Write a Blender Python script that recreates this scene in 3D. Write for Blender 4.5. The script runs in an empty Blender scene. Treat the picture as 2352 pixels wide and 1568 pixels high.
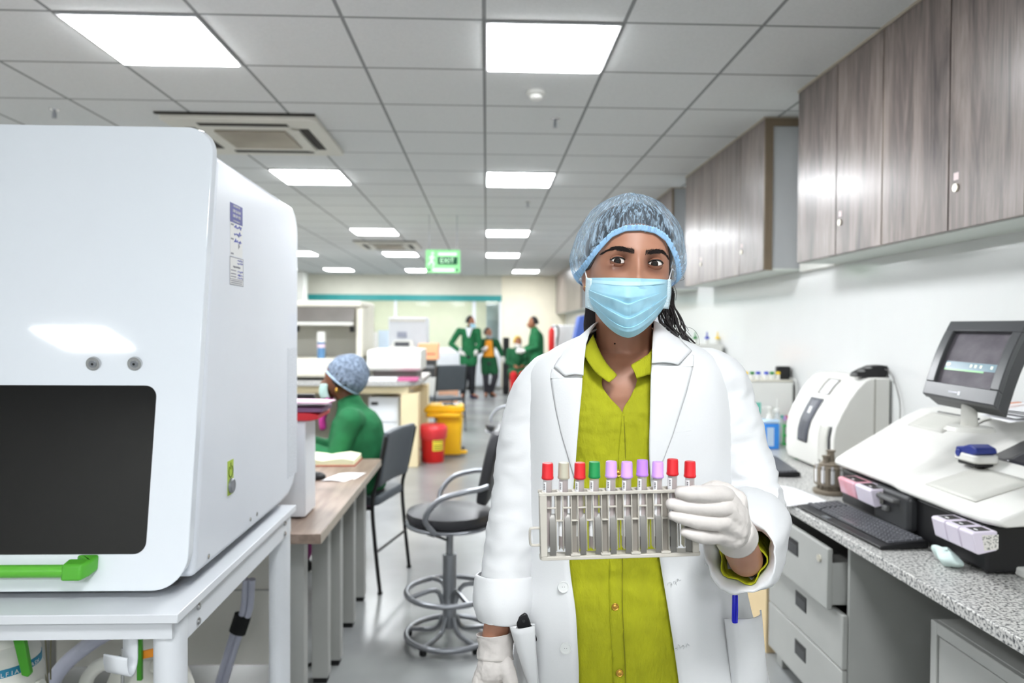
import bpy, bmesh, math, random
from mathutils import Vector, Matrix, Euler, noise
from mathutils.bvhtree import BVHTree
random.seed(7)
C = bpy.context.scene.collection
PI = math.pi
R = math.radians
# ------------------------------------------------------------------ camera
CAMZ = 1.45
FPX = 1685.0
cam_d = bpy.data.cameras.new('camera')
cam = bpy.data.objects.new('camera', cam_d)
C.objects.link(cam)
bpy.context.scene.camera = cam
cam_d.sensor_width = 36.0
cam_d.lens = FPX / 2352 * 36.0
cam_d.clip_start = 0.05
cam_d.clip_end = 60
cam.matrix_world = (Matrix.Translation((0, 0, CAMZ)) @ Matrix.Rotation(-R(2.006), 4, 'Z')
                    @ Matrix.Rotation(R(90 - 0.986), 4, 'X') @ Matrix.Rotation(0.0060, 4, 'Z'))
cam_d.dof.use_dof = True
cam_d.dof.focus_distance = 1.22
cam_d.dof.aperture_fstop = 3.8
CM = cam.matrix_world.to_3x3()
# ------------------------------------------------------------------ world, exposure
sc = bpy.context.scene
w = bpy.data.worlds.new('world')
sc.world = w
w.use_nodes = True
w.node_tree.nodes['Background'].inputs[0].default_value = (0.9, 0.95, 1.0, 1)
w.node_tree.nodes['Background'].inputs[1].default_value = 0.25
sc.view_settings.view_transform = 'Standard'
sc.view_settings.look = 'None'
sc.view_settings.exposure = 0.0
sc.view_settings.gamma = 1.0
sc.view_settings.use_curve_mapping = False
sc.cycles.max_bounces = 8
sc.cycles.diffuse_bounces = 4
sc.cycles.glossy_bounces = 4
sc.cycles.transparent_max_bounces = 12
sc.cycles.caustics_reflective = False
sc.cycles.caustics_refractive = False
sc.cycles.sample_clamp_indirect = 6
sc.cycles.use_denoising = True
LIGHT = 57.0          # strength of every ceiling panel


def W(px, py, Y):
    d = CM @ Vector(((px - 1176) / FPX, (784 - py) / FPX, -1))
    return Vector((0, 0, CAMZ)) + d * (Y / d.y)


def Wz(px, py, z):
    d = CM @ Vector(((px - 1176) / FPX, (784 - py) / FPX, -1))
    return Vector((0, 0, CAMZ)) + d * ((z - CAMZ) / d.z)


def Wx(px, py, x):
    d = CM @ Vector(((px - 1176) / FPX, (784 - py) / FPX, -1))
    return Vector((0, 0, CAMZ)) + d * (x / d.x)


# ------------------------------------------------------------------ materials
def lin(c):
    return tuple((v / 255 / 12.92) if v / 255 <= 0.04045 else ((v / 255 + 0.055) / 1.055) ** 2.4 for v in c) + (1.0,)


MATS = {}


def M(name, col=None, rough=0.5, metal=0.0, spec=0.5, var=0.05, scale=6.0, bump=0.0, bscale=80.0,
      coat=0.0, alpha=1.0, trans=0.0, stretch=None, col2=None, emit=0.0, ior=1.45, lo=0.35, hi=0.65, sss=0.0, sheen=0.0):
    if name in MATS:
        return MATS[name]
    m = bpy.data.materials.new(name)
    m.use_nodes = True
    nt = m.node_tree
    b = nt.nodes['Principled BSDF']
    L = nt.links
    tc = nt.nodes.new('ShaderNodeTexCoord')
    mp = nt.nodes.new('ShaderNodeMapping')
    if stretch:
        mp.inputs['Scale'].default_value = stretch
    L.new(tc.outputs['Object'], mp.inputs['Vector'])
    nz = nt.nodes.new('ShaderNodeTexNoise')
    nz.inputs['Scale'].default_value = scale
    nz.inputs['Detail'].default_value = 4
    L.new(mp.outputs[0], nz.inputs['Vector'])
    cr = nt.nodes.new('ShaderNodeValToRGB')
    a = lin(col)
    if col2:
        bb = lin(col2)
    else:
        bb = tuple(min(1, v * (1 + var)) for v in a[:3]) + (1,)
        a = tuple(v * (1 - var) for v in a[:3]) + (1,)
    cr.color_ramp.elements[0].position = lo
    cr.color_ramp.elements[1].position = hi
    cr.color_ramp.elements[0].color = a
    cr.color_ramp.elements[1].color = bb
    L.new(nz.outputs['Fac'], cr.inputs['Fac'])
    L.new(cr.outputs['Color'], b.inputs['Base Color'])
    b.inputs['Roughness'].default_value = rough
    b.inputs['Metallic'].default_value = metal
    b.inputs['Specular IOR Level'].default_value = spec
    b.inputs['IOR'].default_value = ior
    b.inputs['Coat Weight'].default_value = coat
    b.inputs['Coat Roughness'].default_value = 0.05
    b.inputs['Alpha'].default_value = alpha
    b.inputs['Transmission Weight'].default_value = trans
    b.inputs['Sheen Weight'].default_value = sheen
    if sss:
        b.inputs['Subsurface Weight'].default_value = sss
        b.inputs['Subsurface Radius'].default_value = (0.012, 0.005, 0.003)
        b.inputs['Subsurface Scale'].default_value = 0.6
    if emit:
        L.new(cr.outputs['Color'], b.inputs['Emission Color'])
        b.inputs['Emission Strength'].default_value = emit
    if bump:
        n2 = nt.nodes.new('ShaderNodeTexNoise')
        n2.inputs['Scale'].default_value = bscale
        n2.inputs['Detail'].default_value = 3
        L.new(mp.outputs[0], n2.inputs['Vector'])
        bp = nt.nodes.new('ShaderNodeBump')
        bp.inputs['Strength'].default_value = bump
        bp.inputs['Distance'].default_value = 0.01
        L.new(n2.outputs['Fac'], bp.inputs['Height'])
        L.new(bp.outputs[0], b.inputs['Normal'])
    MATS[name] = m
    return m


# ------------------------------------------------------------------ objects and their properties
def wloc(o):
    v = Vector((0, 0, 0))
    while o is not None:
        v += o.location
        o = o.parent
    return v


def thing(name, label, cat, loc=(0, 0, 0), group=None):
    o = bpy.data.objects.new(name, None)
    o.empty_display_size = 0.05
    C.objects.link(o)
    o.location = loc
    o['label'] = label
    o['category'] = cat
    if group:
        o['group'] = group
    return o


def tag(o, label, cat, group=None):
    o['label'] = label
    o['category'] = cat
    if group:
        o['group'] = group
    return o


def copy_tree(o, parent=None):
    c = o.copy()
    C.objects.link(c)
    c.parent = parent
    for ch in list(o.children):
        copy_tree(ch, c)
    return c


class B:
    """collects shapes (world coordinates unless the parent sits at the origin) into ONE mesh"""

    def __init__(s):
        s.v = []
        s.f = []

    def add(s, vs, fs):
        n = len(s.v)
        s.v += [Vector(v) for v in vs]
        s.f += [tuple(i + n for i in f) for f in fs]
        return s

    def box(s, x0, x1, y0, y1, z0, z1, mat=None):
        vs = [Vector((x, y, z)) for z in (z0, z1) for y in (y0, y1) for x in (x0, x1)]
        if mat is not None:
            vs = [mat @ v for v in vs]
        return s.add(vs, [(0, 2, 3, 1), (4, 5, 7, 6), (0, 1, 5, 4), (2, 6, 7, 3), (0, 4, 6, 2), (1, 3, 7, 5)])

    def cyl(s, p0, p1, r0, r1=None, n=20, cap=True):
        r1 = r0 if r1 is None else r1
        return s.tube([p0, p1], [r0, r1], n, cap)

    def tube(s, pts, rad, n=12, cap=True, closed=False, sq=(1, 1), fold=None, up=None, tan=None):
        pts = [Vector(p) for p in pts]
        if not hasattr(rad, '__len__'):
            rad = [rad] * len(pts)
        m = len(pts)
        base = len(s.v)
        t0 = (pts[1] - pts[0]).normalized()
        u = Vector(up) if up else (Vector((0, 0, 1)) if abs(t0.z) < 0.9 else Vector((1, 0, 0)))
        u = (u - t0 * u.dot(t0)).normalized()
        for i, p in enumerate(pts):
            if tan is not None:
                t = Vector(tan).normalized()
            elif closed:
                t = (pts[(i + 1) % m] - pts[i - 1]).normalized()
            else:
                t = (pts[min(i + 1, m - 1)] - pts[max(i - 1, 0)]).normalized()
            u = (u - t * u.dot(t)).normalized()
            vv = t.cross(u)
            r = rad[i]
            ra, rb = r if hasattr(r, '__len__') else (r * sq[0], r * sq[1])
            for k in range(n):
                a = 2 * PI * k / n
                q = p + u * math.cos(a) * ra + vv * math.sin(a) * rb
                if fold:
                    q += (u * math.cos(a) + vv * math.sin(a)) * fold(i / (m - 1), a, q)
                s.v.append(q)
        rng = m if closed else m - 1
        for i in range(rng):
            for k in range(n):
                a, b_ = base + i * n + k, base + i * n + (k + 1) % n
                c, d = base + ((i + 1) % m) * n + (k + 1) % n, base + ((i + 1) % m) * n + k
                s.f.append((a, b_, c, d))
        if cap and not closed:
            s.f.append(tuple(base + k for k in reversed(range(n))))
            s.f.append(tuple(base + (m - 1) * n + k for k in range(n)))
        return s

    def lathe(s, c, prof, n=24, axis='Z', sx=1, sy=1):
        c = Vector(c)
        base = len(s.v)
        for r, h in prof:
            for k in range(n):
                a = 2 * PI * k / n
                x, y = math.cos(a) * r * sx, math.sin(a) * r * sy
                q = {'Z': Vector((x, y, h)), 'Y': Vector((x, h, y)), 'X': Vector((h, x, y))}[axis]
                s.v.append(c + q)
        for i in range(len(prof) - 1):
            for k in range(n):
                s.f.append((base + i * n + k, base + i * n + (k + 1) % n, base + (i + 1) * n + (k + 1) % n, base + (i + 1) * n + k))
        s.f.append(tuple(base + k for k in reversed(range(n))))
        s.f.append(tuple(base + (len(prof) - 1) * n + k for k in range(n)))
        return s

    def ell(s, c, rx, ry, rz, n=20, m=12, mat=None):
        c = Vector(c)
        prof = []
        vs, fs = [], []
        for i in range(m + 1):
            th = PI * i / m
            for k in range(n):
                a = 2 * PI * k / n
                q = Vector((rx * math.sin(th) * math.cos(a), ry * math.sin(th) * math.sin(a), rz * math.cos(th)))
                if mat is not None:
                    q = mat @ q
                vs.append(c + q)
        for i in range(m):
            for k in range(n):
                fs.append((i * n + k, (i + 1) * n + k, (i + 1) * n + (k + 1) % n, i * n + (k + 1) % n))
        return s.add(vs, fs)

    def cone(s, p0, r0, p1, r1, n=16):
        """tapered capsule"""
        p0, p1 = Vector(p0), Vector(p1)
        s.ell(p0, r0, r0, r0, n, 8)
        s.ell(p1, r1, r1, r1, n, 8)
        if (p1 - p0).length > 1e-5:
            s.cyl(p0, p1, r0, r1, n)
        return s

    def prism(s, poly, fn, a, b):
        """poly: 2-D outline; fn(u, v, h) -> 3-D; between heights a and b"""
        n = len(poly)
        vs = [fn(u, v, a) for u, v in poly] + [fn(u, v, b) for u, v in poly]
        fs = [tuple(reversed(range(n))), tuple(range(n, 2 * n))]
        fs += [(i, (i + 1) % n, n + (i + 1) % n, n + i) for i in range(n)]
        return s.add(vs, fs)

    def grid(s, fn, nu, nv):
        vs = [fn(i / nu, j / nv) for j in range(nv + 1) for i in range(nu + 1)]
        fs = [(j * (nu + 1) + i, j * (nu + 1) + i + 1, (j + 1) * (nu + 1) + i + 1, (j + 1) * (nu + 1) + i)
              for j in range(nv) for i in range(nu)]
        return s.add(vs, fs)

    def build(s, name, mat, parent=None, bevel=0, bseg=2, smooth=None, subsurf=0, solid=0, recalc=True, local=False, voxel=0, smoothit=0, weld=False, angle=40, soff=0):
        me = bpy.data.meshes.new(name)
        off = Vector((0, 0, 0)) if (parent is None or local) else wloc(parent)
        me.from_pydata([tuple(v - off) for v in s.v], [], s.f)
        if recalc or weld:
            bm = bmesh.new()
            bm.from_mesh(me)
            if weld:
                bmesh.ops.remove_doubles(bm, verts=bm.verts, dist=1e-5)
            bmesh.ops.recalc_face_normals(bm, faces=bm.faces)
            bm.to_mesh(me)
            bm.free()
        o = bpy.data.objects.new(name, me)
        C.objects.link(o)
        if mat is not None:
            me.materials.append(mat)
        if parent is not None:
            o.parent = parent
        if voxel:
            d = o.modifiers.new('remesh', 'REMESH')
            d.mode = 'VOXEL'
            d.voxel_size = voxel
            d.use_smooth_shade = True
        if smoothit:
            d = o.modifiers.new('smooth', 'SMOOTH')
            d.factor = 0.5
            d.iterations = smoothit
        if solid:
            d = o.modifiers.new('solid', 'SOLIDIFY')
            d.thickness = solid
            d.offset = soff
        if bevel:
            d = o.modifiers.new('bevel', 'BEVEL')
            d.width = bevel
            d.segments = bseg
            d.limit_method = 'ANGLE'
            d.angle_limit = R(35)
        if subsurf:
            d = o.modifiers.new('sub', 'SUBSURF')
            d.levels = subsurf
            d.render_levels = subsurf
        if smooth is None:
            smooth = True
        if smooth:
            me.polygons.foreach_set('use_smooth', [True] * len(me.polygons))
            if not (voxel or subsurf):
                try:
                    me.set_sharp_from_angle(angle=R(angle))
                except Exception:
                    pass
            me.update()
        return o


def struct(o):
    o['kind'] = 'structure'
    return o


def rrect(w_, h_, r, n=6, cx=0, cy=0):
    """rounded rectangle outline centred at cx, cy; r one radius or four (br, tr, tl, bl)"""
    rs = r if hasattr(r, '__len__') else (r,) * 4
    out = []
    for (sx, sy, a0, rr) in ((1, -1, -90, rs[0]), (1, 1, 0, rs[1]), (-1, 1, 90, rs[2]), (-1, -1, 180, rs[3])):
        for k in range(n + 1):
            a = R(a0 + 90 * k / n)
            out.append((cx + sx * (w_ / 2 - rr) + rr * math.cos(a), cy + sy * (h_ / 2 - rr) + rr * math.sin(a)))
    return out


def text(name, body, mat, parent, origin, xdir, ydir, size, align='CENTER', extrude=0.0003):
    cu = bpy.data.curves.new(name, 'FONT')
    cu.body = body
    cu.size = size
    cu.align_x = align
    cu.align_y = 'CENTER'
    cu.extrude = extrude
    o = bpy.data.objects.new(name, cu)
    C.objects.link(o)
    cu.materials.append(mat)
    x = Vector(xdir).normalized()
    y = Vector(ydir)
    y = (y - x * y.dot(x)).normalized()
    z = x.cross(y)
    m = Matrix((x, y, z)).transposed().to_4x4()
    m.translation = Vector(origin) - (wloc(parent) if parent else Vector((0, 0, 0)))
    bpy.context.view_layer.update()
    me = bpy.data.meshes.new_from_object(o.evaluated_get(bpy.context.evaluated_depsgraph_get()))
    bpy.data.objects.remove(o)
    bpy.data.curves.remove(cu)
    o = bpy.data.objects.new(name, me)
    C.objects.link(o)
    if parent:
        o.parent = parent
    o.matrix_local = m
    return o


def lerp(a, b, t):
    return a + (b - a) * t


def interp(tab, x):
    """tab: rows (x, a, b, ...) sorted by x -> interpolated tuple (smooth)"""
    if x <= tab[0][0]:
        return tab[0][1:]
    for p, q in zip(tab, tab[1:]):
        if x <= q[0]:
            t = (x - p[0]) / (q[0] - p[0])
            return tuple(lerp(a, b, t) for a, b in zip(p[1:], q[1:]))
    return tab[-1][1:]


def smoothpath(pts, n=6):
    """Catmull-Rom through pts (tuples of any length)"""
    P = [tuple(p) for p in pts]
    P = [tuple(2 * a - b for a, b in zip(P[0], P[1]))] + P + [tuple(2 * a - b for a, b in zip(P[-1], P[-2]))]
    out = []
    for i in range(1, len(P) - 2):
        for k in range(n):
            t = k / n
            out.append(tuple(0.5 * ((2 * b) + (c - a) * t + (2 * a - 5 * b + 4 * c - d) * t * t + (3 * b - a - 3 * c + d) * t ** 3)
                             for a, b, c, d in zip(P[i - 1], P[i], P[i + 1], P[i + 2])))
    out.append(P[-2])
    return out


# shared materials
white_metal = M('white_painted_metal', (226, 229, 233), 0.35, var=0.015)
white_plastic = M('white_plastic', (226, 226, 221), 0.4, var=0.02)
cream_plastic = M('cream_plastic', (224, 220, 206), 0.45, var=0.02)
grey_metal = M('grey_painted_metal', (166, 167, 163), 0.4, var=0.03)
dark_plastic = M('dark_grey_plastic', (52, 53, 55), 0.4, var=0.08)
black_plastic = M('black_plastic', (20, 20, 22), 0.4, var=0.1)
black_rubber = M('black_rubber', (14, 14, 15), 0.7, var=0.1)
chrome = M('chrome', (205, 205, 205), 0.2, 1.0, var=0.03)
silver = M('silver_tube', (150, 153, 158), 0.35, 0.7, var=0.03)
paper = M('paper', (238, 238, 240), 0.8, var=0.02)
clear_plastic = M('clear_plastic', (225, 232, 235), 0.25, alpha=0.35, var=0.02)
granite = M('speckled_granite', (62, 64, 68), 0.3, scale=120, col2=(204, 203, 199), lo=0.36, hi=0.54)
wood_desk = M('brown_wood_laminate', (122, 104, 92), 0.35, scale=3, col2=(152, 134, 121), stretch=(9, 1, 9))
skin_brown = M('brown_skin', (150, 98, 70), 0.55, var=0.06)
skin_dark = M('dark_brown_skin', (112, 70, 50), 0.55, var=0.06)
hair_black = M('black_hair', (20, 16, 15), 0.45, var=0.3, scale=40)
green_cloth = M('green_cotton', (26, 102, 60), 0.85, var=0.12, scale=12, bump=0.2, bscale=40)
glove_white = M('white_latex', (226, 222, 218), 0.45, var=0.03)
mask_blue = M('mask_blue', (160, 205, 222), 0.8, var=0.03)
# ------------------------------------------------------------------ room shell
CEIL, XR, XL, YB, YF = 2.76, 1.95, -5.6, 18.1, -4.2


def ceiling_mat():
    m = bpy.data.materials.new('ceiling_tiles')
    m.use_nodes = True
    nt = m.node_tree
    L = nt.links
    b = nt.nodes['Principled BSDF']
    b.inputs['Roughness'].default_value = 0.9
    tc = nt.nodes.new('ShaderNodeTexCoord')
    sp = nt.nodes.new('ShaderNodeSeparateXYZ')
    L.new(tc.outputs['Object'], sp.inputs[0])

    def mth(op, a, v):
        n = nt.nodes.new('ShaderNodeMath')
        n.operation = op
        if hasattr(a, 'links') or not isinstance(a, (int, float)):
            L.new(a, n.inputs[0])
        else:
            n.inputs[0].default_value = a
        if isinstance(v, (int, float)):
            n.inputs[1].default_value = v
        else:
            L.new(v, n.inputs[1])
        return n.outputs[0]

    def line(out, off):
        t = mth('SUBTRACT', out, off - 60.0)
        t = mth('MODULO', t, 0.6)
        t = mth('SUBTRACT', t, 0.3)
        t = mth('ABSOLUTE', t, 0)
        return mth('GREATER_THAN', t, 0.3 - 0.0085)
    ln = mth('MAXIMUM', line(sp.outputs[0], -0.017), line(sp.outputs[1], 3.14))
    nz = nt.nodes.new('ShaderNodeTexNoise')
    nz.inputs['Scale'].default_value = 90
    L.new(tc.outputs['Object'], nz.inputs['Vector'])
    cr = nt.nodes.new('ShaderNodeValToRGB')
    cr.color_ramp.elements[0].color = lin((206, 208, 207))
    cr.color_ramp.elements[1].color = lin((222, 224, 223))
    L.new(nz.outputs['Fac'], cr.inputs[0])
    mx = nt.nodes.new('ShaderNodeMix')
    mx.data_type = 'RGBA'
    L.new(ln, mx.inputs['Factor'])
    L.new(cr.outputs[0], mx.inputs['A'])
    mx.inputs['B'].default_value = lin((132, 134, 134))
    L.new(mx.outputs['Result'], b.inputs['Base Color'])
    return m


floor_m = M('grey_epoxy_floor', (122, 124, 125), 0.27, scale=1.3, col2=(144, 146, 146), spec=0.5, bump=0.03, bscale=3)
wall_cream = M('cream_wall_paint', (236, 229, 208), 0.7, var=0.02)
wall_white = M('white_glossy_wall_panel', (216, 217, 216), 0.13, var=0.01, scale=2, bump=0.012, bscale=5)
wall_plain = M('white_wall_paint', (228, 228, 222), 0.7, var=0.02)
teal = M('teal_beam_paint', (40, 140, 140), 0.4, var=0.04)
light_m = M('ceiling_light_diffuser', (249, 252, 255), 0.5, var=0.0, emit=LIGHT)

struct(B().box(XL, XR + .4, YF, 23.5, -0.1, 0).build('floor', floor_m, bevel=0))
struct(B().box(XL, XR + .4, YF, 23.5, CEIL, CEIL + 0.1).build('ceiling', ceiling_mat()))
struct(B().box(XR, XR + 0.15, YF, YB, 0, CEIL).build('wall_right', wall_white))
struct(B().box(XL - 0.15, XL, YF, 23.5, 0, CEIL).build('wall_left', wall_plain))
struct(B().box(XL, XR, YF - 0.15, YF, 0, CEIL).build('wall_front', wall_plain))
# far end: soffit and teal beam over a glazed front, a cream wall on the right
zs = W(920, 677, YB).z
zt = W(920, 690, YB).z
xg0, xg1 = W(702, 700, YB).x, W(1152, 700, YB).x
xe = W(1275, 700, YB).x
soffit = M('pale_soffit_paint', (214, 212, 198), 0.6, var=0.02)
s_ = struct(B().box(xg0 - .6, xg1, YB, YB + 0.2, zs, CEIL).build('wall_back', soffit))
struct(B().box(xg0 - .6, xg1, YB - 0.04, YB + 0.2, zt, zs).build('trim_1', teal))
struct(B().box(xg1, XR + 0.4, YB - 0.02, YB + 0.2, 0, CEIL).build('wall_end', wall_cream))
struct(B().box(XL, xg0 - .6, YB - 0.02, YB + 0.2, 0, CEIL).build('wall_corner', wall_plain))
struct(B().box(W(690, 700, 17.4).x - .18, W(702, 700, 17.4).x, 17.2, 17.6, 0, CEIL).build('column', wall_plain))
struct(B().box(XL, XR + 0.4, 23.4, 23.5, 0, CEIL).build('wall_beyond', M('pale_far_wall', (226, 220, 196), 0.7, var=0.02)))
# glazing
gl = bpy.data.materials.new('partition_glass')
gl.use_nodes = True
_n = gl.node_tree
_b = _n.nodes['Principled BSDF']
_tr = _n.nodes.new('ShaderNodeBsdfTransparent')
_gs = _n.nodes.new('ShaderNodeBsdfGlossy')
_gs.inputs['Roughness'].default_value = 0.05
_fr = _n.nodes.new('ShaderNodeFresnel')
_nz = _n.nodes.new('ShaderNodeTexNoise')
_cr = _n.nodes.new('ShaderNodeValToRGB')
_cr.color_ramp.elements[0].color = (0.88, 0.94, 0.92, 1)
_cr.color_ramp.elements[1].color = (0.93, 0.97, 0.95, 1)
_n.links.new(_nz.outputs[0], _cr.inputs[0])
_n.links.new(_cr.outputs[0], _tr.inputs[0])
_mx = _n.nodes.new('ShaderNodeMixShader')
_n.links.new(_fr.outputs[0], _mx.inputs[0])
_n.links.new(_tr.outputs[0], _mx.inputs[1])
_n.links.new(_gs.outputs[0], _mx.inputs[2])
_n.links.new(_mx.outputs[0], _n.nodes['Material Output'].inputs[0])
win = struct(B().box(xg0, xg0 + .06, YB + .02, YB + .1, 0.9, zt).box(xg1 - .06, xg1, YB + .02, YB + .1, 0.9, zt)
             .box(W(1085, 700, YB).x, W(1093, 700, YB).x, YB + .02, YB + .1, 0.9, zt)
             .box(W(905, 700, YB).x, W(911, 700, YB).x, YB + .02, YB + .1, 0.9, zt)
             .box(xg0, xg1, YB + .02, YB + .1, 0.9, 0.98).build('window_1', white_metal))
B().box(xg0, xg1, YB + .05, YB + .06, 0.95, zt).build('pane', gl, win)
struct(B().box(xg0 - .6, xg1, YB, YB + 0.15, 0, 0.92).build('wall_sill', wall_plain))
# right-hand side: skirting strip behind the counter
struct(B().box(XR - 0.025, XR, 0.5, 7, 0.75, 0.86).build('trim_2', M('cream_splashback', (222, 216, 196), 0.4, var=0.02)))

# ------------------------------------------------------------------ ceiling lights
frame_m = M('ceiling_light_frame', (215, 216, 216), 0.5, var=0.01)


def ceiling_light(x0, k, label):
    y0 = 3.14 + 0.6 * k
    t = thing('ceiling_light', label, 'light', (x0 + .3, y0 + .3, CEIL), 'square ceiling light panels')
    B().box(x0 + .008, x0 + .592, y0 + .008, y0 + .592, CEIL - .009, CEIL - .001).build('frame', frame_m, t, bevel=.002)
    B().box(x0 + .022, x0 + .578, y0 + .022, y0 + .578, CEIL - .014, CEIL - .0095).build('diffuser', light_m, t)
    return t


ca, cb, cc, cd = -1.817, -0.017, -3.617, 0.583
ceiling_light(cb, 0, 'large square ceiling light at the top centre, nearest above the smoke detector')
ceiling_light(ca, 0, 'large square ceiling light above the white analyser, top left')
ceiling_light(cb, 5, 'bright square ceiling light in the second row, straight beyond the smoke detector')
ceiling_light(ca, 5, 'bright square ceiling light just beyond the near air conditioner cassette')
ceiling_light(cb, 11, 'third ceiling light of the centre row, left of the hair cap')
ceiling_light(ca, 11, 'third ceiling light of the left row, before the far air conditioner cassette')
ceiling_light(cb, 16, 'fourth ceiling light of the centre row, right of the exit sign')
ceiling_light(ca, 16, 'ceiling light overlapping the near side of the far air conditioner cassette')
ceiling_light(cc, 16, 'ceiling light half hidden behind the rear edge of the white analyser')
ceiling_light(cc, 22, 'farthest left ceiling light, above the teal beam beside the column')
ceiling_light(ca, 22, 'small far ceiling light at the lower left corner of the exit sign')
ceiling_light(cd, 22, 'farthest right ceiling light, above the cream end wall')
ceiling_light(cc, 5, 'ceiling light behind the white analyser, over the left side of the room')
ceiling_light(cc, 0, 'ceiling light left of the frame, beside the near row of lights')
ceiling_light(cc, 11, 'ceiling light hidden behind the analyser, left row middle')
for x_, k_, l_ in ((cb, -6, 'ceiling light right above the camera'),
                   (cc, -10, 'rear ceiling light far left behind the camera, mirrored in the analyser door'), (ca, -10, 'rear ceiling light behind the camera on the left'),
                   (cb, -10, 'rear ceiling light behind the camera on the right')):
    ceiling_light(x_, k_, l_)
for x_, y_, l_ in ((-3.6, 19.6, 'light of the room beyond the glass, near row left'), (-1.8, 19.6, 'light of the room beyond the glass, near row middle'), (0.0, 19.6, 'light of the room beyond the glass, near row right'), (-3.0, 21.8, 'light of the room beyond the glass, far row left'), (-1.0, 21.8, 'light of the room beyond the glass, far row right')):
    t = thing('ceiling_light', l_, 'light', (x_, y_, CEIL), 'lights beyond the glass')
    B().box(x_ - .3, x_ + .3, y_ - .3, y_ + .3, CEIL - .009, CEIL - .001).build('frame', frame_m, t)
    B().box(x_ - .28, x_ + .28, y_ - .28, y_ + .28, CEIL - .014, CEIL - .0095).build('diffuser', light_m, t)

# ------------------------------------------------------------------ ceiling fittings
slot_shade_m = M('dark_slot_and_shade', (46, 42, 38), 0.8)  # dark colour of the air slots and of the painted shadow strip
grille_m = M('beige_air_grille', (176, 168, 152), 0.7, scale=2, col2=(150, 142, 128))
cas_m = M('off_white_cassette', (212, 210, 200), 0.5, var=0.02)


def cassette(x0, x1, y0, y1, label):
    t = thing('air_conditioner', label, 'air conditioner', ((x0 + x1) / 2, (y0 + y1) / 2, CEIL), 'ceiling air conditioner cassettes')
    z = CEIL - .035
    B().prism(rrect(x1 - x0, y1 - y0, .04, cx=(x0 + x1) / 2, cy=(y0 + y1) / 2), lambda u, v, h: (u, v, h), CEIL - .001, z).build('panel', cas_m, t, bevel=.008)
    B().box(x0 + .25, x1 - .25, y0 + .25, y1 - .25, z - .012, z).build('grille', grille_m, t, bevel=.006)
    for (a, b_, c, d) in ((x0 + .2, x1 - .2, y0 + .09, y0 + .15), (x0 + .2, x1 - .2, y1 - .15, y1 - .09),
                          (x0 + .09, x0 + .15, y0 + .2, y1 - .2), (x1 - .15, x1 - .09, y0 + .2, y1 - .2)):
        B().box(a, b_, c, d, z - .003, z + .004).build('air_slot', slot_shade_m, t)
        # open louvre flap beside the slot
    B().box(x1 - .21, x1 - .155, y0 + .2, y1 - .2, z - .016, z - .010).build('louvre', cas_m, t)
    B().box(x0 - .01, x1 + .0, y0 - .025, y0 + .0, CEIL - .012, CEIL - .001).build('painted_shadow_strip', slot_shade_m, t)  # dark strip painted in as the shade along the cassette's near edge


cassette(-2.02, -1.06, 4.58, 5.52, 'large off-white ceiling air conditioner cassette above the white analyser')
cassette(-2.0, -1.06, 11.1, 12.1, 'small distant ceiling air conditioner cassette left of the exit sign')
sd = Wz(1231, 222, CEIL - .03)
t = thing('smoke_detector', 'round white smoke detector on the ceiling above the hair cap', 'smoke detector', (sd.x, sd.y, CEIL))
B().lathe((sd.x, sd.y, 0), [(.052, CEIL - .001), (.052, CEIL - .016), (.047, CEIL - .02)], 28).build('base', white_plastic, t)
B().lathe((sd.x, sd.y, 0), [(.03, CEIL - .0195), (.038, CEIL - .026), (.036, CEIL - .04), (.026, CEIL - .047)], 28).build('sensor', white_plastic, t)
for (px, py, l_) in ((1275, 284, 'small pendant sprinkler head right below the smoke detector'),
                     (125, 262, 'sprinkler head on the ceiling at the upper left'),
                     (1212, 470, 'distant sprinkler head left of the hair cap')):
    p = Wz(px, py, CEIL - .03)
    t = thing('sprinkler', l_, 'sprinkler', (p.x, p.y, CEIL), 'ceiling sprinklers')
    b_ = B().lathe((p.x, p.y, 0), [(.03, CEIL - .001), (.028, CEIL - .006)], 18)
    b_.build('rosette', chrome, t)
    B().cyl((p.x, p.y, CEIL - .005), (p.x, p.y, CEIL - .05), .009, .007, 12).box(p.x - .012, p.x - .009, p.y - .003, p.y + .003, CEIL - .05, CEIL - .02) \
        .box(p.x + .009, p.x + .012, p.y - .003, p.y + .003, CEIL - .05, CEIL - .02).build('nozzle', silver, t)
    B().lathe((p.x, p.y, 0), [(.014, CEIL - .05), (.015, CEIL - .053)], 14).build('deflector', silver, t)

# hanging exit sign
YS = 8.5
a, b_ = W(978, 573, YS), W(1057, 627, YS)
cx, cz = (a.x + b_.x) / 2, (a.z + b_.z) / 2
wS, hS = b_.x - a.x, a.z - b_.z
t = thing('exit_sign', 'lit green emergency exit sign hanging from the ceiling', 'sign', (cx, YS, CEIL))
sign_m = M('lit_green_sign', (140, 214, 146), 0.5, emit=0.5, var=0.03)
sign_d = M('dark_green_sign', (16, 92, 58), 0.5, emit=0.15, var=0.03)
sign_l = M('pale_green_sign', (205, 255, 210), 0.5, emit=0.85, var=0.02)
B().prism(rrect(wS, hS, .015, cx=cx, cy=cz), lambda u, v, h: (u, h, v), YS - .012, YS + .012).build('panel', sign_m, t, bevel=.003)
for sx in (-.4, .4):
    B().cyl((cx + sx * wS, YS, cz + hS / 2 - .002), (cx + sx * wS, YS, CEIL), .004, n=8).build('rod', silver, t)


def sgn(u0, u1, v0, v1, m, nm, d=.014):
    B().box(cx + (u0 - .5) * wS, cx + (u1 - .5) * wS, YS - d, YS - .0118, cz + (.5 - v1) * hS, cz + (.5 - v0) * hS).build(nm, m, t)


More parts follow.
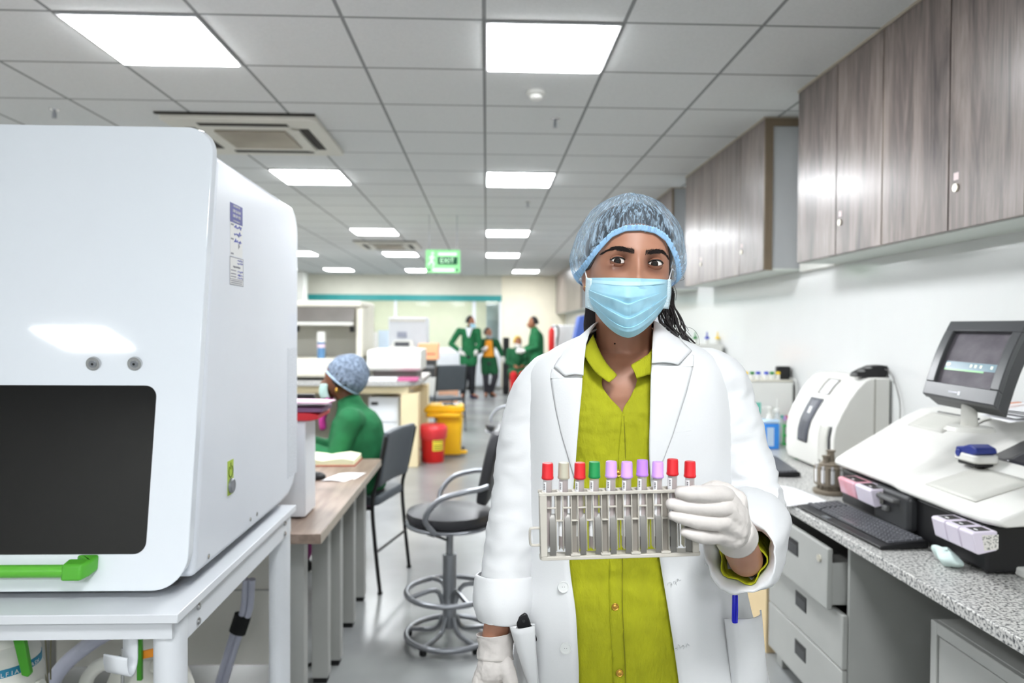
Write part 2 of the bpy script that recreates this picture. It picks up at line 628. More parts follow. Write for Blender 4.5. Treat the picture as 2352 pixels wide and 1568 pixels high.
sgn(.35, .92, .31, .64, sign_d, 'text_field')
sgn(.36, .90, .12, .26, sign_l, 'pale_band')
sgn(.2, .84, .80, .95, sign_l, 'pale_bar')
text('lettering', 'EXIT', sign_l, t, (cx + .12 * wS, YS - .0145, cz + .02 * hS), (1, 0, 0), (0, 0, 1), hS * .30)
for u in (.10, .90):
    sgn(u - .03, u + .03, .82, .92, sign_d, 'corner_mark')
# running figure of the pictogram
pc = lambda u, v: Vector((cx + (u - .5) * wS, YS - .0135, cz + (.5 - v) * hS))
b_ = B().ell(pc(.2, .16), .016, .002, .016)
for (u0, v0, u1, v1, r) in ((.19, .25, .17, .48, .016), (.17, .48, .24, .6, .011), (.24, .6, .21, .76, .009), (.16, .48, .11, .62, .011), (.11, .62, .06, .66, .009),
                            (.19, .27, .26, .38, .008), (.17, .27, .1, .38, .008)):
    b_.tube([pc(u0, v0), pc(u1, v1)], [r, r * .8], 8, sq=(1, 1))
b_.build('pictogram', sign_l, t)

# ------------------------------------------------------------------ wall cabinets on the right
wood = bpy.data.materials.new('grey_brown_wood')
wood.use_nodes = True
nt = wood.node_tree
L = nt.links
bs = nt.nodes['Principled BSDF']
bs.inputs['Roughness'].default_value = 0.3
bs.inputs['Coat Weight'].default_value = 0.15
bs.inputs['Coat Roughness'].default_value = 0.2
tc = nt.nodes.new('ShaderNodeTexCoord')
geo = nt.nodes.new('ShaderNodeNewGeometry')
mp = nt.nodes.new('ShaderNodeMapping')
mp.inputs['Scale'].default_value = (1, 7, 0.8)
L.new(geo.outputs['Position'], mp.inputs['Vector'])
n1 = nt.nodes.new('ShaderNodeTexNoise')
n1.inputs['Scale'].default_value = 1.6
n1.inputs['Detail'].default_value = 8
n1.inputs['Roughness'].default_value = 0.65
n1.inputs['Distortion'].default_value = 0.8
L.new(mp.outputs[0], n1.inputs['Vector'])
mp2 = nt.nodes.new('ShaderNodeMapping')
mp2.inputs['Scale'].default_value = (1, 60, 2.5)
L.new(geo.outputs['Position'], mp2.inputs['Vector'])
n2 = nt.nodes.new('ShaderNodeTexNoise')
n2.inputs['Scale'].default_value = 2.0
n2.inputs['Detail'].default_value = 5
L.new(mp2.outputs[0], n2.inputs['Vector'])
ad = nt.nodes.new('ShaderNodeMath')
ad.operation = 'MULTIPLY_ADD'
L.new(n2.outputs['Fac'], ad.inputs[0])
ad.inputs[1].default_value = 0.35
L.new(n1.outputs['Fac'], ad.inputs[2])
cr = nt.nodes.new('ShaderNodeValToRGB')
cr.color_ramp.elements[0].position = 0.45
cr.color_ramp.elements[0].color = lin((66, 58, 56))
cr.color_ramp.elements[1].position = 0.85
cr.color_ramp.elements[1].color = lin((146, 133, 127))
e = cr.color_ramp.elements.new(0.62)
e.color = lin((105, 94, 90))
L.new(ad.outputs[0], cr.inputs[0])
L.new(cr.outputs[0], bs.inputs['Base Color'])
edge_m = M('beige_cabinet_edge', (176, 166, 150), 0.5, var=0.03)
edge_d = M('brown_cabinet_edge', (112, 98, 80), 0.5, var=0.05)
carc_m = M('grey_cabinet_side', (170, 172, 174), 0.5, var=0.02)
under_m = M('pale_green_grey_underside', (206, 212, 205), 0.5, var=0.02)
XC = 1.70
zb, ztp = W(1828, 604, Wx(1828, 604, XC).y).z, W(1828, 217, Wx(1828, 217, XC).y).z
lock_m = M('brass_nickel', (225, 220, 205), 0.3, 0.6)
stick_m = M('pale_pink_sticker', (232, 214, 214), 0.6, var=0.05)


def wall_cabinet(ys, label, locks, group='wood fronted wall cabinets'):
    """ys: door joints from far to near"""
    y1, y0 = ys[0], ys[-1]
    t = thing('wall_cabinet', label, 'cabinet', (XR, (y0 + y1) / 2, zb), group)
    B().box(XC + .02, XR - .001, y0, y1, zb + .012, ztp - .004).build('carcass', carc_m, t)
    B().box(XC - .004, XR - .001, y0, y1 + .004, ztp - .004, ztp + .018).build('top_rail', edge_m, t)
    B().box(XC + .018, XR - .001, y0, y1, zb - .004, zb + .0115).build('underside', under_m, t, bevel=.002)
    B().box(XC + .001, XC + .019, y0 - .012, y0 - .0005, zb, ztp - .005).build('end_edge', edge_d, t)
    for a, b2 in zip(ys, ys[1:]):
        d = B().box(XC, XC + .018, b2 + .004, a - .004, zb, ztp - .006).build('door', wood, t, bevel=.0015)
        if (a, b2) in locks or b2 in locks:
            yy = a - .045
            k = B().cyl((XC - .006, yy, zb + .15), (XC + .001, yy, zb + .15), .015, n=20).build('lock', lock_m, d)
            B().box(XC - .001, XC + .0005, yy - .014, yy + .014, zb + .178, zb + .205).build('sticker', stick_m, d)
    return t


yd = lambda px: Wx(px, 700, XC).y
wall_cabinet([yd(1828), yd(1917), yd(2022)], 'wood fronted wall cabinet above the white printer machine, left end of the near block', [yd(2022)])
wall_cabinet([yd(2022), yd(2174), 2.27], 'wood fronted wall cabinet above the dark touch screen, with brass lock on its right door', [2.27])
wall_cabinet([2.27, 1.82, 1.37], 'wood fronted wall cabinet at the right edge of the picture', [1.37])
fb = [yd(1572), yd(1605), yd(1643)]
wall_cabinet(fb, 'narrow wood wall cabinet just right of the hair cap', [yd(1643)])
fe = wall_cabinet([yd(1643), yd(1697), yd(1752)], 'wood wall cabinet with grey end panel showing, in the middle of the row', [yd(1752)])
# the exposed near end of that block: brown rails round a recessed grey panel
ye = yd(1752)
B().box(XC + .02, XR - .001, ye - .012, ye - .0005, ztp - .05, ztp - .005).build('end_rail', edge_d, fe)
B().box(XC + .02, XC + .05, ye - .012, ye - .0005, zb, ztp - .05).build('end_stile', edge_d, fe)
wall_cabinet([yd(1500), yd(1541)], 'wall cabinet end with brown edge peeking beside the hair cap', [])
wall_cabinet([18.0, 16.6, 15.3], 'farthest wood wall cabinet, beside the cream end wall', [])
wall_cabinet([15.3, 14.2, 13.2], 'distant wood wall cabinet left of the hair cap', [])
# cream pilaster casings between the cabinet blocks
struct(B().box(XR - .03, XR, yd(1752) - .0 - .47, yd(1752) - .014, zb - .01, CEIL).build('trim_3', wall_plain))
# ------------------------------------------------------------------ granite counter and what stands under it
CT = 0.748        # counter top
XF = 1.225        # counter front edge
t = thing('worktop', 'long speckled grey granite worktop along the right wall', 'worktop', (XF, 3, CT - .034))
B().box(XF, XR - .026, 0.7, 6.6, CT - .034, CT).build('slab', granite, t, bevel=.003)
# cream leg under the worktop
pA, pB = 3.2, 3.75
t = thing('counter_support', 'cream painted support wall under the granite worktop, left of the drawer unit', 'support', (1.4, 3.5, 0))
B().box(1.262, XR - .03, pA + .03, pB, 0, CT - .0345).build('panel', M('cream_support', (228, 204, 160), 0.6, var=.02), t, bevel=.003)
# drawer unit
XD = 1.245
yn, yfar = 2.49, 3.16
t = thing('drawer_unit', 'grey metal pedestal of three drawers under the granite worktop, its top drawer ajar', 'drawer unit', (XD, 2.8, 0))
zt_ = CT - .04
B().box(XD + .02, XR - .04, yn, yn + .015, .06, zt_).box(XD + .02, XR - .04, yfar - .015, yfar, .06, zt_) \
    .box(XD + .02, XR - .04, yn, yfar, .06, .075).box(XR - .055, XR - .04, yn, yfar, .06, zt_).box(XD + .02, XR - .04, yn, yfar, zt_ - .01, zt_).build('body', grey_metal, t, bevel=.002)
H = [(zt_ - .245, zt_ - .03), (zt_ - .44, zt_ - .25), (.07, zt_ - .445)]
for i, (z0, z1) in enumerate(H):
    off = -.035 if i == 0 else 0
    d = B().box(XD + off, XD + .019 + off, yn + (.05 if i == 0 else .004), yfar - .002, z0, z1).build('drawer', grey_metal, t, bevel=.003)
    if i == 0:
        B().box(XD + off + .019, XD + .3, yn + .055, yn + .06, z0 + .01, z1 - .05).box(XD + off + .019, XD + .3, yn + .055, yfar - .03, z0 + .01, z0 + .015).build('drawer_box', grey_metal, d)
    hy, hz = (lerp(yn, yfar, .51), z1 - .075)
    B().box(XD + off - .002, XD + off + .002, hy - .05, hy + .05, hz - .03, hz + .03).build('handle_frame', black_plastic, d, bevel=.003)
    B().box(XD + off - .003, XD + off - .0015, hy - .043, hy + .043, hz - .023, hz + .012).build('handle_recess', dark_plastic, d)
    if i == 0:
        B().cyl((XD + off - .006, yn + .11, z1 - .05), (XD + off + .001, yn + .11, z1 - .05), .013, n=18).build('lock', lock_m, d)
for yy in (yn + .05, yfar - .05):
    for xx in (XD + .06, XR - .1):
        B().box(xx - .03, xx + .03, yy - .03, yy + .03, 0, .06).build('foot', grey_metal, t, bevel=.002)
# low steel cabinet
x0, yf_ = 1.30, 2.14
zc = W(2138, 1421, yf_).z
x0 = W(2138, 1421, yf_).x
t = thing('steel_cabinet', 'grey steel cabinet standing on the floor under the granite worktop, lower right corner', 'cabinet', (x0 + .2, 1.6, 0))
B().box(x0 + .02, XR - .06, .9, yf_, .04, zc).box(x0, x0 + .019, .9, .93, .04, zc).box(x0, x0 + .019, yf_ - .03, yf_, .04, zc) \
    .box(x0, x0 + .019, .93, yf_ - .03, zc - .035, zc).box(x0, x0 + .019, .93, yf_ - .03, .04, .07).build('body', grey_metal, t, bevel=.002)
for a, b_ in ((.935, 1.53), (1.536, yf_ - .035)):
    d = B().box(x0 + .004, x0 + .019, a, b_, .075, zc - .04).build('door', grey_metal, t, bevel=.002)
    B().box(x0 - .006, x0 + .004, 1.53 + (-.05 if a < 1 else .04), 1.53 + (-.035 if a < 1 else .055), zc - .3, zc - .15).build('handle', chrome, d, bevel=.002)
for yy in (.95, 2.05):
    B().box(x0 + .05, x0 + .1, yy, yy + .05, 0, .04).box(XR - .15, XR - .1, yy, yy + .05, 0, .04).build('foot', black_plastic, t)

# ------------------------------------------------------------------ clinical analyser with touch screen
AW = M('analyser_warm_white', (228, 227, 222), 0.38, var=.012)
AG = M('analyser_pale_grey', (206, 205, 198), 0.4, var=.015)
Y0, Y1, YM = 2.0, 2.92, 2.47
DXA = .055
t = thing('analyser', 'low wide white bench analyser with sloping hood and black base on the granite worktop', 'analyser', (1.6, 2.4, CT))
B().box(1.44, XR - .07, Y0 + .045, Y1 - .01, CT + .008, .895).build('base', black_plastic, t, bevel=.01)
for yy in (Y0 + .1, Y1 - .1):
    B().cyl((1.58, yy, CT), (1.58, yy, CT + .009), .02).cyl((1.82, yy, CT), (1.82, yy, CT + .009), .02).build('foot', black_rubber, t)
prof_hi = [(a + DXA, b_ - .006) for a, b_ in [(1.385, .908), (1.362, .916), (1.358, .928), (1.366, .942), (1.41, .972), (1.47, 1.008), (1.545, 1.052), (1.60, 1.086), (1.645, 1.112), (1.71, 1.142), (1.76, 1.150), (1.85, 1.152), (1.85, .92)]]
prof_lo = [(a + DXA, b_ + .004) for a, b_ in [(1.385, .890), (1.366, .896), (1.360, .908), (1.366, .918), (1.41, .938), (1.47, .957), (1.545, .980), (1.60, 1.000), (1.645, 1.020), (1.71, 1.050), (1.76, 1.075), (1.85, 1.10), (1.85, .92)]]
ysec = [(Y1, 1, .0), (Y1 - .012, 1, .006), (YM + .12, 1, .0), (YM + .045, .95, 0), (YM + .02, .70, 0), (YM, .22, 0), (YM - .02, .03, 0), (Y0 + .16, 0, 0), (Y0 + .06, -.1, 0), (Y0 + .02, -.3, 0), (Y0, -.5, 0)]
bb = B()
vs, fs = [], []
nP = len(prof_hi)
for (yy, wgt, _) in ysec:
    for (a, b_) in zip(prof_hi, prof_lo):
        w_ = max(0, wgt)
        x = lerp(b_[0], a[0], w_)
        z = lerp(b_[1], a[1], w_)
        if wgt < 0:
            z = lerp(z, .93, -wgt * (.25 if x < 1.55 else .3))
            x = x + (-wgt) * .06 * (1 if x < 1.50 else 0)
        vs.append(Vector((x, yy, z)))
for i in range(len(ysec) - 1):
    for k in range(nP):
        fs.append((i * nP + k, i * nP + (k + 1) % nP, (i + 1) * nP + (k + 1) % nP, (i + 1) * nP + k))
fs.append(tuple(range(nP)))
fs.append(tuple((len(ysec) - 1) * nP + k for k in reversed(range(nP))))
bb.add(vs, fs)
hood = bb.build('hood', AW, t, bevel=.006, bseg=2, angle=50)


def on_hi(u, y, lift=.001):
    """point on the sloping hood at height fraction"""
    i = u * 7 + 3
    k = int(i)
    f = i - k
    x = lerp(prof_hi[k][0], prof_hi[k + 1][0], f)
    z = lerp(prof_hi[k][1], prof_hi[k + 1][1], f)
    return Vector((x - .5 * lift, y, z + lift))


# seams, printer lid, slot and port on the hood
def hpatch(x0, x1, ya, yb, lift, mat, nm, th=.002):
    def zz(x):
        for p, q in zip(prof_hi[2:], prof_hi[3:]):
            if p[0] <= x <= q[0]:
                return lerp(p[1], q[1], (x - p[0]) / (q[0] - p[0]))
        return prof_hi[-2][1]
    bb = B().grid(lambda u, v: Vector((lerp(x0, x1, u), lerp(ya, yb, v), zz(lerp(x0, x1, u)) + lift)), 8, 4)
    return bb.build(nm, mat, t, solid=th)


hpatch(1.655, 1.755, 2.60, 2.82, .002, AG, 'printer_lid')
hpatch(1.762, 1.769, 2.63, 2.80, .002, dark_plastic, 'paper_slot')
hpatch(1.71, 1.79, 2.53, 2.585, .002, AW, 'port_plate')
B().box(1.75, 1.76, 2.55, 2.562, 1.128, 1.142).build('port', dark_plastic, t)
# lower bay: flat work tray, dark window
def lpatch(x0, x1, ya, yb, lift, mat, nm, th=.003):
    def zz(x):
        for p, q in zip(prof_lo[2:], prof_lo[3:]):
            if p[0] <= x <= q[0]:
                return lerp(p[1], q[1], (x - p[0]) / (q[0] - p[0]))
        return prof_lo[-2][1]
    bb = B().grid(lambda u, v: Vector((lerp(x0, x1, u), lerp(ya, yb, v), zz(lerp(x0, x1, u)) + lift)), 10, 4)
    return bb.build(nm, mat, t, solid=th)


lpatch(1.46, 1.64, 2.13, 2.38, .0025, AG, 'work_tray')
lpatch(1.70, 1.88, 2.05, 2.41, .003, M('smoked_window', (40, 40, 46), 0.12), 'smoked_window')
# rotor cover handle: blue hinged clip on white block
pc_ = Vector((1.635, 2.385, 1.012))
B().box(pc_.x - .03, pc_.x + .03, pc_.y - .045, pc_.y + .05, pc_.z - .008, pc_.z + .008).build('clip_foot', black_plastic, t, bevel=.004)
B().prism(rrect(.085, .12, .02, cx=pc_.x, cy=pc_.y), lambda u, v, h: (u, v, h), pc_.z + .006, pc_.z + .034).build('clip_block', AW, t, bevel=.006)
bl = M('royal_blue_plastic', (26, 46, 130), 0.4, var=.08)
cl = B().prism([(-.05, .0), (-.045, .014), (-.01, .020), (.02, .03), (.055, .022), (.062, .006), (.04, -.004), (.0, -.004)], lambda u, v, h: (pc_.x + h, pc_.y - u, pc_.z + .036 + v), -.04, .03)
cl.cyl((pc_.x - .045, pc_.y + .03, pc_.z + .03), (pc_.x + .02, pc_.y + .03, pc_.z + .03), .014, n=14)
cl.build('blue_clip', bl, t, bevel=.004)
# front detail of the black base: bulging door with a latch
B().prism(rrect(.22, .125, .02, cx=2.50, cy=.835), lambda u, v, h: (h, u, v), 1.41, 1.45).build('base_door', dark_plastic, t, bevel=.012, bseg=3)
B().box(1.385, 1.414, 2.44, 2.55, .862, .876).box(1.395, 1.414, 2.50, 2.53, .82, .84).build('latch', M('mid_grey_plastic', (98, 98, 98), .4), t, bevel=.004)

# reagent packs pushed in under the hood
packw = M('translucent_reagent_pack', (222, 214, 228), 0.35, var=.03, sss=.0)
packp = M('pink_reagent_pack', (222, 150, 162), 0.35, col2=(232, 190, 204), scale=14)
lab_b = M('black_pack_label', (44, 42, 40), 0.5)
lab_w = M('printed_pack_label', (225, 222, 216), 0.6, scale=170, col2=(120, 120, 116), lo=.5, hi=.62)


def pack(ya, yb, mat, label, printed=False, zt=.887, dx=0):
    t = thing('reagent_pack', label, 'reagent pack', (1.43, (ya + yb) / 2, zt - .06), 'reagent packs in the analyser')
    poly = [(1.364 + dx, zt - .005), (1.370 + dx, zt), (1.438, zt + .003), (1.438, zt - .052), (1.385 + dx, zt - .064), (1.377 + dx, zt - .060)]
    B().prism(poly, lambda u, v, h: (u, h, v), ya + .001, yb - .001).build('bottle', mat, t, bevel=.005, bseg=3)
    B().prism([(1.380 + dx, zt + .0007), (1.425 + dx, zt + .002), (1.425 + dx, zt + .0026), (1.380 + dx, zt + .0013)], lambda u, v, h: (u, h, v), ya + .011, yb - .011).build('black_label', lab_b, t)
    B().ell((1.392 + dx, (ya + yb) / 2 - .004, zt + .002), .004, .009, .0012, 12, 6).build('label_mark', paper, t)
    if printed:
        B().prism([(1.392 + dx, zt - .008), (1.44, zt - .006), (1.44, zt - .048), (1.400 + dx, zt - .052)], lambda u, v, h: (u, h, v), ya + .0002, ya + .0008).build('printed_label', lab_w, t)
    return t


pack(2.665, 2.79, packp, 'pink reagent pack, farthest left under the analyser hood')
pack(2.545, 2.66, packw, 'white reagent pack beside the pink one under the analyser hood', True)
pack(2.128, 2.193, packw, 'leftmost of the three white reagent packs at the near end of the analyser')
pack(2.064, 2.126, packw, 'middle of the three white reagent packs at the near end of the analyser')
pack(2.0, 2.062, packw, 'nearest white reagent pack, with printed label, above the crumpled tissue', True)

# touch screen on its stalk (stands on the analyser)
ts = thing('touch_screen', 'dark grey tilted touch screen monitor on top of the white analyser', 'monitor', (1.72, 2.42, 1.15))
c0, c1, c2, c3 = (W(2183, 737, 2.40), W(2362, 735, 2.16), W(2283, 932, 2.06), W(2118, 902, 2.30))
nrm = (c1 - c0).cross(c3 - c0).normalized()
if nrm.y > 0:
    nrm = -nrm


def tp(u, v, h):
    p = lerp(lerp(c0, c1, u), lerp(c3, c2, u), v)
    bul = math.sin(PI * v) * .012
    return p + nrm * (h + bul)


gm = M('dark_grey_monitor', (78, 79, 81), 0.35, var=.04)
bb = B()
out = [(0, 0), (1, 0), (1, 1), (0, 1)]
iu0, iu1, iv0, iv1 = .12, .88, .15, .84
NV = 8
for (u0, u1, v0, v1) in ((0, 1, 0, iv0), (0, 1, iv1, 1), (0, iu0, iv0, iv1), (iu1, 1, iv0, iv1)):
    vsb = []
    for k in range(NV + 1):
        v = lerp(v0, v1, k / NV)
        vsb += [tp(u0, v, 0), tp(u1, v, 0), tp(u1, v, -.022), tp(u0, v, -.022)]
    fsb = [(0, 3, 2, 1), (4 * NV, 4 * NV + 1, 4 * NV + 2, 4 * NV + 3)]
    for k in range(NV):
        for q in range(4):
            fsb.append((4 * k + q, 4 * k + (q + 1) % 4, 4 * k + 4 + (q + 1) % 4, 4 * k + 4 + q))
    bb.add(vsb, fsb)
bb.build('bezel', gm, ts, bevel=.003)
bb = B().grid(lambda u, v: tp(lerp(.015, .985, u), lerp(.015, .985, v), -.0225), 6, 6).grid(lambda u, v: tp(lerp(.03, .97, u), lerp(.05, .97, v), -.075), 6, 6)
n1_ = 49


def ring(u, v):
    return None


edge = [(i / 6, 0) for i in range(6)] + [(1, i / 6) for i in range(6)] + [(1 - i / 6, 1) for i in range(6)] + [(0, 1 - i / 6) for i in range(6)]
vsb = [tp(lerp(.015, .985, u), lerp(.015, .985, v), -.0225) for u, v in edge] + [tp(lerp(.03, .97, u), lerp(.05, .97, v), -.075) for u, v in edge]
bb.add(vsb, [(i, (i + 1) % 24, 24 + (i + 1) % 24, 24 + i) for i in range(24)])
bb.build('housing', dark_plastic, ts)
scr_m = M('dim_lcd_screen', (86, 82, 88), 0.55, scale=14, col2=(108, 104, 109), emit=.10, spec=.2)
B().grid(lambda u, v: tp(lerp(iu0 - .01, iu1 + .01, u), lerp(iv0 - .01, iv1 + .01, v), -.016), 8, 8).build('screen', scr_m, ts)
B().grid(lambda u, v: tp(lerp(iu0 + .04, iu1, u), lerp(.54, .63, v), -.0150), 8, 2).build('menu_bar', M('screen_blue_bar', (104, 130, 140), .3, emit=.2), ts)
B().grid(lambda u, v: tp(lerp(iu0 + .04, .7, u), lerp(.63, .652, v), -.0150), 8, 1).build('status_bar', M('screen_green_bar', (96, 160, 98), .3, emit=.25), ts)
ic = B()
for u in (.17, .2, .5, .56, .63, .77):
    ic.grid(lambda a, b_: tp(u + .028 * a, lerp(.565, .60, b_), -.0142), 1, 1)
ic.build('screen_icons', M('screen_icon', (215, 225, 205), .4, emit=.3), ts)
lg = B()
for k in range(8):
    lg.grid(lambda a, b_: tp(.37 + .016 * k + .011 * a, lerp(.925, .94, b_), .0008 + .0002 * k % 2), 1, 1)
lg.grid(lambda a, b_: tp(.5 + .028 * a, lerp(.915, .955, b_), .001), 1, 1)
lg.build('logo', M('pale_logo', (220, 220, 230), .4), ts)
mid = tp(.55, .97, -.04)
B().cyl((mid.x + .02, mid.y + .02, 1.145), (mid.x + .01, mid.y + .01, mid.z + .02), .024, .02).build('stalk', AG, ts)
B().lathe((mid.x + .02, mid.y + .02, 1.1465), [(.07, 0), (.062, .012), (.03, .016)], 24).build('stand_base', AG, ts)
# papers at the right edge, lying on the analyser
t = thing('paper_stack', 'loose stack of white papers on the analyser at the right edge', 'papers', (1.80, 2.40, 1.11))
for i in range(5):
    rm = Matrix.Translation((1.80, 2.41, 1.160 + .010 * i)) @ Matrix.Rotation(R(-14 + 7 * i), 4, 'Z') @ Matrix.Rotation(R(-3), 4, 'Y')
    B().grid(lambda u, v: rm @ Vector(((u - .5) * .16, (v - .5) * .24, .006 * math.sin(3 * u + i))), 6, 6).build('sheet', paper, t, solid=.0006)
rm = Matrix.Translation((1.80, 2.41, 1.160 + .045)) @ Matrix.Rotation(R(10), 4, 'Z') @ Matrix.Rotation(R(-3), 4, 'Y')
B().box(-.03, .03, .02, .035, .002, .004, rm).build('orange_strip', M('orange_print', (222, 130, 70), .6), t)

# keyboards
key_m = M('black_keycap', (92, 93, 98), .3, var=.1)


def keyboard(c, rot, label, ln=.46, wd=.165):
    t = thing('keyboard', label, 'keyboard', (0, 0, 0), 'black computer keyboards')
    prof = [(-wd / 2, .004), (-wd / 2, .012), (-wd / 2 + .03, .016), (wd / 2 - .01, .028), (wd / 2, .024), (wd / 2, .004)]
    B().prism(prof, lambda u, v, h: (u, h, v), -ln / 2, ln / 2).build('case', black_plastic, t, bevel=.003)
    bb = B()
    rows = 6
    for r_ in range(rows):
        x = lerp(-wd / 2 + .044, wd / 2 - .018, r_ / (rows - 1))
        z = lerp(.0175, .0265, (x + wd / 2 - .03) / (wd - .04))
        y = -ln / 2 + .015
        while y < ln / 2 - .03:
            kw = .0165
            if r_ == 0 and -.07 < y < .03:
                kw = .10
            bb.add([(x - .0085, y, z), (x + .0085, y, z + .001), (x + .0085, y + kw, z + .001), (x - .0085, y + kw, z),
                    (x - .0065, y + .002, z + .007), (x + .0065, y + .002, z + .008), (x + .0065, y + kw - .002, z + .008), (x - .0065, y + kw - .002, z + .007)],
                   [(0, 1, 2, 3), (4, 5, 6, 7), (0, 1, 5, 4), (1, 2, 6, 5), (2, 3, 7, 6), (3, 0, 4, 7)])
            y += kw + .0025
            if abs(y - (ln / 2 - .115)) < .008:
                y += .012
    bb.build('keys', key_m, t)
    B().box(-wd / 2 + .006, -wd / 2 + .022, .06, .10, .0128, .0158).build('badge', silver, t)
    for yy in (-ln / 2 + .03, ln / 2 - .03):
        B().cyl((-wd / 2 + .02, yy, 0), (-wd / 2 + .02, yy, .005), .008).cyl((wd / 2 - .02, yy, 0), (wd / 2 - .02, yy, .005), .008).build('foot', black_rubber, t)
    t.location = c
    t.rotation_euler = (0, 0, rot)
    return t


keyboard((1.33, 2.575, CT + .0005), R(3), 'black keyboard on the granite worktop in front of the white analyser', .56, .165)
keyboard((1.455, 3.66, CT + .0005), R(-8), 'second black keyboard, farther back on the worktop beside the blue bottle', .44, .15)

# carousel for sample tubes
cp = Wz(1907, 1132, CT)
t = thing('sample_carousel', 'grey brown round sample carousel standing on the worktop behind the keyboard', 'sample carousel', (cp.x, cp.y, CT))
cm = M('grey_brown_carousel', (122, 112, 98), .45, var=.05)
r0 = .072
B().lathe((cp.x, cp.y, CT), [(r0 * .97, 0), (r0, .006), (r0, .016), (r0 * .95, .019)], 40).build('base_disc', cm, t)
body = B().lathe((cp.x, cp.y, CT), [(.046, .0195), (.046, .128), (.030, .142)], 28)
for k in range(10):
    a = 2 * PI * (k + .5) / 10
    body.cyl((cp.x + .054 * math.cos(a), cp.y + .054 * math.sin(a), CT + .048), (cp.x + .054 * math.cos(a), cp.y + .054 * math.sin(a), CT + .118), .0135, n=12)
    body.box(cp.x + .046 * math.cos(a) - .006, cp.x + .046 * math.cos(a) + .006, cp.y + .046 * math.sin(a) - .006, cp.y + .046 * math.sin(a) + .006, CT + .019, CT + .04)
body.lathe((cp.x, cp.y, CT), [(.052, .036), (.066, .04), (.066, .046), (.052, .05)], 36)
body.build('drum', cm, t)
B().lathe((cp.x, cp.y, CT), [(.017, .142), (.015, .178), (.02, .181), (.02, .186), (.012, .187)], 20).build('knob', cm, t)
B().lathe((cp.x - .028, cp.y - .012, CT), [(.013, .13), (.012, .158), (.016, .16), (.016, .165), (.01, .166)], 18).build('second_knob', cm, t)
cell_m = M('clear_cell', (215, 214, 215), .25, alpha=.7)
for k in range(10):
    a = 2 * PI * k / 10
    x, y = cp.x + .0595 * math.cos(a), cp.y + .0595 * math.sin(a)
    B().cyl((x, y, CT + .048), (x, y, CT + .122), .006, n=10).build('cell', cell_m, t)
    B().box(x - .0062, x + .0062, y - .0062, y + .0062, CT + .052, CT + .105, None).build('cell_label', paper, t)

# sheet of paper hanging over the worktop edge
sp0 = [Wz(1872, 1117, CT), Wz(1880, 1180, CT), Wz(1790, 1200, CT), Wz(1770, 1120, CT)]
t = tag(B().grid(lambda u, v: lerp(lerp(Vector((1.37, 3.22, 0)), Vector((1.205, 3.24, 0)), u), lerp(Vector((1.40, 2.88, 0)), Vector((1.20, 2.86, 0)), u), v)
                 + Vector((0, 0, CT + .002 + .006 * abs(math.sin(4 * u + 2 * v)) + .01 * v * (1 - v))), 10, 10).build('paper_sheet', paper, None, solid=.0006),
        'white paper sheet on the worktop edge left of the keyboard', 'paper')
# tissue
tp_c = Wz(2255, 1296, CT)
tp_c = Vector((1.385, 2.14, CT))
tis = B()
def tisf(u, v):
    a = 2 * PI * u
    th = PI * v * .98 / 1.0
    rr = 1 + .28 * noise.noise(Vector((math.cos(a) * 1.4, math.sin(a) * 1.4, v * 2.2))) + .12 * math.sin(3 * a + 4 * v)
    zz = max(0, .022 + .022 * math.cos(th) * rr + (.014 * math.exp(-((math.sin(a) - .7) ** 2) * 5) * math.sin(th)))
    return Vector((tp_c.x + .03 * math.cos(a) * math.sin(th) * rr, tp_c.y + .055 * math.sin(a) * math.sin(th) * rr, CT + .001 + zz))
tis.grid(tisf, 36, 18)
tag(tis.build('tissue', M('pale_mint_tissue', (208, 226, 222), .9, var=.03), None, weld=True, subsurf=1), 'crumpled pale mint tissue under the nearest reagent pack', 'tissue')
# white object cut by the right edge
p = W(2345, 1318, 1.95)
p = Wz(2347, 1328, CT)
tag(B().prism(rrect(.05, .06, .012, cx=p.x + .022, cy=p.y), lambda u, v, h: (u, v, h), CT + .0005, CT + .028).build('white_box', white_plastic, None, bevel=.006),
    'small white plastic box on the worktop, cut by the right edge of the picture', 'box')

# ------------------------------------------------------------------ tall white analyser with scanner
t = thing('coagulation_analyser', 'tall white bench machine with curved front and dark panel beside the wall', 'analyser', (1.8, 3.7, CT))
ya, yb = 3.45, 4.0
pr = [(1.672, CT + .012), (1.662, .80), (1.662, .93), (1.672, .985), (1.70, 1.05), (1.735, 1.115), (1.775, 1.17), (1.82, 1.215), (1.85, 1.225), (XR - .012, 1.225), (XR - .012, CT + .012)]
B().prism(pr, lambda u, v, h: (u, h, v), ya, yb).build('housing', AW, t, bevel=.008, bseg=3, angle=50)
for yy in (ya + .06, yb - .06):
    B().cyl((1.71, yy, CT), (1.71, yy, CT + .013), .018).cyl((XR - .07, yy, CT), (XR - .07, yy, CT + .013), .018).build('foot', M('green_foot', (50, 130, 80), .5), t)


def prz(z):
    for p, q in zip(pr[1:], pr[2:]):
        if p[1] <= z <= q[1]:
            return lerp(p[0], q[0], (z - p[1]) / max(1e-6, q[1] - p[1]))
    return 1.9


def mpatch(z0, z1, y0a, y1a, lift, mat, nm, y0b=None, y1b=None, th=.004):
    y0b = y0a if y0b is None else y0b
    y1b = y1a if y1b is None else y1b
    return B().grid(lambda u, v: Vector((prz(lerp(z0, z1, v)) - lift, lerp(lerp(y0a, y0b, v), lerp(y1a, y1b, v), u), lerp(z0, z1, v) + lift * .3)), 3, 14).build(nm, mat, t, solid=th)


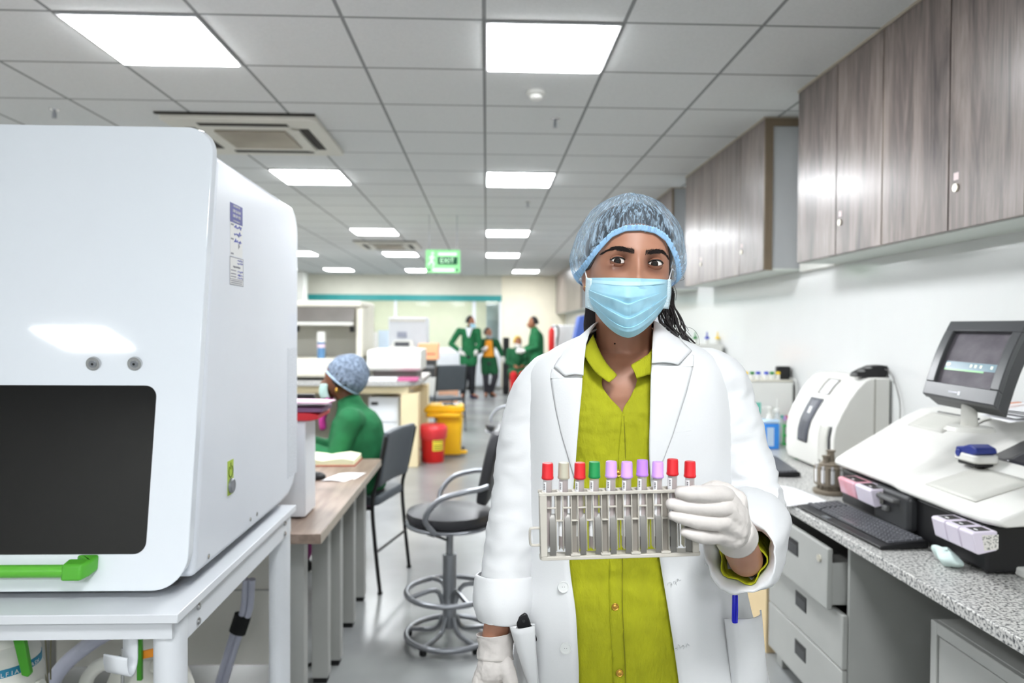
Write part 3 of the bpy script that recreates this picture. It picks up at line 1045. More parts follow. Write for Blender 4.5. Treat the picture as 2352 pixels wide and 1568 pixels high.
mpatch(.87, 1.10, 3.73, 3.84, .004, M('slate_panel', (88, 90, 98), .4), 'dark_panel', 3.68, 3.82)
mpatch(1.02, 1.055, 3.745, 3.775, .0075, paper, 'panel_sticker', th=.001)
mpatch(1.125, 1.20, 3.66, 3.79, .003, M('slot_grey', (150, 148, 142), .5), 'printer_well')
mpatch(1.125, 1.195, 3.66, 3.75, .009, paper, 'printout', th=.001)
mpatch(.80, .985, 3.475, 3.50, .002, dark_plastic, 'card_slot')
mpatch(.80, .985, 3.51, 3.60, .002, AG, 'grey_strip')
mpatch(.99, 1.012, 3.475, 3.51, .003, paper, 'white_tag', th=.001)
B().box(1.86, 1.868, ya - .0012, ya + .01, CT + .02, 1.22).build('side_seam', M('seam_grey', (170, 168, 160), .5), t)
# barcode scanner
t = thing('barcode_scanner', 'black handheld barcode scanner lying on top of the tall white machine', 'scanner', (1.88, 3.52, 1.226))
a, b_ = W(1977, 850, 3.5), W(2067, 838, 3.5)
z0 = 1.2262
B().prism([(-.098, .004), (-.088, .022), (-.05, .04), (.0, .058), (.05, .062), (.085, .058), (.088, .03), (.08, .0), (-.02, .0), (-.09, .0)],
          lambda u, v, h: (1.872 + u * .86, 3.52 + h, z0 + v * .95), -.035, .035).build('body', black_plastic, t, bevel=.012, bseg=3)
B().ell((1.815, 3.487, z0 + .03), .022, .004, .006, 12, 8).ell((1.85, 3.487, z0 + .045), .02, .004, .004, 12, 8).build('buttons', M('grey_button', (150, 150, 150), .4), t)
pts = [(1.932, 3.52, z0 + .045), (1.93, 3.43, z0 + .02), (1.93, 3.36, 1.14), (1.925, 3.34, 1.05), (1.915, 3.335, .95), (1.90, 3.33, CT + .02), (1.88, 3.30, CT + .0045), (1.86, 3.2, CT + .0045)]
B().tube(smoothpath(pts, 8), .0028, 6).build('cable', M('grey_cable', (112, 110, 108), .5), t)
# blue sanitiser bottle
bp = Wz(1768, 1030, CT)
t = thing('sanitiser_bottle', 'clear pump bottle of blue sanitiser behind the second keyboard', 'bottle', (bp.x, bp.y, CT))
blue_l = M('bright_blue_liquid', (58, 140, 228), .25, var=.05)
B().prism(rrect(.10, .062, .016, cx=bp.x, cy=bp.y), lambda u, v, h: (u, v, h), CT, CT + .15).build('bottle', blue_l, t, bevel=.006)
B().prism(rrect(.102, .064, .02, cx=bp.x, cy=bp.y), lambda u, v, h: (u, v, h), CT + .1502, CT + .176).build('clear_shoulder', M('pale_blue_clear', (190, 214, 236), .25), t, bevel=.01)
B().box(bp.x - .03, bp.x + .012, bp.y - .0325, bp.y - .0312, CT + .02, CT + .13).build('label', M('pale_label', (190, 210, 232), .5), t)
B().lathe((bp.x, bp.y, CT), [(.022, .176), (.022, .2), (.008, .203), (.008, .235), (.02, .236), (.02, .25), (.006, .252)], 18).box(bp.x - .045, bp.x, bp.y - .007, bp.y + .007, CT + .236, CT + .248).build('pump', white_plastic, t)
# green tube rack with tubes and a flask
gp = Wz(1806, 1016, CT)
gx, gy = gp.x + .01, min(gp.y + .06, 4.46)
t = thing('tube_rack', 'bright green wire tube rack standing behind the blue bottle', 'tube rack', (gx, gy, CT))
gr_m = M('bright_green_plastic', (48, 176, 86), .4, var=.05)
bb = B()
for zz in (.006, .06, .12):
    bb.box(gx - .075, gx + .075, gy - .045, gy - .038, CT + zz - .006, CT + zz + .006).box(gx - .075, gx + .075, gy + .038, gy + .045, CT + zz - .006, CT + zz + .006)
    bb.box(gx - .075, gx - .068, gy - .045, gy + .045, CT + zz - .006, CT + zz + .006).box(gx + .068, gx + .075, gy - .045, gy + .045, CT + zz - .006, CT + zz + .006)
for sx in (-.072, 0, .072):
    for sy in (-.042, .042):
        bb.box(gx + sx - .004, gx + sx + .004, gy + sy - .004, gy + sy + .004, CT, CT + .126)
bb.box(gx - .075, gx + .075, gy - .045, gy + .045, CT, CT + .003)
bb.build('rack', gr_m, t)
TUBEC = {'red': M('red_cap', (196, 28, 34), .4), 'lilac': M('lilac_cap', (205, 160, 222), .4), 'magenta': M('magenta_cap', (188, 52, 150), .4), 'blue': M('blue_cap', (60, 90, 190), .4), 'teal': M('teal_cap', (60, 180, 170), .4)}
for i, (sx, sy, c_) in enumerate(((-.055, -.02, 'lilac'), (-.03, .02, 'red'), (-.005, -.02, 'magenta'), (.02, .02, 'red'), (.02, -.02, 'lilac'), (.05, -.01, 'red'), (.05, .025, 'magenta'), (-.055, .025, 'teal'))):
    tt = thing('sample_tube', '%s capped sample tube in the green rack, %s' % (c_, ['front left', 'back, second', 'front centre', 'back centre', 'front right of centre', 'right end', 'back right', 'back left'][i]),
               'tube', (gx + sx, gy + sy, CT + .004), 'sample tubes in the green rack')
    B().cyl((gx + sx, gy + sy, CT + .004), (gx + sx, gy + sy, CT + .15), .0075, n=12).build('glass', cell_m, tt)
    B().cyl((gx + sx, gy + sy, CT + .1505), (gx + sx, gy + sy, CT + .175), .009, n=12).build('cap', TUBEC[c_], tt)
# white box on the wall side with dropper bottles on top
wb = [W(1690, 876, 4.52), W(1846, 878, 4.52)]
bx0, bx1, bz = wb[0].x, min(wb[1].x, XR - .03), wb[0].z
t = thing('reagent_cabinet', 'plain white box cabinet on the worktop behind the blue bottle', 'box', ((bx0 + bx1) / 2, 4.7, CT))
B().box(bx0, bx1, 4.52, 4.9, CT, bz).build('body', white_plastic, t, bevel=.005)
B().box(bx0 - .004, bx1, 4.515, 4.905, bz + .0002, bz + .008).build('lid', cream_plastic, t, bevel=.003)
B().box(bx0 + .11, bx0 + .16, 4.5185, 4.5198, bz - .20, bz - .13).build('teal_sticker', M('teal_sticker', (110, 190, 172), .6), t)
CAPS = {'yellow': M('yellow_cap', (238, 200, 30), .4), 'green': M('green_cap', (34, 130, 52), .4), 'blue': M('blue_vial_cap', (52, 74, 190), .4)}
for i, (px, c_, l_) in enumerate(((1713, 'yellow', 'leftmost'), (1727, 'green', 'second from the left'), (1741, 'blue', 'third from the left'),
                                  (1760, 'blue', 'fourth from the left'), (1773, 'green', 'fifth from the left'), (1787, 'yellow', 'rightmost'))):
    q = W(px, 880, 4.6)
    tt = thing('dropper_bottle', '%s capped white dropper bottle, %s on the white box cabinet' % (c_, l_), 'bottle', (q.x, 4.6, bz + .008), 'dropper bottles on the white box')
    B().lathe((q.x, 4.6, bz + .0085), [(.013, 0), (.013, .028), (.008, .033)], 14).build('bottle', white_plastic, tt)
    B().lathe((q.x, 4.6, bz + .0085), [(.0145, .0332), (.0145, .047), (.012, .05)], 14).build('cap', CAPS[c_], tt)
q = W(1826, 872, 4.62)
t = thing('power_adapter', 'black power adapter standing on the white box cabinet by the wall', 'adapter', (q.x, 4.62, bz + .0085))
qx = min(q.x, XR - .055)
B().prism(rrect(.085, .06, .014, cx=qx, cy=4.62), lambda u, v, h: (u, v, h), bz + .0085, bz + .092).build('housing', black_plastic, t, bevel=.008)
B().tube(smoothpath([(qx + .03, 4.588, bz + .02), (qx + .035, 4.505, bz + .0), (qx + .03, 4.49, bz - .15), (qx + .02, 4.46, .9), (qx + .02, 4.4, CT + .005)], 8), .003, 6).build('cable', white_plastic, t)
# tall bottle with wash tube between
fp = Wz(1808, 1000, CT)
fx, fy = 1.79, 4.44
t = thing('wash_bottle', 'clear plastic wash bottle standing behind the green rack', 'bottle', (fx, fy, CT))
B().lathe((fx, fy, CT), [(.034, 0), (.036, .01), (.036, .15), (.014, .185), (.014, .2)], 20).build('bottle', clear_plastic, t)
B().lathe((fx, fy, CT), [(.017, .2), (.017, .22), (.006, .225), (.005, .28)], 16).build('cap', white_plastic, t)
# farther along the counter
t = thing('white_cabinet', 'tall white box on the worktop behind the standing person, topped by three small bottles', 'box', (1.75, 6.1, CT))
B().box(1.50, XR - .03, 5.9, 6.3, CT, 1.335).build('body', white_plastic, t, bevel=.008)
B().box(1.505, 1.7, 5.895, 5.8999, .8, 1.28).build('door', AG, t, bevel=.003)
for (px, c_, l_) in ((1597, 'green', 'left'), (1624, 'blue', 'middle'), (1648, 'yellow', 'right')):
    q = W(px, 772, 6.05)
    tt = thing('dropper_bottle', '%s tipped dropper bottle on the far white box, the %s one of three' % (c_, l_), 'bottle', (q.x, 6.05, 1.3355), 'dropper bottles on the far box')
    B().lathe((q.x, 6.05, 1.3355), [(.016, 0), (.016, .034), (.01, .04)], 14).build('bottle', white_plastic, tt)
    B().lathe((q.x, 6.05, 1.3355), [(.019, .0402), (.019, .056), (.006, .06), (.004, .10)], 14).build('cap', CAPS[c_], tt)
# ------------------------------------------------------------------ instrument table and the big analyser on the left
TZ = 0.85
TX = -0.641
TYF, TYR = 1.545, 2.50
mg = M('instrument_white', (229, 233, 240), 0.3, var=.008, coat=0.3)
fr_m = M('glossy_white_door', (236, 241, 247), 0.05, var=.006, scale=2, coat=.3)
t = thing('instrument_table', 'white steel table with round legs under the large white analyser', 'table', (-1.2, 2.0, 0))
B().box(-2.1, TX, TYF, TYR, TZ - .02, TZ).build('tabletop', white_metal, t, bevel=.002)
B().box(-2.05, TX - .02, TYF + .02, TYF + .035, TZ - .06, TZ - .0205).build('front_apron', white_metal, t)
B().box(TX - .03, TX - .012, TYF + .04, TYR - .02, TZ - .085, TZ - .0205).build('side_apron', white_metal, t, bevel=.001)
for (lx, ly) in ((TX - .04, TYF + .06), (TX - .04, TYR - .055), (-2.0, TYF + .06), (-2.0, TYR - .055)):
    lg = B().cyl((lx, ly, 0.012), (lx, ly, TZ - .0205), .034, n=28).build('leg', white_metal, t)
    B().cyl((lx, ly, 0), (lx, ly, .0115), .03, n=20).build('foot', black_rubber, lg)
for (yy, zz) in ((TYF + .14, TZ - .036), (TYF + .14, TZ - .07), (TYR - .1, TZ - .036), (TYR - .1, TZ - .07)):
    B().lathe((TX - .012, yy, zz), [(.009, 0), (.009, .002), (.006, .005)], 14, 'X').build('bolt', chrome, t)
# J hook under the front edge
hx = W(297, 1460, TYF + .04).x
hk = smoothpath([(0, 0), (.0, -.03), (.001, -.052), (.008, -.068), (.022, -.074), (.034, -.066), (.038, -.05), (.038, -.030)], 4)
hd_, hw_ = Vector((-.35, -.94, 0)), Vector((.94, -.35, 0))
vs = []
for a_, b_ in hk:
    p_ = Vector((hx, TYF + .045, TZ - .0605 + b_)) + hd_ * a_
    wd_ = .019 + .012 * min(1, max(0, a_) / .03)
    vs += [p_ - hw_ * wd_, p_ + hw_ * wd_]
B().add(vs, [(2 * i, 2 * i + 1, 2 * i + 3, 2 * i + 2) for i in range(len(hk) - 1)]).build('hook', white_metal, t, solid=.004)

# the analyser itself
MX, MYR = -0.66, 2.60
ZB, ZT = TZ + .03, 1.872
t = thing('large_analyser', 'large white box analyser with dark window and green handle on the left', 'analyser', (-1.3, 2.1, TZ))
GX = -2.0
sidep = lambda z: lerp(1.66, 1.80, (z - ZB) / (ZT - ZB))
pf = [(sidep(ZB) + .02, ZB), (sidep(ZT) + .02, ZT - .012), (sidep(ZT) + .03, ZT), (MYR - .07, ZT - .012), (MYR - .035, ZT - .03), (MYR - .008, ZT - .065), (MYR, ZT - .11), (MYR, ZB + .12), (MYR - .02, ZB + .07), (MYR - .06, ZB + .03), (MYR - .12, ZB + .005), (MYR - .2, ZB)]
B().prism(pf, lambda u, v, h: (h, u, v), GX, MX).build('housing', mg, t, bevel=.022, bseg=4, angle=60)
B().box(GX + .02, MX - .05, sidep(ZB) + .05, MYR - .12, TZ + .012, ZB + .005).build('base_plinth', dark_plastic, t)
for (xx, yy) in ((MX - .12, 1.76), (MX - .12, 2.35), (GX + .1, 1.76), (GX + .1, 2.35)):
    B().cyl((xx, yy, TZ), (xx, yy, TZ + .013), .03).build('foot', black_rubber, t)
# leaning front door: rounded sheet with real thickness
zlo, zhi = W(300, 1356, 1.63).z, W(400, 290, 1.79).z
hD = zhi - zlo
frn = lambda z: lerp(1.625, 1.795, (z - zlo) / hD)


def dp(x, z, h):
    """point on the leaning door plane, h metres out of it"""
    return Vector((x, frn(z) - h * .985, z - h * .17 + h * .0))


xr_t = W(491, 380, 1.785).x
out = rrect(MX + .004 - GX, hD, (.075, .066, .07, .07), 10, cx=(GX + MX + .004) / 2, cy=(zlo + zhi) / 2)
B().prism(out, lambda u, v, h: dp(u, v, h), -.03, 0).build('front_door', fr_m, t, bevel=.0025, bseg=3)
# dark window set into the door
wx1 = W(360, 1000, frn(1.3)).x
wz1, wz0 = W(300, 884, frn(1.38)).z, W(300, 1270, frn(.98)).z
B().prism(rrect(wx1 - (GX + .2), wz1 - wz0, .026, 8, cx=(wx1 + GX + .2) / 2, cy=(wz0 + wz1) / 2), lambda u, v, h: dp(u, v, h), -.02, .0012).build('dark_window', M('smoked_black_glass', (16, 16, 17), 0.06, spec=.55, var=.1), t)
for px in (216, 311):
    zz = W(px, 834, frn(1.41)).z
    xx = W(px, 834, frn(zz)).x
    c = dp(xx, zz, 0)
    n_ = (dp(xx, zz, 1) - c)
    k = B()
    k.tube([c, c + n_ * .006], [.0165, .0155], 28)
    k = k.build('lock', chrome, t)
    B().tube([c + n_ * .0062, c + n_ * .0085], [.0085, .008], 20).build('lock_barrel', silver, k)
    B().tube([c + n_ * .0086, c + n_ * .009], [.003, .003], 12).build('keyhole', black_plastic, k)
# green bar handle
grn = M('leaf_green_plastic', (98, 186, 60), .35, var=.03)
hz = W(80, 1310, frn(.93) - .05).z
p_end = W(225, 1302, frn(hz) - .03)
hx1 = W(150, 1310, frn(hz) - .052).x
han = B().cyl(dp(GX + .3, hz, .036), dp(hx1, hz, .036), .0135, n=20).build('handle', grn, t)
gd = M('deeper_green_plastic', (84, 172, 50), .4, var=.03)
xe_ = W(228, 1300, frn(hz) - .0).x
for s_, x_a, x_b in ((1, hx1, xe_),):
    prof = [(x_a - .012, .020), (x_a - .012, .051), (x_a + .03, .051), (x_b - .004, .030), (x_b, 0), (x_b - .05, 0), (x_a + .02, .020)]
    B().prism(prof, lambda u, v, h: dp(u, hz + h + .002, v), -.017, .017).build('handle_mount', gd, han, bevel=.006, bseg=3)
# label sheets and the power strip on the right-hand side (x = MX)
def side(px, py):
    q = Wx(px, py, MX + .0006)
    return q


def sticker(pa, pb, pc_, mat, nm, lift=.0006):
    """pa top-left, pb top-right, pc bottom (left) pixels on the side of the machine"""
    a, b_, c = side(*pa), side(*pb), side(*pc_)
    y0, y1, z1, z0 = a.y, b_.y, (a.z + b_.z) / 2, c.z
    B().box(MX + .0001, MX + lift, y0, y1, z0, z1).build(nm, mat, t)
    return y0, y1, z0, z1


navy = M('navy_label', (62, 64, 140), .5, var=.04)
ink = M('blue_ink', (112, 118, 200), .6)
lw = M('label_white', (228, 228, 226), .6, var=.01)
y0, y1, z0, z1 = sticker((529, 467), (557, 474), (529, 508), navy, 'navy_label', .0008)
hgt = z1 - z0
for i, (tx, sz, vz) in enumerate((('CUSTOMER CARE', .13, .88), ('1800 266 6060', .20, .62), ('1800 209 1850', .20, .36), ('for service please call', .11, .12))):
    text('lettering', tx, lw, t, (MX + .001, (y0 + y1) / 2, z0 + hgt * vz), (0, 1, 0), (0, 0, 1), hgt * sz)
ya, yb_, za, zb_ = sticker((529, 510), (557, 517), (529, 585), lw, 'service_label', .0005)
hh = zb_ - za


def scrib(y0, y1, z, n, amp, mat, nm, th=.0009):
    pts = [(MX + .0012, lerp(y0, y1, k / n), z + amp * (noise.noise(Vector((k * .9, z * 90, 3))))) for k in range(n + 1)]
    B().tube(pts, th, 5).build(nm, mat, t)


for i, vz in enumerate((.90, .68, .46)):
    scrib(ya + .3 * (yb_ - ya), ya + .9 * (yb_ - ya), za + hh * vz, 16, .011, ink, 'handwriting')
ink_g = M('grey_print', (130, 130, 140), .6)
for vz in (.93, .50, .06):
    B().box(MX + .0005, MX + .0008, ya + .06 * (yb_ - ya), ya + .26 * (yb_ - ya), za + hh * vz - .002, za + hh * vz + .002).build('printed_line', ink_g, t)
B().prism([(0, 0), (.012, .008), (0, .016)], lambda u, v, h: (MX + h, lerp(ya, yb_, .65) + u, za + hh * .24 + v), .0005, .0009).build('emblem', ink_g, t)
yc, yd_, zc_, zd_ = sticker((528, 588), (559, 595), (528, 653), lw, 'inspection_label', .0005)
hh = zd_ - zc_
B().box(MX + .0004, MX + .0007, yc, yd_, zd_ - .002, zd_).box(MX + .0004, MX + .0007, yc, yd_, zc_, zc_ + .002).box(MX + .0004, MX + .0007, yc, yc + .002, zc_, zd_).box(MX + .0004, MX + .0007, yd_ - .002, yd_, zc_, zd_) \
    .box(MX + .0004, MX + .0007, yc, yd_, zc_ + hh * .2, zc_ + hh * .2 + .0015).build('label_rule', ink_g, t)
text('lettering', 'Inspection Report', ink_g, t, (MX + .0009, (yc + yd_) / 2, zc_ + hh * .66), (0, 1, 0), (0, 0, 1), hh * .10)
for vz in (.9, .8, .5, .38, .28):
    scrib(lerp(yc, yd_, .55), lerp(yc, yd_, .93), zc_ + hh * vz, 10, .006, ink, 'handwriting', .0007)
for vz in (.52, .4, .3, .15, .08):
    B().box(MX + .0005, MX + .0008, lerp(yc, yd_, .08), lerp(yc, yd_, .45 if vz > .2 else .9), zc_ + hh * vz - .0012, zc_ + hh * vz + .0012).build('printed_line', ink_g, t)
# lime switch strip
lime = M('lime_label', (172, 196, 70), .5, var=.03)
y0, y1, z0, z1 = sticker((523, 1058), (536, 1055), (522, 1140), lime, 'switch_strip', .001)
oc = M('olive_mark', (84, 104, 30), .6)
cz_, cy_ = lerp(z0, z1, .68), (y0 + y1) / 2
rr = (y1 - y0) * .36
B().tube([(MX + .0012, cy_ + rr * math.sin(a), cz_ + rr * math.cos(a)) for a in [R(35 + 290 * k / 20) for k in range(21)]], .0013, 6) \
    .tube([(MX + .0012, cy_, cz_ + rr * .3), (MX + .0012, cy_, cz_ + rr * 1.5)], .0013, 6).build('power_symbol', oc, t)
B().lathe((MX, cy_, lerp(z0, z1, .26)), [((y1 - y0) * .46, .0005), ((y1 - y0) * .46, .006), ((y1 - y0) * .38, .009), (.004, .0085)], 28, 'X').build('power_button', silver, t)
# perforated vent at the rear edge
q0, q1 = side(661, 800), side(680, 1085)
vm = M('vent_grille', (196, 200, 206), .5, scale=220, col2=(226, 230, 236))
B().box(MX + .0001, MX + .0008, q0.y, MYR - .02, q1.z, q0.z).build('vent_panel', vm, t)
for (px, py) in ((479, 1277), (575, 1192), (590, 1180)):
    q = side(px, py)
    B().lathe((MX, q.y, max(q.z, ZB + .012)), [(.006, 0), (.006, .002), (.003, .003)], 12, 'X').build('screw', chrome, t)

# ------------------------------------------------------------------ containers under the table
cont_m = M('milky_plastic', (222, 222, 214), .45, var=.02)
q = W(20, 1520, 1.66)
cx_, cy_ = W(-15, 1530, 1.72).x, 1.74
t = thing('wash_bottle_container', 'white plastic bottle with a blue label band under the table, lower left corner', 'bottle', (cx_, cy_, .18))
zt0 = W(20, 1462, 1.72).z
zz_ = zt0 - .18
prof = [(.085, 0), (.09, .01), (.09, zz_ - .09), (.083, zz_ - .07), (.083, zz_ - .045), (.074, zz_ - .03), (.055, zz_ - .02), (.055, zz_), (.05, zz_ + .004)]
B().lathe((cx_, cy_, .18), prof, 40).build('bottle', cont_m, t)
bz_ = zt0 - .068
B().lathe((cx_, cy_, 0), [(.0845, bz_ - .012), (.0845, bz_ + .012)], 40).build('label_band', M('blue_label_band', (40, 128, 160), .5), t)
wtx = lw
for i, ch in enumerate('AutoDELFIA  WASH'):
    a = R(-92 + i * 6.4)
    text('lettering', ch, wtx, t, (cx_ + .0852 * math.cos(a), cy_ + .0852 * math.sin(a), bz_), (-math.sin(a), math.cos(a), 0), (0, 0, 1), .0135)
B().box(cx_ - .07, cx_ + .07, cy_ - .02, cy_ + .02, .162, .1795).build('stand_pad', white_metal, t)
B().cyl((cx_ + .075, cy_ - .01, bz_ - .06), (cx_ + .105, cy_ - .01, bz_ - .05), .014, n=14).build('spout', cont_m, t)
gv = M('valve_green', (66, 150, 36), .4)
B().prism([(-.01, .012), (.016, .012), (.03, -.07), (.024, -.078), (.010, -.074)], lambda u, v, h: (cx_ + .075 + u, cy_ - .05 + h, zt0 + .0 + v), -.006, .006).build('green_lever', gv, t, bevel=.002)
t2 = thing('shelf', 'white lower shelf of the instrument table, below the picture', 'shelf', (-1.3, 2.0, .14))
B().box(-1.96, TX - .08, TYF + .1, TYR - .1, .144, .162).build('board', white_metal, t2)
# second canister with moulded loop handles
kx, ky = W(330, 1560, 1.95).x, 1.98
zk = W(330, 1500, 1.95).z
t = thing('canister', 'white plastic canister with loop handles under the table behind the round leg', 'canister', (kx, ky, .163))
zq_ = zk - .163
bb = B().lathe((kx, ky, .163), [(.10, 0), (.105, .01), (.105, zq_ - .09), (.09, zq_ - .05), (.05, zq_ - .01), (.05, zq_ + .05)], 36)
bb.build('body', cont_m, t)
for s_ in (-1, 1):
    pts = smoothpath([(kx + s_ * .04, ky - .06, zk - .02), (kx + s_ * .085, ky - .075, zk - .008), (kx + s_ * .125, ky - .07, zk - .05), (kx + s_ * .13, ky - .06, zk - .12), (kx + s_ * .10, ky - .05, zk - .16)], 6)
    B().tube(pts, .017, 12).build('loop_handle', cont_m, t)
B().box(kx - .006 + .03, kx + .006 + .03, ky - .12, ky - .11, zk - .03, zk + .075).build('green_lever', gv, t, bevel=.001)
B().cyl((kx - .02, ky - .10, zk - .07), (kx - .02, ky - .10, zk + .045), .0045, n=10).cyl((kx - .055, ky - .10, zk - .075), (kx + .02, ky - .10, zk - .07), .0055, n=10).cyl((kx - .03, ky - .10, zk + .02), (kx + .02, ky - .10, zk + .02), .007, n=10).build('clamp', chrome, t)
B().prism([(.03, .02), (.10, .035), (.10, .055), (.03, .04)], lambda u, v, h: (kx + u, ky - .108 + h, zk + v), -.003, .003).build('orange_tag', M('orange_tag', (240, 150, 40), .5), t)
# hoses
ho = M('clear_hose', (196, 198, 214), .3, var=.03)
t = thing('hose', 'bundle of clear plastic hoses hanging behind the table leg with a black sleeve', 'hose', (W(560, 1400, 2.62).x, 2.66, .7))
for dx in (-.012, .012):
    B().tube(smoothpath([W(572 + dx * 600, 1330, 2.60), W(566 + dx * 600, 1400, 2.62), W(545 + dx * 600, 1450, 2.64), W(520 + dx * 600, 1530, 2.68), W(490 + dx * 600, 1640, 2.70), W(470 + dx * 600, 1780, 2.70)], 6), .012, 10).build('tube', ho, t)
B().tube([W(558, 1412, 2.625), W(545, 1452, 2.638)], .03, 16, sq=(1, .6)).build('sleeve', black_rubber, t)
t = thing('hose', 'wide curved clear hose sagging under the table at the lower left', 'hose', (W(200, 1480, 2.2).x, 2.2, .6))
B().tube(smoothpath([W(300, 1440, 2.15), W(250, 1452, 2.15), W(190, 1490, 2.2), W(145, 1530, 2.2), W(118, 1572, 2.2), W(100, 1620, 2.2)], 7), .022, 14).build('tube', ho, t)
t = thing('tubing', 'thin olive plastic tubes running down under the table beside the blue banded bottle', 'tube', (W(105, 1500, 2.0).x, 2.0, .6))
th_ = M('olive_tubing', (128, 124, 100), .4)
B().tube(smoothpath([W(103, 1440, 2), W(106, 1500, 2), W(112, 1590, 2)], 6), .0022, 8).build('tube', th_, t)
B().tube(smoothpath([W(119, 1440, 2), W(116, 1500, 2), W(116, 1560, 2)], 6), .0022, 8).build('tube', th_, t)
B().tube(smoothpath([W(82, 1505, 1.9), W(98, 1540, 1.95), W(114, 1580, 2)], 6), .0032, 8).build('tube', th_, t)

# ------------------------------------------------------------------ wood topped desk behind it
DZ = .74
DX = -.566
DY0, DY1 = 2.535, 4.0
t = thing('desk', 'long brown wood topped desk with grey legs behind the instrument table', 'desk', (-1.4, 3.2, 0))
B().box(-2.6, DX, DY0, DY1, DZ - .035, DZ).build('desktop', wood_desk, t, bevel=.002)
B().box(DX - .0002, DX + .0012, DY0, DY1, DZ - .034, DZ - .001).build('edge_band', M('beige_edge_band', (170, 160, 146), .45), t)
leg_m = M('grey_desk_leg', (168, 169, 165), .4, var=.02)
for (px, py, yy, wd) in ((703, 0, 2.74, .06), (757, 0, 3.02, .066), (785, 0, 3.18, .05), (815, 0, 3.58, .06), (830, 0, 3.92, .05)):
    x1 = W(px, 1300, yy).x
    if yy == 3.92:
        x1 = -.64
    lg = B().box(x1 - wd, x1, yy - .03, yy + .03, .022, DZ - .0355).build('leg', leg_m, t, bevel=.003)
    B().box(x1 - wd + .006, x1 - .006, yy - .024, yy + .024, 0, .0215).build('foot', black_rubber, lg)
for xx in (-2.5, -1.6):
    for yy in (2.7, 3.9):
        lg = B().box(xx - .03, xx + .03, yy - .03, yy + .03, .022, DZ - .0355).build('leg', leg_m, t, bevel=.003)
        B().box(xx - .02, xx + .02, yy - .02, yy + .02, 0, .0215).build('foot', black_rubber, lg)
B().box(-2.55, -.80, 2.95, 2.97, .10, DZ - .036).build('modesty_panel', M('pale_panel', (238, 236, 228), .5, var=.01), t)
B().box(-2.55, -.80, 2.944, 2.9495, .40, .404).build('panel_joint', leg_m, t)
# black strap and red folder hanging below the desk
tag(B().box(-.735, -.70, 3.30, 3.34, .30, .70).build('cable_duct', black_plastic, None, bevel=.004), 'black vertical cable duct under the wood desk', 'cable duct')
B_ = tag(B().tube(smoothpath([(-.72, 3.27, .30), (-.70, 3.26, .22), (-.69, 3.25, .12), (-.71, 3.2, .012), (-.8, 3.1, .008)], 6), .008, 8).build('cable', black_rubber, None), 'black cable dropping from the duct to the floor', 'cable')

# on the desk
bx = W(703, 1190, 2.75)
t = thing('computer_tower', 'white computer tower standing on the wood desk beside the large analyser', 'computer', (bx.x - .2, 2.8, DZ))
tz_ = W(703, 965, 2.75).z
B().box(bx.x - .42, bx.x, 2.74, 2.90, DZ + .006, tz_).build('case', white_metal, t, bevel=.004)
B().box(bx.x - .4, bx.x - .02, 2.75, 2.89, DZ, DZ + .0055).build('foot', black_rubber, t)
tag(B().prism([(-.36, 0), (.02, 0), (.05, .006), (.05, .022), (.02, .028), (-.36, .028)], lambda u, v, h: (bx.x + u, h, tz_ + .001 + v), 2.72, 2.93).build('folder', M('red_folder', (196, 34, 44), .45), None, bevel=.003),
    'red folder lying on the white computer tower', 'folder')
tag(B().prism([(-.36, 0), (.06, .0), (.06, .016), (-.36, .016)], lambda u, v, h: (bx.x + u, h, tz_ + .030 + v), 2.74, 2.92).build('folder', M('purple_folder', (120, 88, 120), .5), None, bevel=.003),
    'dull purple folder on top of the red one', 'folder')
t = tag(B().grid(lambda u, v: Vector((lerp(bx.x - .34, bx.x + .075, u), lerp(2.73, 2.91, v), tz_ + .048 + .02 * math.sin(2.2 * u) * (1 - .3 * v))), 12, 6).build('papers', M('pink_paper', (236, 196, 216), .8), None, solid=.006), 'stack of pink papers on the folders', 'papers')
# monitor seen edge on
mx1 = W(721, 1000, 3.25).x
t = thing('monitor', 'black computer monitor seen from behind on the wood desk', 'monitor', (mx1 - .25, 3.27, DZ))
B().box(mx1 - .46, mx1, 3.25, 3.285, W(721, 1045, 3.25).z, W(721, 905, 3.25).z).build('panel', black_plastic, t, bevel=.006)
B().box(mx1 - .26, mx1 - .2, 3.286, 3.31, DZ + .012, 1.0).build('stand', black_plastic, t)
B().lathe((mx1 - .23, 3.30, DZ), [(.11, 0), (.11, .008), (.05, .0125)], 24).build('stand_base', black_plastic, t)
# open book
bk = Wz(756, 1062, DZ)
t = thing('book', 'thick open register with yellowish pages and red cover on the wood desk', 'book', (bk.x, bk.y, DZ))
B().box(bk.x - .17, bk.x + .155, bk.y - .11, bk.y + .12, DZ + .0002, DZ + .006).build('cover', M('red_brown_cover', (172, 84, 66), .6), t, bevel=.001)
pg = M('cream_pages', (232, 236, 200), .8, var=.03)
B().prism([(-.165, 0), (.15, 0), (.148, .024), (.09, .034), (.02, .026), (-.01, .02), (-.04, .026), (-.10, .032), (-.163, .026)], lambda u, v, h: (bk.x + u, h, DZ + .0062 + v), bk.y - .105, bk.y + .115).build('pages', pg, t)
pp = Wz(790, 1097, DZ)
tag(B().grid(lambda u, v: Vector((pp.x + (u - .5) * .13 + .05 * (v - .5), pp.y + (v - .5) * .17, DZ + .003 + .012 * max(0, u + v - 1.3) + .004 * math.sin(5 * u))), 8, 8).build('paper_sheet', paper, None, solid=.0008),
    'white slip of paper on the desk in front of the open register', 'paper')
mo = Wz(722, 1100, DZ)
t = thing('mouse', 'black computer mouse on the wood desk', 'mouse', (mo.x, mo.y, DZ))
B().ell((mo.x, mo.y, DZ + .012), .055, .034, .024, 20, 10).build('shell', black_plastic, t)
for v in t.children[0].data.vertices:
    if v.co.z < 0:
        v.co.z = 0
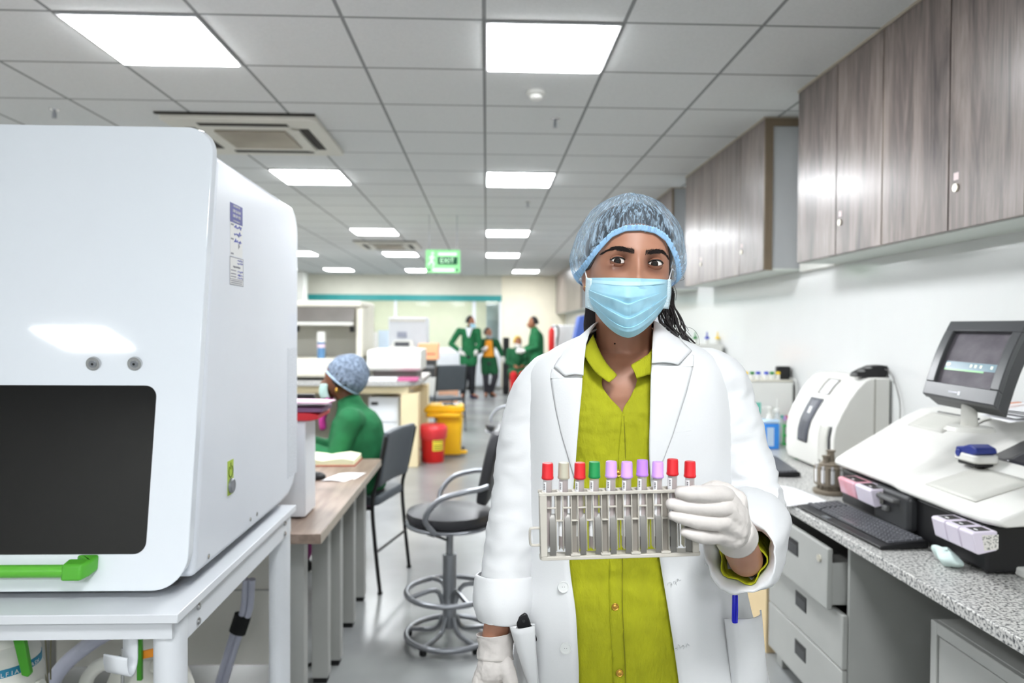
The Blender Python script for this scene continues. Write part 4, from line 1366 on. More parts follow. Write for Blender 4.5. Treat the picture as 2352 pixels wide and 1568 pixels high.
B().cyl((mo.x - .025, mo.y - .004, DZ + .0345), (mo.x - .025, mo.y + .004, DZ + .0345), .006, n=12).build('wheel', dark_plastic, t)

# ------------------------------------------------------------------ chairs
def bar_chair(name, label, loc, rot, group, sz=.47, w_=.46, back=(.10, .36)):
    """four legged black visitor chair, local: seat centre at 0, faces -x"""
    t = thing(name, label, 'chair', (0, 0, 0), group)
    pad = M('charcoal_vinyl', (74, 80, 86), .5, var=.05)
    B().prism(rrect(.42, w_ - .04, .05), lambda u, v, h: (u, v, h), sz - .03, sz + .02).build('seat', pad, t, bevel=.014, bseg=3)
    B().grid(lambda u, v: Vector((.215 + .05 * v - .02 * math.sin(PI * u), (u - .5) * (w_ - .02), sz + back[0] + back[1] * v)), 10, 8).build('backrest', pad, t, solid=.03, bevel=.008)
    for s_ in (-1, 1):
        y = s_ * (w_ / 2)
        B().tube(smoothpath([(.235, y, 0.012), (.205, y, sz * .55), (.19, y, sz), (.225, y, sz + .14), (.27, y, sz + back[0] + back[1] - .02)], 5), .011, 10).build('rear_leg', black_plastic, t)
        B().tube(smoothpath([(-.24, y, 0.012), (-.215, y, sz * .5), (-.20, y, sz - .02), (-.05, y, sz - .035), (.19, y, sz - .035)], 5), .011, 10).build('front_leg', black_plastic, t)
        for xx_ in (.235, -.24):
            B().cyl((xx_, y, 0), (xx_, y, .0125), .014, n=12).build('foot_cap', black_rubber, t)
    B().cyl((.21, -w_ / 2, sz * .45), (.21, w_ / 2, sz * .45), .008, n=10).build('stretcher', black_plastic, t)
    t.location = loc
    t.rotation_euler = (0, 0, rot)
    return t


bar_chair('visitor_chair', 'black vinyl chair under the seated person in green at the wood desk', (-.745, 4.28, 0), R(-14), None, .50, .46, (.08, .30))

# swivel lab stools
sv = M('charcoal_leatherette', (50, 50, 53), .42, var=.06)


def lab_stool(label, loc, rot=0.0):
    t = thing('lab_stool', label, 'stool', (0, 0, 0), 'swivel lab stools with foot rings')
    B().lathe((0, 0, 0), [(.17, .555), (.195, .562), (.203, .58), (.198, .603), (.16, .613), (.001, .616)], 40).build('seat', sv, t)
    B().lathe((0, 0, 0), [(.17, .535), (.203, .54), (.207, .55), (.2, .5545), (.17, .5545)], 40).build('seat_rim', silver, t)
    B().cyl((0, 0, .06), (0, 0, .40), .032, n=20).build('column', silver, t)
    B().cyl((0, 0, .40), (0, 0, .536), .017, n=16).box(-.06, .06, -.06, .06, .525, .5345).build('gas_lift', silver, t)
    B().tube([(-.01, -.02, .47), (-.09, -.03, .50)], .006, 8).build('lever', black_plastic, t)
    B().tube([(-.065, -.027, .492), (-.10, -.032, .505)], .011, 10).build('lever_grip', black_rubber, t)
    for (zz, nm, nsp, zc_) in ((.225, 'foot_ring', 4, .16), (.03, 'base_ring', 5, .11)):
        B().tube([(.2 * math.cos(a), .2 * math.sin(a), zz) for a in [2 * PI * k / 36 for k in range(36)]], .0125, 10, closed=True).build(nm, silver, t)
        for k in range(nsp):
            a = 2 * PI * (k + .35) / nsp
            B().tube(smoothpath([(.03 * math.cos(a), .03 * math.sin(a), zc_), (.07 * math.cos(a), .07 * math.sin(a), zz + .015), (.2 * math.cos(a), .2 * math.sin(a), zz)], 4), .011, 8).build('spoke', silver, t)
    for k in range(5):
        a = 2 * PI * (k + .35) / 5
        B().cyl((.2 * math.cos(a), .2 * math.sin(a), 0), (.2 * math.cos(a), .2 * math.sin(a), .02), .016, n=12).build('glide', black_rubber, t)
    # padded back, curved round the sitter
    def bk_(u, v):
        a = (u - .5) * 1.5
        ww = 1 - .25 * (2 * abs(v - .5)) ** 4
        return Vector((.165 - .07 * (1 - math.cos(a * ww)) + .07 * v, .19 * math.sin(a * ww) * 1.35, .66 + .33 * v))
    B().grid(bk_, 14, 12).build('backrest', sv, t, solid=.05, bevel=.02, bseg=3)
    B().tube(smoothpath([(.12, 0, .53), (.22, 0, .545), (.245, 0, .62), (.24, 0, .72)], 5), .014, 10, sq=(1, 1.6)).build('back_bracket', silver, t)
    for s_ in (-1, 1):
        pts = smoothpath([(-.04, s_ * .20, .545), (-.08, s_ * .235, .62), (-.02, s_ * .25, .705), (.08, s_ * .245, .74), (.15, s_ * .22, .75), (.19, s_ * .20, .76)], 6)
        B().tube(pts, .0125, 12).build('armrest', silver, t)
    t.location = loc
    t.rotation_euler = (0, 0, rot)
    return t


sp_ = Wz(1032, 1452, .03)
lab_stool('swivel lab stool with dark padded seat and chrome foot ring beside the standing person', (sp_.x, sp_.y, 0), R(-4))
lab_stool('second lab stool farther back, only its grey back showing left of the white coat', (W(1168, 900, 6.5).x, 6.5, 0), R(20))
# ------------------------------------------------------------------ middle bench with the big white analyser
MB0, MB1 = 7.6, 9.2
mbx = W(963, 893, MB0).x
mbz = W(880, 876, MB0).z
t = thing('lab_bench', 'granite topped cream lab bench in the middle of the room behind the seated person', 'bench', (-2.0, 8.2, 0))
B().prism(rrect(mbx + 4.2, MB1 - MB0, (.25, .05, .01, .01), 6, cx=(mbx - 4.2) / 2, cy=(MB0 + MB1) / 2), lambda u, v, h: (u, v, h), mbz - .05, mbz).build('worktop', granite, t, bevel=.006)
crm = M('cream_bench_paint', (232, 216, 176), .55, var=.02)
B().box(-4.1, mbx - .12, MB0 + .06, MB1 - .05, mbz - .13, mbz - .0505).build('apron', crm, t)
px0, px1 = W(921, 1000, MB0 + .1).x, W(961, 1000, MB0 + .1).x
for ya_, yb2 in ((MB0 + .06, MB0 + .30), (MB1 - .3, MB1 - .06)):
    B().box(px0, px1, ya_, yb2, 0, mbz - .1305).build('pillar', crm, t, bevel=.004)
B().box(-4.1, px0 - .02, MB1 - .2, MB1 - .16, 0.1, mbz - .1305).build('back_panel', M('grey_beige_board', (190, 186, 172), .6), t)  # grey-beige panel closing the bench at the back
# white pedestal under that bench
ux0, ux1 = W(846, 1000, 7.75).x, W(916, 1000, 7.75).x
t = thing('pedestal_cabinet', 'white pedestal cabinet under the granite lab bench beside the cream pillar', 'cabinet', ((ux0 + ux1) / 2, 7.9, 0))
zt_ = W(880, 912, 7.75).z
B().box(ux0, ux1, 7.76, 8.3, .06, zt_).build('body', white_metal, t, bevel=.004)
for z0, z1 in ((.08, zt_ * .62), (zt_ * .64, zt_ - .02)):
    d = B().box(ux0 + .012, ux1 - .012, 7.745, 7.7595, z0, z1).build('door', white_metal, t, bevel=.003)
    B().box(ux0 + .03, ux0 + .10, 7.735, 7.7445, z1 - .06, z1 - .03).build('handle', black_plastic, d)
for xx in (ux0 + .03, ux1 - .03):
    B().box(xx - .02, xx + .02, 7.8, 7.84, 0, .06).build('foot', white_metal, t)
# tall white analyser on that bench
ax1 = W(833, 700, 7.9).x
az1 = W(760, 690, 7.9).z
ZQ = lambda py: W(760, py, 7.9).z
t = thing('bench_analyser', 'big white bench analyser with smoked lifting hood behind the seated person', 'analyser', (ax1 - .7, 8.3, mbz))
zsh = ZQ(822)
B().box(ax1 - 1.5, ax1, 7.72, 8.75, mbz + .03, zsh).build('base', cream_plastic, t, bevel=.03, bseg=3)
B().box(ax1 - 1.4, ax1 - .06, 7.8, 8.7, mbz, mbz + .03).build('plinth', black_plastic, t)
B().box(ax1 - 1.5, ax1, 8.35, 8.75, zsh + .0005, az1).build('back_housing', cream_plastic, t, bevel=.03, bseg=3)
B().box(ax1 - .07, ax1, 7.9, 8.3495, zsh + .0005, ZQ(706)).build('side_post', cream_plastic, t, bevel=.01)
B().box(ax1 - 1.5, ax1 + .0, 7.86, 8.3495, ZQ(706) + .0005, az1).build('top', cream_plastic, t, bevel=.03, bseg=3)
sm = M('smoked_hood', (104, 100, 96), .25, var=.1, scale=4)
B().prism([(7.885, ZQ(703)), (7.80, ZQ(738)), (7.81, ZQ(741)), (7.90, ZQ(706))], lambda u, v, h: (h, u, v), ax1 - 1.42, ax1 - .08).build('smoked_hood', sm, t)
B().box(ax1 - 1.42, ax1 - .08, 7.79, 7.84, ZQ(748), ZQ(739.5)).build('hood_grip', AG, t, bevel=.01)
for xx in (ax1 - .11, ax1 - .69):
    B().box(xx - .02, xx + .025, 7.86, 7.90, ZQ(762), ZQ(748.5)).build('hinge', black_plastic, t, bevel=.004)
B().box(ax1 - 1.42, ax1 - .075, 8.3, 8.349, zsh + .001, ZQ(750)).build('inner_wall', AG, t)
bq = W(738, 822, 7.85)
t = thing('reagent_bottle', 'white capped bottle with blue label standing on the big bench analyser', 'bottle', (bq.x, 7.85, zsh))
B().cyl((bq.x, 7.85, zsh + .0005), (bq.x, 7.85, ZQ(785)), .042, n=20).build('bottle', M('blue_bottle_label', (92, 132, 172), .4), t)
B().cyl((bq.x, 7.85, ZQ(785) + .0005), (bq.x, 7.85, ZQ(762)), .046, .043, n=20).build('cap', white_plastic, t)
B().cyl((bq.x, 7.85, ZQ(798)), (bq.x, 7.85, ZQ(790)), .0428, n=20, cap=False).build('label_stripe', M('pink_stripe', (226, 200, 214), .5), t)
# wide low white instrument
t = thing('flat_instrument', 'wide low white instrument on the granite lab bench right of the hair cap', 'instrument', (W(900, 830, 7.9).x, 8.1, mbz))
fx0, fx1 = W(838, 830, 7.85).x + .02, W(966, 830, 7.85).x
fz = lambda py: W(900, py, 7.85).z
B().prism([(7.86, fz(852)), (7.83, fz(845)), (7.86, fz(808)), (7.9, fz(804)), (8.6, fz(803)), (8.6, fz(852))], lambda u, v, h: (h, u, v), fx0, fx1).build('housing', white_plastic, t, bevel=.012, bseg=3)
B().box(fx0 + .05, fx1 - .05, 7.95, 8.55, mbz, fz(852)).build('plinth', M('plinth_grey', (120, 112, 110), .5), t)
B().box(fx0 + .25, fx0 + .33, 7.834, 7.8395, fz(830), fz(824)).build('badge', paper, t)
# papers and folder on the bench edge
q0, q1 = W(846, 866, 7.7), W(913, 872, 7.7)
tag(B().box(q0.x, q1.x, 7.64, 7.84, mbz + .001, mbz + .035).build('paper_stack', paper, None, bevel=.004), 'stack of white papers on the bench edge below the flat instrument', 'papers')
q0, q1 = W(914, 866, 7.7), W(960, 872, 7.7)
tag(B().box(q0.x + .005, q1.x, 7.64, 7.84, mbz + .001, mbz + .035).build('folder', M('pink_folder', (206, 104, 150), .5), None, bevel=.004), 'pink folder on the bench edge right of the white papers', 'folder')
# things standing behind on the bench
q = W(868, 790, 8.85)
t = thing('document_tray', 'white tray of bluish papers behind the flat instrument', 'tray', (q.x, 8.95, mbz))
dx0, dx1 = W(838, 790, 8.85).x, W(894, 790, 8.85).x
dz = lambda py: W(868, py, 8.85).z
B().box(dx0, dx1, 8.85, 9.1, mbz, dz(803)).build('tray', white_plastic, t)
B().box(dx0 + .01, dx0 + .15, 8.86, 8.88, dz(803) + .0005, dz(762)).build('sheet', paper, t)
B().box(dx0 + .16, dx1 - .01, 8.86, 8.88, dz(803) + .0005, dz(758)).build('sheet', M('bluish_paper', (206, 222, 240), .7), t)
# machine with curved hood further back
def lowbox(name, label, cat, x0, x1, y, d, ztop, zbot, mat):
    t = thing(name, label, cat, ((x0 + x1) / 2, y + d / 2, zbot))
    B().box(x0, x1, y, y + d, zbot, ztop).build('body', mat, t, bevel=.02, bseg=3)
    return t


Yb = 12.2
bz2 = W(930, 838, Yb).z
t = thing('far_bench', 'pale bench farther back carrying white instruments', 'bench', (-1.6, 12.5, 0))
fbx = W(1000, 838, Yb).x
B().box(-4.3, fbx, Yb, Yb + .9, bz2 - .05, bz2).build('worktop', M('pale_worktop', (212, 212, 208), .4), t, bevel=.006)
B().box(-4.3, fbx - .05, Yb + .06, Yb + .86, 0, bz2 - .0505).build('body', M('pale_cabinet', (226, 226, 220), .5), t)
wx = lambda px, Y=Yb: W(px, 760, Y).x
wz = lambda py, Y=Yb: W(930, py, Y).z
t = lowbox('incubator', 'large pale grey instrument behind the seated person', 'instrument', wx(889), wx(978), Yb + .15, .6, wz(728), bz2, M('pale_grey_instrument', (206, 209, 214), .45, var=.02))
B().box(wx(892), wx(976), Yb + .13, Yb + .1495, wz(738), wz(731)).build('panel', AG, t)
B().box(wx(910), wx(932), Yb + .13, Yb + .1495, wz(775), wz(762)).build('display', M('grey_display', (150, 154, 170), .4), t)
t = lowbox('centrifuge', 'white rounded instrument with dark opening on the far bench', 'instrument', wx(894), wx(954), Yb + .0, .12, wz(795), bz2, white_plastic)
B().prism([(wx(896), wz(795)), (wx(905), wz(781)), (wx(945), wz(780)), (wx(953), wz(795))], lambda u, v, h: (u, h, v), Yb + .02, Yb + .12).build('hood', white_plastic, t, bevel=.01)
B().box(wx(906), wx(940), Yb + .01, Yb + .0195, wz(798), wz(785)).build('opening', M('dark_opening', (80, 82, 88), .4), t)
# peach carton and cupboard
peach = M('peach_laminate', (238, 172, 128), .55, var=.03)
t = thing('peach_carton', 'peach coloured carton standing on a black printer beyond the lab bench', 'carton', (wx(985, 11), 11.2, .8))
Yc = 11.2
cz0, cz1 = W(985, 826, Yc).z, W(985, 789, Yc).z
B().box(W(960, 800, Yc).x, W(1006, 800, Yc).x, Yc, Yc + .35, cz0, cz1).build('carton', peach, t, bevel=.006)
B().box(W(970, 800, Yc).x, W(1000, 800, Yc).x, Yc - .002, Yc - .0002, lerp(cz0, cz1, .3), lerp(cz0, cz1, .42)).build('printed_band', M('brown_print', (190, 120, 90), .6), t)
t = thing('printer', 'black printer below the peach carton', 'printer', (W(983, 840, Yc).x, Yc + .2, 0))
B().box(W(966, 840, Yc).x, W(1000, 840, Yc).x, Yc - .02, Yc + .38, W(985, 866, Yc).z, cz0 - .001).build('body', dark_plastic, t, bevel=.01)
B().box(W(968, 840, Yc).x, W(998, 840, Yc).x, Yc - .025, Yc - .0205, W(985, 845, Yc).z, W(985, 838, Yc).z).build('paper_slot', silver, t)
t = thing('printer_stand', 'white stand under the black printer', 'stand', (W(983, 840, Yc).x, Yc + .2, 0))
B().box(W(962, 840, Yc).x, W(1004, 840, Yc).x, Yc - .04, Yc + .42, 0, W(985, 866, Yc).z - .001).build('body', M('pale_stand', (196, 196, 192), .5), t, bevel=.006)
Yp = 11.75
t = thing('peach_cupboard', 'peach cupboard standing behind the dark visitor chair', 'cupboard', (W(1028, 880, Yp).x, Yp + .2, 0))
pz = W(1028, 852, Yp).z
pxa, pxb = W(1003, 880, Yp).x, W(1050, 880, Yp).x
B().box(pxa, pxb, Yp, Yp + .4, 0.02, pz).build('body', peach, t, bevel=.005)
B().box(pxa + .01, (pxa + pxb) / 2 - .003, Yp - .012, Yp - .0005, .04, pz - .02).box((pxa + pxb) / 2 + .003, pxb - .01, Yp - .012, Yp - .0005, .04, pz - .02).build('doors', M('light_peach', (240, 192, 160), .55, var=.02), t)
c_ = W(1022, 905, 10.4)
bar_chair('office_chair', 'dark visitor chair in front of the peach cupboard', (c_.x - .02, 10.5, 0), R(-62), None, .46, .46, (.12, .36))
# waste bins
q = Wz(1028, 1056, 0)
yb_m = M('yellow_bin_plastic', (240, 186, 24), .4, var=.04)
t = thing('waste_bin', 'yellow wheeled waste bin with open lid beside the cream pillar', 'bin', (q.x, q.y + .14, 0))
bx_, by_ = W(1030, 1000, q.y).x, q.y + .32
hz1 = W(1030, 962, q.y).z
B().prism(rrect(.30, .34, .04, cx=bx_, cy=by_), lambda u, v, h: (bx_ + (u - bx_) * (1 if h > .2 else .82), by_ + (v - by_) * (1 if h > .2 else .82), h), .03, hz1).build('bin', yb_m, t)
B().prism(rrect(.40, .40, .05, cx=bx_ - .06, cy=by_ - .02), lambda u, v, h: (u, v, h), hz1 + .0005, hz1 + .05).build('rim', yb_m, t, bevel=.012)
B().prism([(-.32, .0), (.2, .0), (.24, .03), (.2, .075), (-.25, .085), (-.32, .04)], lambda u, v, h: (bx_ - .02 + u * .82, by_ + h, hz1 + .052 + v), -.17, .17).build('lid', yb_m, t, bevel=.015)
B().grid(lambda u, v: Vector((bx_ + (u - .5) * .36, by_ - .02 + (v - .5) * .26, hz1 + .138 + .025 * noise.noise(Vector((u * 6, v * 6, 1))) - .05 * (2 * u - 1) ** 2)), 14, 10).build('liner_bag', M('black_bin_bag', (40, 40, 42), .25), t, solid=.004)
for s_ in (-1, 1):
    B().cyl((bx_ + .13 + .02 * s_ - .015, by_ + .12, .04), (bx_ + .13 + .02 * s_ + .015, by_ + .12, .04), .04, n=20).build('wheel', black_rubber, t)
B().box(bx_ + .1, bx_ + .2, by_ - .10, by_ - .06, .03, .07).build('pedal', yb_m, t, bevel=.01)
q = Wz(992, 1065, 0)
rb_m = M('red_bin_plastic', (214, 36, 34), .4, var=.04)
rx_, ry_ = W(992, 1030, q.y).x, q.y + .15
rz1 = W(992, 990, q.y).z
t = thing('waste_bin', 'round red waste bin with red liner in front of the yellow bin', 'bin', (rx_, ry_, 0))
B().lathe((rx_, ry_, 0), [(.115, 0), (.12, .01), (.138, rz1)], 32).build('bin', rb_m, t)
B().lathe((rx_, ry_, 0), [(.139, rz1 - .10), (.15, rz1 - .08), (.158, rz1 - .02), (.160, rz1 + .0), (.155, rz1 + .03), (.13, rz1 + .055), (.1, rz1 + .05)], 32).build('liner_bag', M('red_bin_liner', (226, 60, 66), .3, bump=.5, bscale=25, var=.1), t)
yl = M('yellow_warning_label', (240, 220, 70), .5, var=.03)
bb = B()
bb.grid(lambda u, v: Vector((rx_ + .136 * math.sin(lerp(.05, 1.0, u)), ry_ - .136 * math.cos(lerp(.05, 1.0, u)), lerp(rz1 * .38, rz1 * .74, v))), 8, 2)
bb.build('warning_label', yl, t)
bb = B()
for vz in (.42, .48, .54, .66):
    bb.grid(lambda u, v: Vector((rx_ + .1372 * math.sin(lerp(.15, .9, u)), ry_ - .1372 * math.cos(lerp(.15, .9, u)), rz1 * vz + v * .008)), 6, 1)
bb.build('label_print', M('olive_print', (110, 96, 30), .6), t)

# far right: fridge, extinguisher, blue box, black post, white cupboards
Yf = 13.2
fx = lambda px: W(px, 800, Yf).x
t = thing('fridge', 'white refrigerator at the far right behind the white coat shoulder', 'fridge', (fx(1305), Yf + .3, 0))
B().box(fx(1274), fx(1345), Yf, Yf + .7, .05, W(1305, 746, Yf).z).build('body', M('fridge_white', (230, 232, 232), .4), t, bevel=.02)
B().box(fx(1274) + .02, fx(1274) + .05, Yf - .03, Yf - .0005, .9, 1.3).build('handle', grey_metal, t)
for xx in (fx(1274) + .05, fx(1345) - .05):
    B().cyl((xx, Yf + .1, 0), (xx, Yf + .1, .0505), .03).cyl((xx, Yf + .6, 0), (xx, Yf + .6, .0505), .03).build('foot', black_rubber, t)
t = thing('fire_extinguisher', 'red fire extinguisher on the far right beside the refrigerator', 'fire extinguisher', (W(1268, 780, 12.9).x, 12.9, .8))
ex = W(1267, 780, 12.9).x
ez0, ez1 = W(1267, 806, 12.9).z, W(1267, 752, 12.9).z
B().lathe((ex, 12.9, 0), [(.05, ez0), (.055, ez0 + .01), (.055, ez1 - .06), (.03, ez1 - .01), (.02, ez1)], 20).build('cylinder', rb_m, t)
B().box(ex - .01, ex + .06, 12.885, 12.915, ez1 + .0005, ez1 + .03).build('valve', chrome, t)
B().tube(smoothpath([(ex + .05, 12.9, ez1 + .015), (ex + .1, 12.89, ez1 + .03), (ex + .12, 12.88, ez1 - .1), (ex + .08, 12.84, ez1 - .3)], 5), .012, 8).build('hose', black_rubber, t)
B().cyl((ex, 12.9, 0), (ex, 12.9, .02), .12).cyl((ex, 12.9, .02), (ex, 12.9, ez0 - .0005), .02).build('stand', dark_plastic, t)
Yq = 10.5
t = thing('blue_box', 'blue plastic box left of the hair cap strands on a trolley', 'box', (W(1332, 750, Yq).x, Yq, 1.0))
B().prism([(W(1318, 785, Yq).x, W(1318, 785, Yq).z), (W(1350, 785, Yq).x, W(1350, 785, Yq).z), (W(1352, 722, Yq).x, W(1352, 722, Yq).z), (W(1330, 726, Yq).x, W(1330, 726, Yq).z)], lambda u, v, h: (u, h, v), Yq, Yq + .3).build('box', M('cobalt_plastic', (70, 96, 170), .5, var=.05), t, bevel=.015)
B().box(W(1318, 785, Yq).x, W(1350, 785, Yq).x, Yq - .05, Yq + .4, 0.0, W(1330, 785, Yq).z - .001).build('trolley', grey_metal, t, bevel=.01)
Yk = 16.1
kx0, kx1 = W(1156, 800, Yk).x, W(1170, 800, Yk).x
t = thing('black_post', 'tall narrow black cabinet between the standing people at the far end', 'cabinet', ((kx0 + kx1) / 2, Yk + .2, 0))
B().box(kx0, kx1, Yk, Yk + .5, .04, W(1163, 775, Yk).z).build('body', black_plastic, t, bevel=.01)
B().box(kx0 + .01, kx1 - .01, Yk + .02, Yk + .48, 0, .04).build('plinth', black_rubber, t)
B().box(kx0 + .03, kx1 - .03, Yk - .005, Yk - .0003, .2, .9).build('door', dark_plastic, t)
# white base cupboards along the far glass
Yw = 17.3
for i, (a, b_) in enumerate(((850, 925), (928, 1000), (1003, 1075), (1078, 1150))):
    t = thing('base_cupboard', 'white base cupboard under the far glass front, %s' % ['leftmost of the row', 'second from the left', 'third from the left', 'rightmost of the row'][i], 'cupboard', (W((a + b_) / 2, 850, Yw).x, Yw + .3, 0), 'white base cupboards under the glass')
    za_ = W(1090, 808, Yw).z
    B().box(W(a, 850, Yw).x, W(b_, 850, Yw).x, Yw, YB - .03, .08, za_).build('body', white_metal, t, bevel=.01)
    B().box(W(a, 850, Yw).x + .03, W(b_, 850, Yw).x - .03, Yw - .015, Yw - .0005, .12, za_ - .08).build('door', white_metal, t, bevel=.004)
    B().box(W(a, 850, Yw).x + .02, W(b_, 850, Yw).x - .02, Yw + .05, YB - .05, 0, .08).build('plinth', grey_metal, t)
t = thing('tall_cupboard', 'tall pale grey cupboard at the far end behind the person in orange', 'cupboard', (W(1133, 750, 17.9).x, 18.8, 0))
B().box(W(1117, 750, 18.6).x, W(1151, 750, 18.6).x, 18.6, 19.2, 0, W(1133, 697, 18.6).z).build('body', M('pale_blue_grey', (196, 202, 206), .5), t, bevel=.01)
B().box(W(1119, 750, 18.6).x, W(1149, 750, 18.6).x, 18.585, 18.5995, .1, W(1133, 735, 18.6).z).build('door', M('blue_grey_door', (172, 180, 186), .5), t)

# ------------------------------------------------------------------ people in the background
def figure(name, label, root, J, parts, h=1.68, voxel=.012):
    """J: dict of joints in metres relative to root (x right, y away, z up)"""
    t = thing(name, label, 'person', root)
    Rt = Vector(root)
    g = {k: Rt + Vector(v) for k, v in J.items()}
    face = (g['face'] - g['head']).normalized()
    sk = parts['skin']
    bb = B()
    bb.ell(g['head'], .074, .09, .105, 20, 14)
    bb.ell(g['head'] + face * .05 + Vector((0, 0, -.05)), .052, .052, .06, 16, 10)
    bb.cone(g['head'] + face * .088 + Vector((0, 0, -.005)), .010, g['head'] + face * .106 + Vector((0, 0, -.03)), .014)
    bb.cone(g['head'] + Vector((0, 0, -.05)), .052, g['neck'], .055)
    sr = parts.get('bulk', 1.0)
    bb.cone(g['neck'], .06, g['chest'], .11 * sr).cone(g['chest'], .115 * sr, g['pelvis'], .115 * sr)
    side_v = (g['shoulder_r'] - g['shoulder_l']).normalized()
    for s_ in 'lr':
        bb.cone(g['chest'] + Vector((0, 0, .06)), .07, g['shoulder_' + s_], .055)
        bb.cone(g['shoulder_' + s_], .05, g['elbow_' + s_], .038).cone(g['elbow_' + s_], .037, g['wrist_' + s_], .027)
        hd = (g['hand_' + s_] - g['wrist_' + s_])
        bb.cone(g['wrist_' + s_], .026, g['hand_' + s_], .034)
        perp = hd.normalized().cross(side_v)
        perp = perp.normalized() if perp.length > .1 else Vector((0, 1, 0))
        for k in range(4):
            o_ = perp * (.018 * (k - 1.5))
            a0 = g['hand_' + s_] + o_
            a1 = a0 + hd.normalized() * (.05 + .012 * (k in (1, 2)))
            bb.cone(a0, .011, a1, .008)
        bb.cone(g['wrist_' + s_] + hd * .3, .013, g['wrist_' + s_] + hd * .8 + perp * -.05, .009)
        hip = g['pelvis'] + side_v * (.085 if s_ == 'r' else -.085) + Vector((0, 0, -.03))
        bb.cone(g['pelvis'], .10 * sr, hip, .09).cone(hip, .085, g['knee_' + s_], .058).cone(g['knee_' + s_], .056, g['ankle_' + s_], .038)
        bb.cone(g['ankle_' + s_], .036, g['toe_' + s_], .03)
    bb.build('body', sk, t, voxel=voxel, smoothit=3)
    # hair
    if parts.get('hair'):
        hb_ = B().grid(lambda u, v: g['head'] + Vector((.082 * math.sin(PI * .62 * v) * math.cos(2 * PI * u), .1 * math.sin(PI * .62 * v) * math.sin(2 * PI * u), .116 * math.cos(PI * .62 * v))) - face * (.022 + .03 * v), 24, 10)
        hb_.build('hair', parts['hair'], t, weld=True, solid=.006)
    if parts.get('mask'):
        up = Vector((0, 0, 1))
        sd_ = face.cross(up).normalized()
        B().grid(lambda u, v: g['head'] + face * (.118 - .09 * abs(2 * u - 1) ** 1.8 - .012 * (2 * v - 1) ** 2) + sd_ * ((u - .5) * .15 * (1 - .25 * v)) + up * (-.025 - .085 * v), 12, 8).build('face_mask', parts['mask'], t, solid=.004)
    # coat with sleeves
    if parts.get('coat'):
        bb = B()
        L_ = parts.get('coat_len', .36)
        fl = parts.get('flare', 1.0)
        bb.cone(g['neck'] + Vector((0, 0, -.02)), .075, g['chest'] + Vector((0, 0, .03)), .135 * sr).cone(g['chest'], .14 * sr, g['pelvis'], .145 * sr)
        for s_ in 'lr':
            d_ = side_v * (.07 if s_ == 'r' else -.07)
            kn = g['pelvis'] + d_ + (g['knee_' + s_] - g['pelvis'] - d_).normalized() * L_
            bb.cone(g['pelvis'] + d_, .12 * sr, kn, .115 * fl * sr)
            bb.cone(g['chest'] + Vector((0, 0, .07)), .09, g['shoulder_' + s_], .072)
            bb.cone(g['shoulder_' + s_], .07, g['elbow_' + s_], .058).cone(g['elbow_' + s_], .057, lerp(g['elbow_' + s_], g['wrist_' + s_], .86), .046)
        bb.build('coat', parts['coat'], t, voxel=voxel, smoothit=4)
    if parts.get('front'):     # strip of clothing showing in the open coat
        col, wtop, wbot, z0_, z1_ = parts['front']
        sd_ = side_v
        fd = Vector((0, 0, 1)).cross(side_v).normalized()
        if fd.dot(face) < 0:
            fd = -fd
        B().grid(lambda u, v: lerp(g['pelvis'], g['neck'], lerp(z0_, z1_, v)) + fd * ((.155 * sr) - .05 * max(0, lerp(z0_, z1_, v) - .75) / .25 - .02 * (2 * u - 1) ** 2) + sd_ * ((u - .5) * lerp(wbot, wtop, v)), 8, 12).build('shirt', col, t, solid=.02)
    if parts.get('trousers'):
        bb = B()
        bb.cone(g['pelvis'] + Vector((0, 0, .02)), .125 * sr, g['pelvis'] + Vector((0, 0, -.06)), .13 * sr)
        tw = parts.get('leg_w', 1.0)
        for s_ in 'lr':
            hip = g['pelvis'] + side_v * (.085 if s_ == 'r' else -.085) + Vector((0, 0, -.03))
            bb.cone(hip, .10 * tw, g['knee_' + s_], .075 * tw).cone(g['knee_' + s_], .074 * tw, g['ankle_' + s_] + Vector((0, 0, .03)), .058 * tw)
        bb.build('trousers', parts['trousers'], t, voxel=voxel, smoothit=3)
    for s_ in 'lr':
        bb = B()
        sv_ = g['toe_' + s_] - g['ankle_' + s_]
        sv_.z = 0
        base = Vector((g['ankle_' + s_].x, g['ankle_' + s_].y, Rt.z + .036))
        bb.cone(base - sv_.normalized() * .03, .036, base + sv_ * .9, .034).cone(base + Vector((0, 0, .03)), .042, base + Vector((0, 0, .005)), .038)
        o = bb.build('shoe', parts['shoe'], t, voxel=.01, smoothit=2)
    if parts.get('glove'):
        for s_ in 'lr':
            hd = (g['hand_' + s_] - g['wrist_' + s_])
            perp = hd.normalized().cross(side_v)
            perp = perp.normalized() if perp.length > .1 else Vector((0, 1, 0))
            bb = B().cone(lerp(g['elbow_' + s_], g['wrist_' + s_], .85), .04, g['wrist_' + s_], .034).cone(g['wrist_' + s_], .034, g['hand_' + s_], .043)
            for k in range(4):
                a0 = g['hand_' + s_] + perp * (.021 * (k - 1.5))
                bb.cone(a0, .0145, a0 + hd.normalized() * (.055 + .012 * (k in (1, 2))), .0115)
            bb.cone(g['wrist_' + s_] + hd * .3, .017, g['wrist_' + s_] + hd * .8 + perp * -.055, .013)
            bb.build('glove', parts['glove'], t, voxel=.007, smoothit=2)
    return t, g


navy_c = M('dark_trousers', (26, 28, 34), .8, var=.2)
grey_c = M('charcoal_leggings', (50, 50, 56), .8, var=.15)
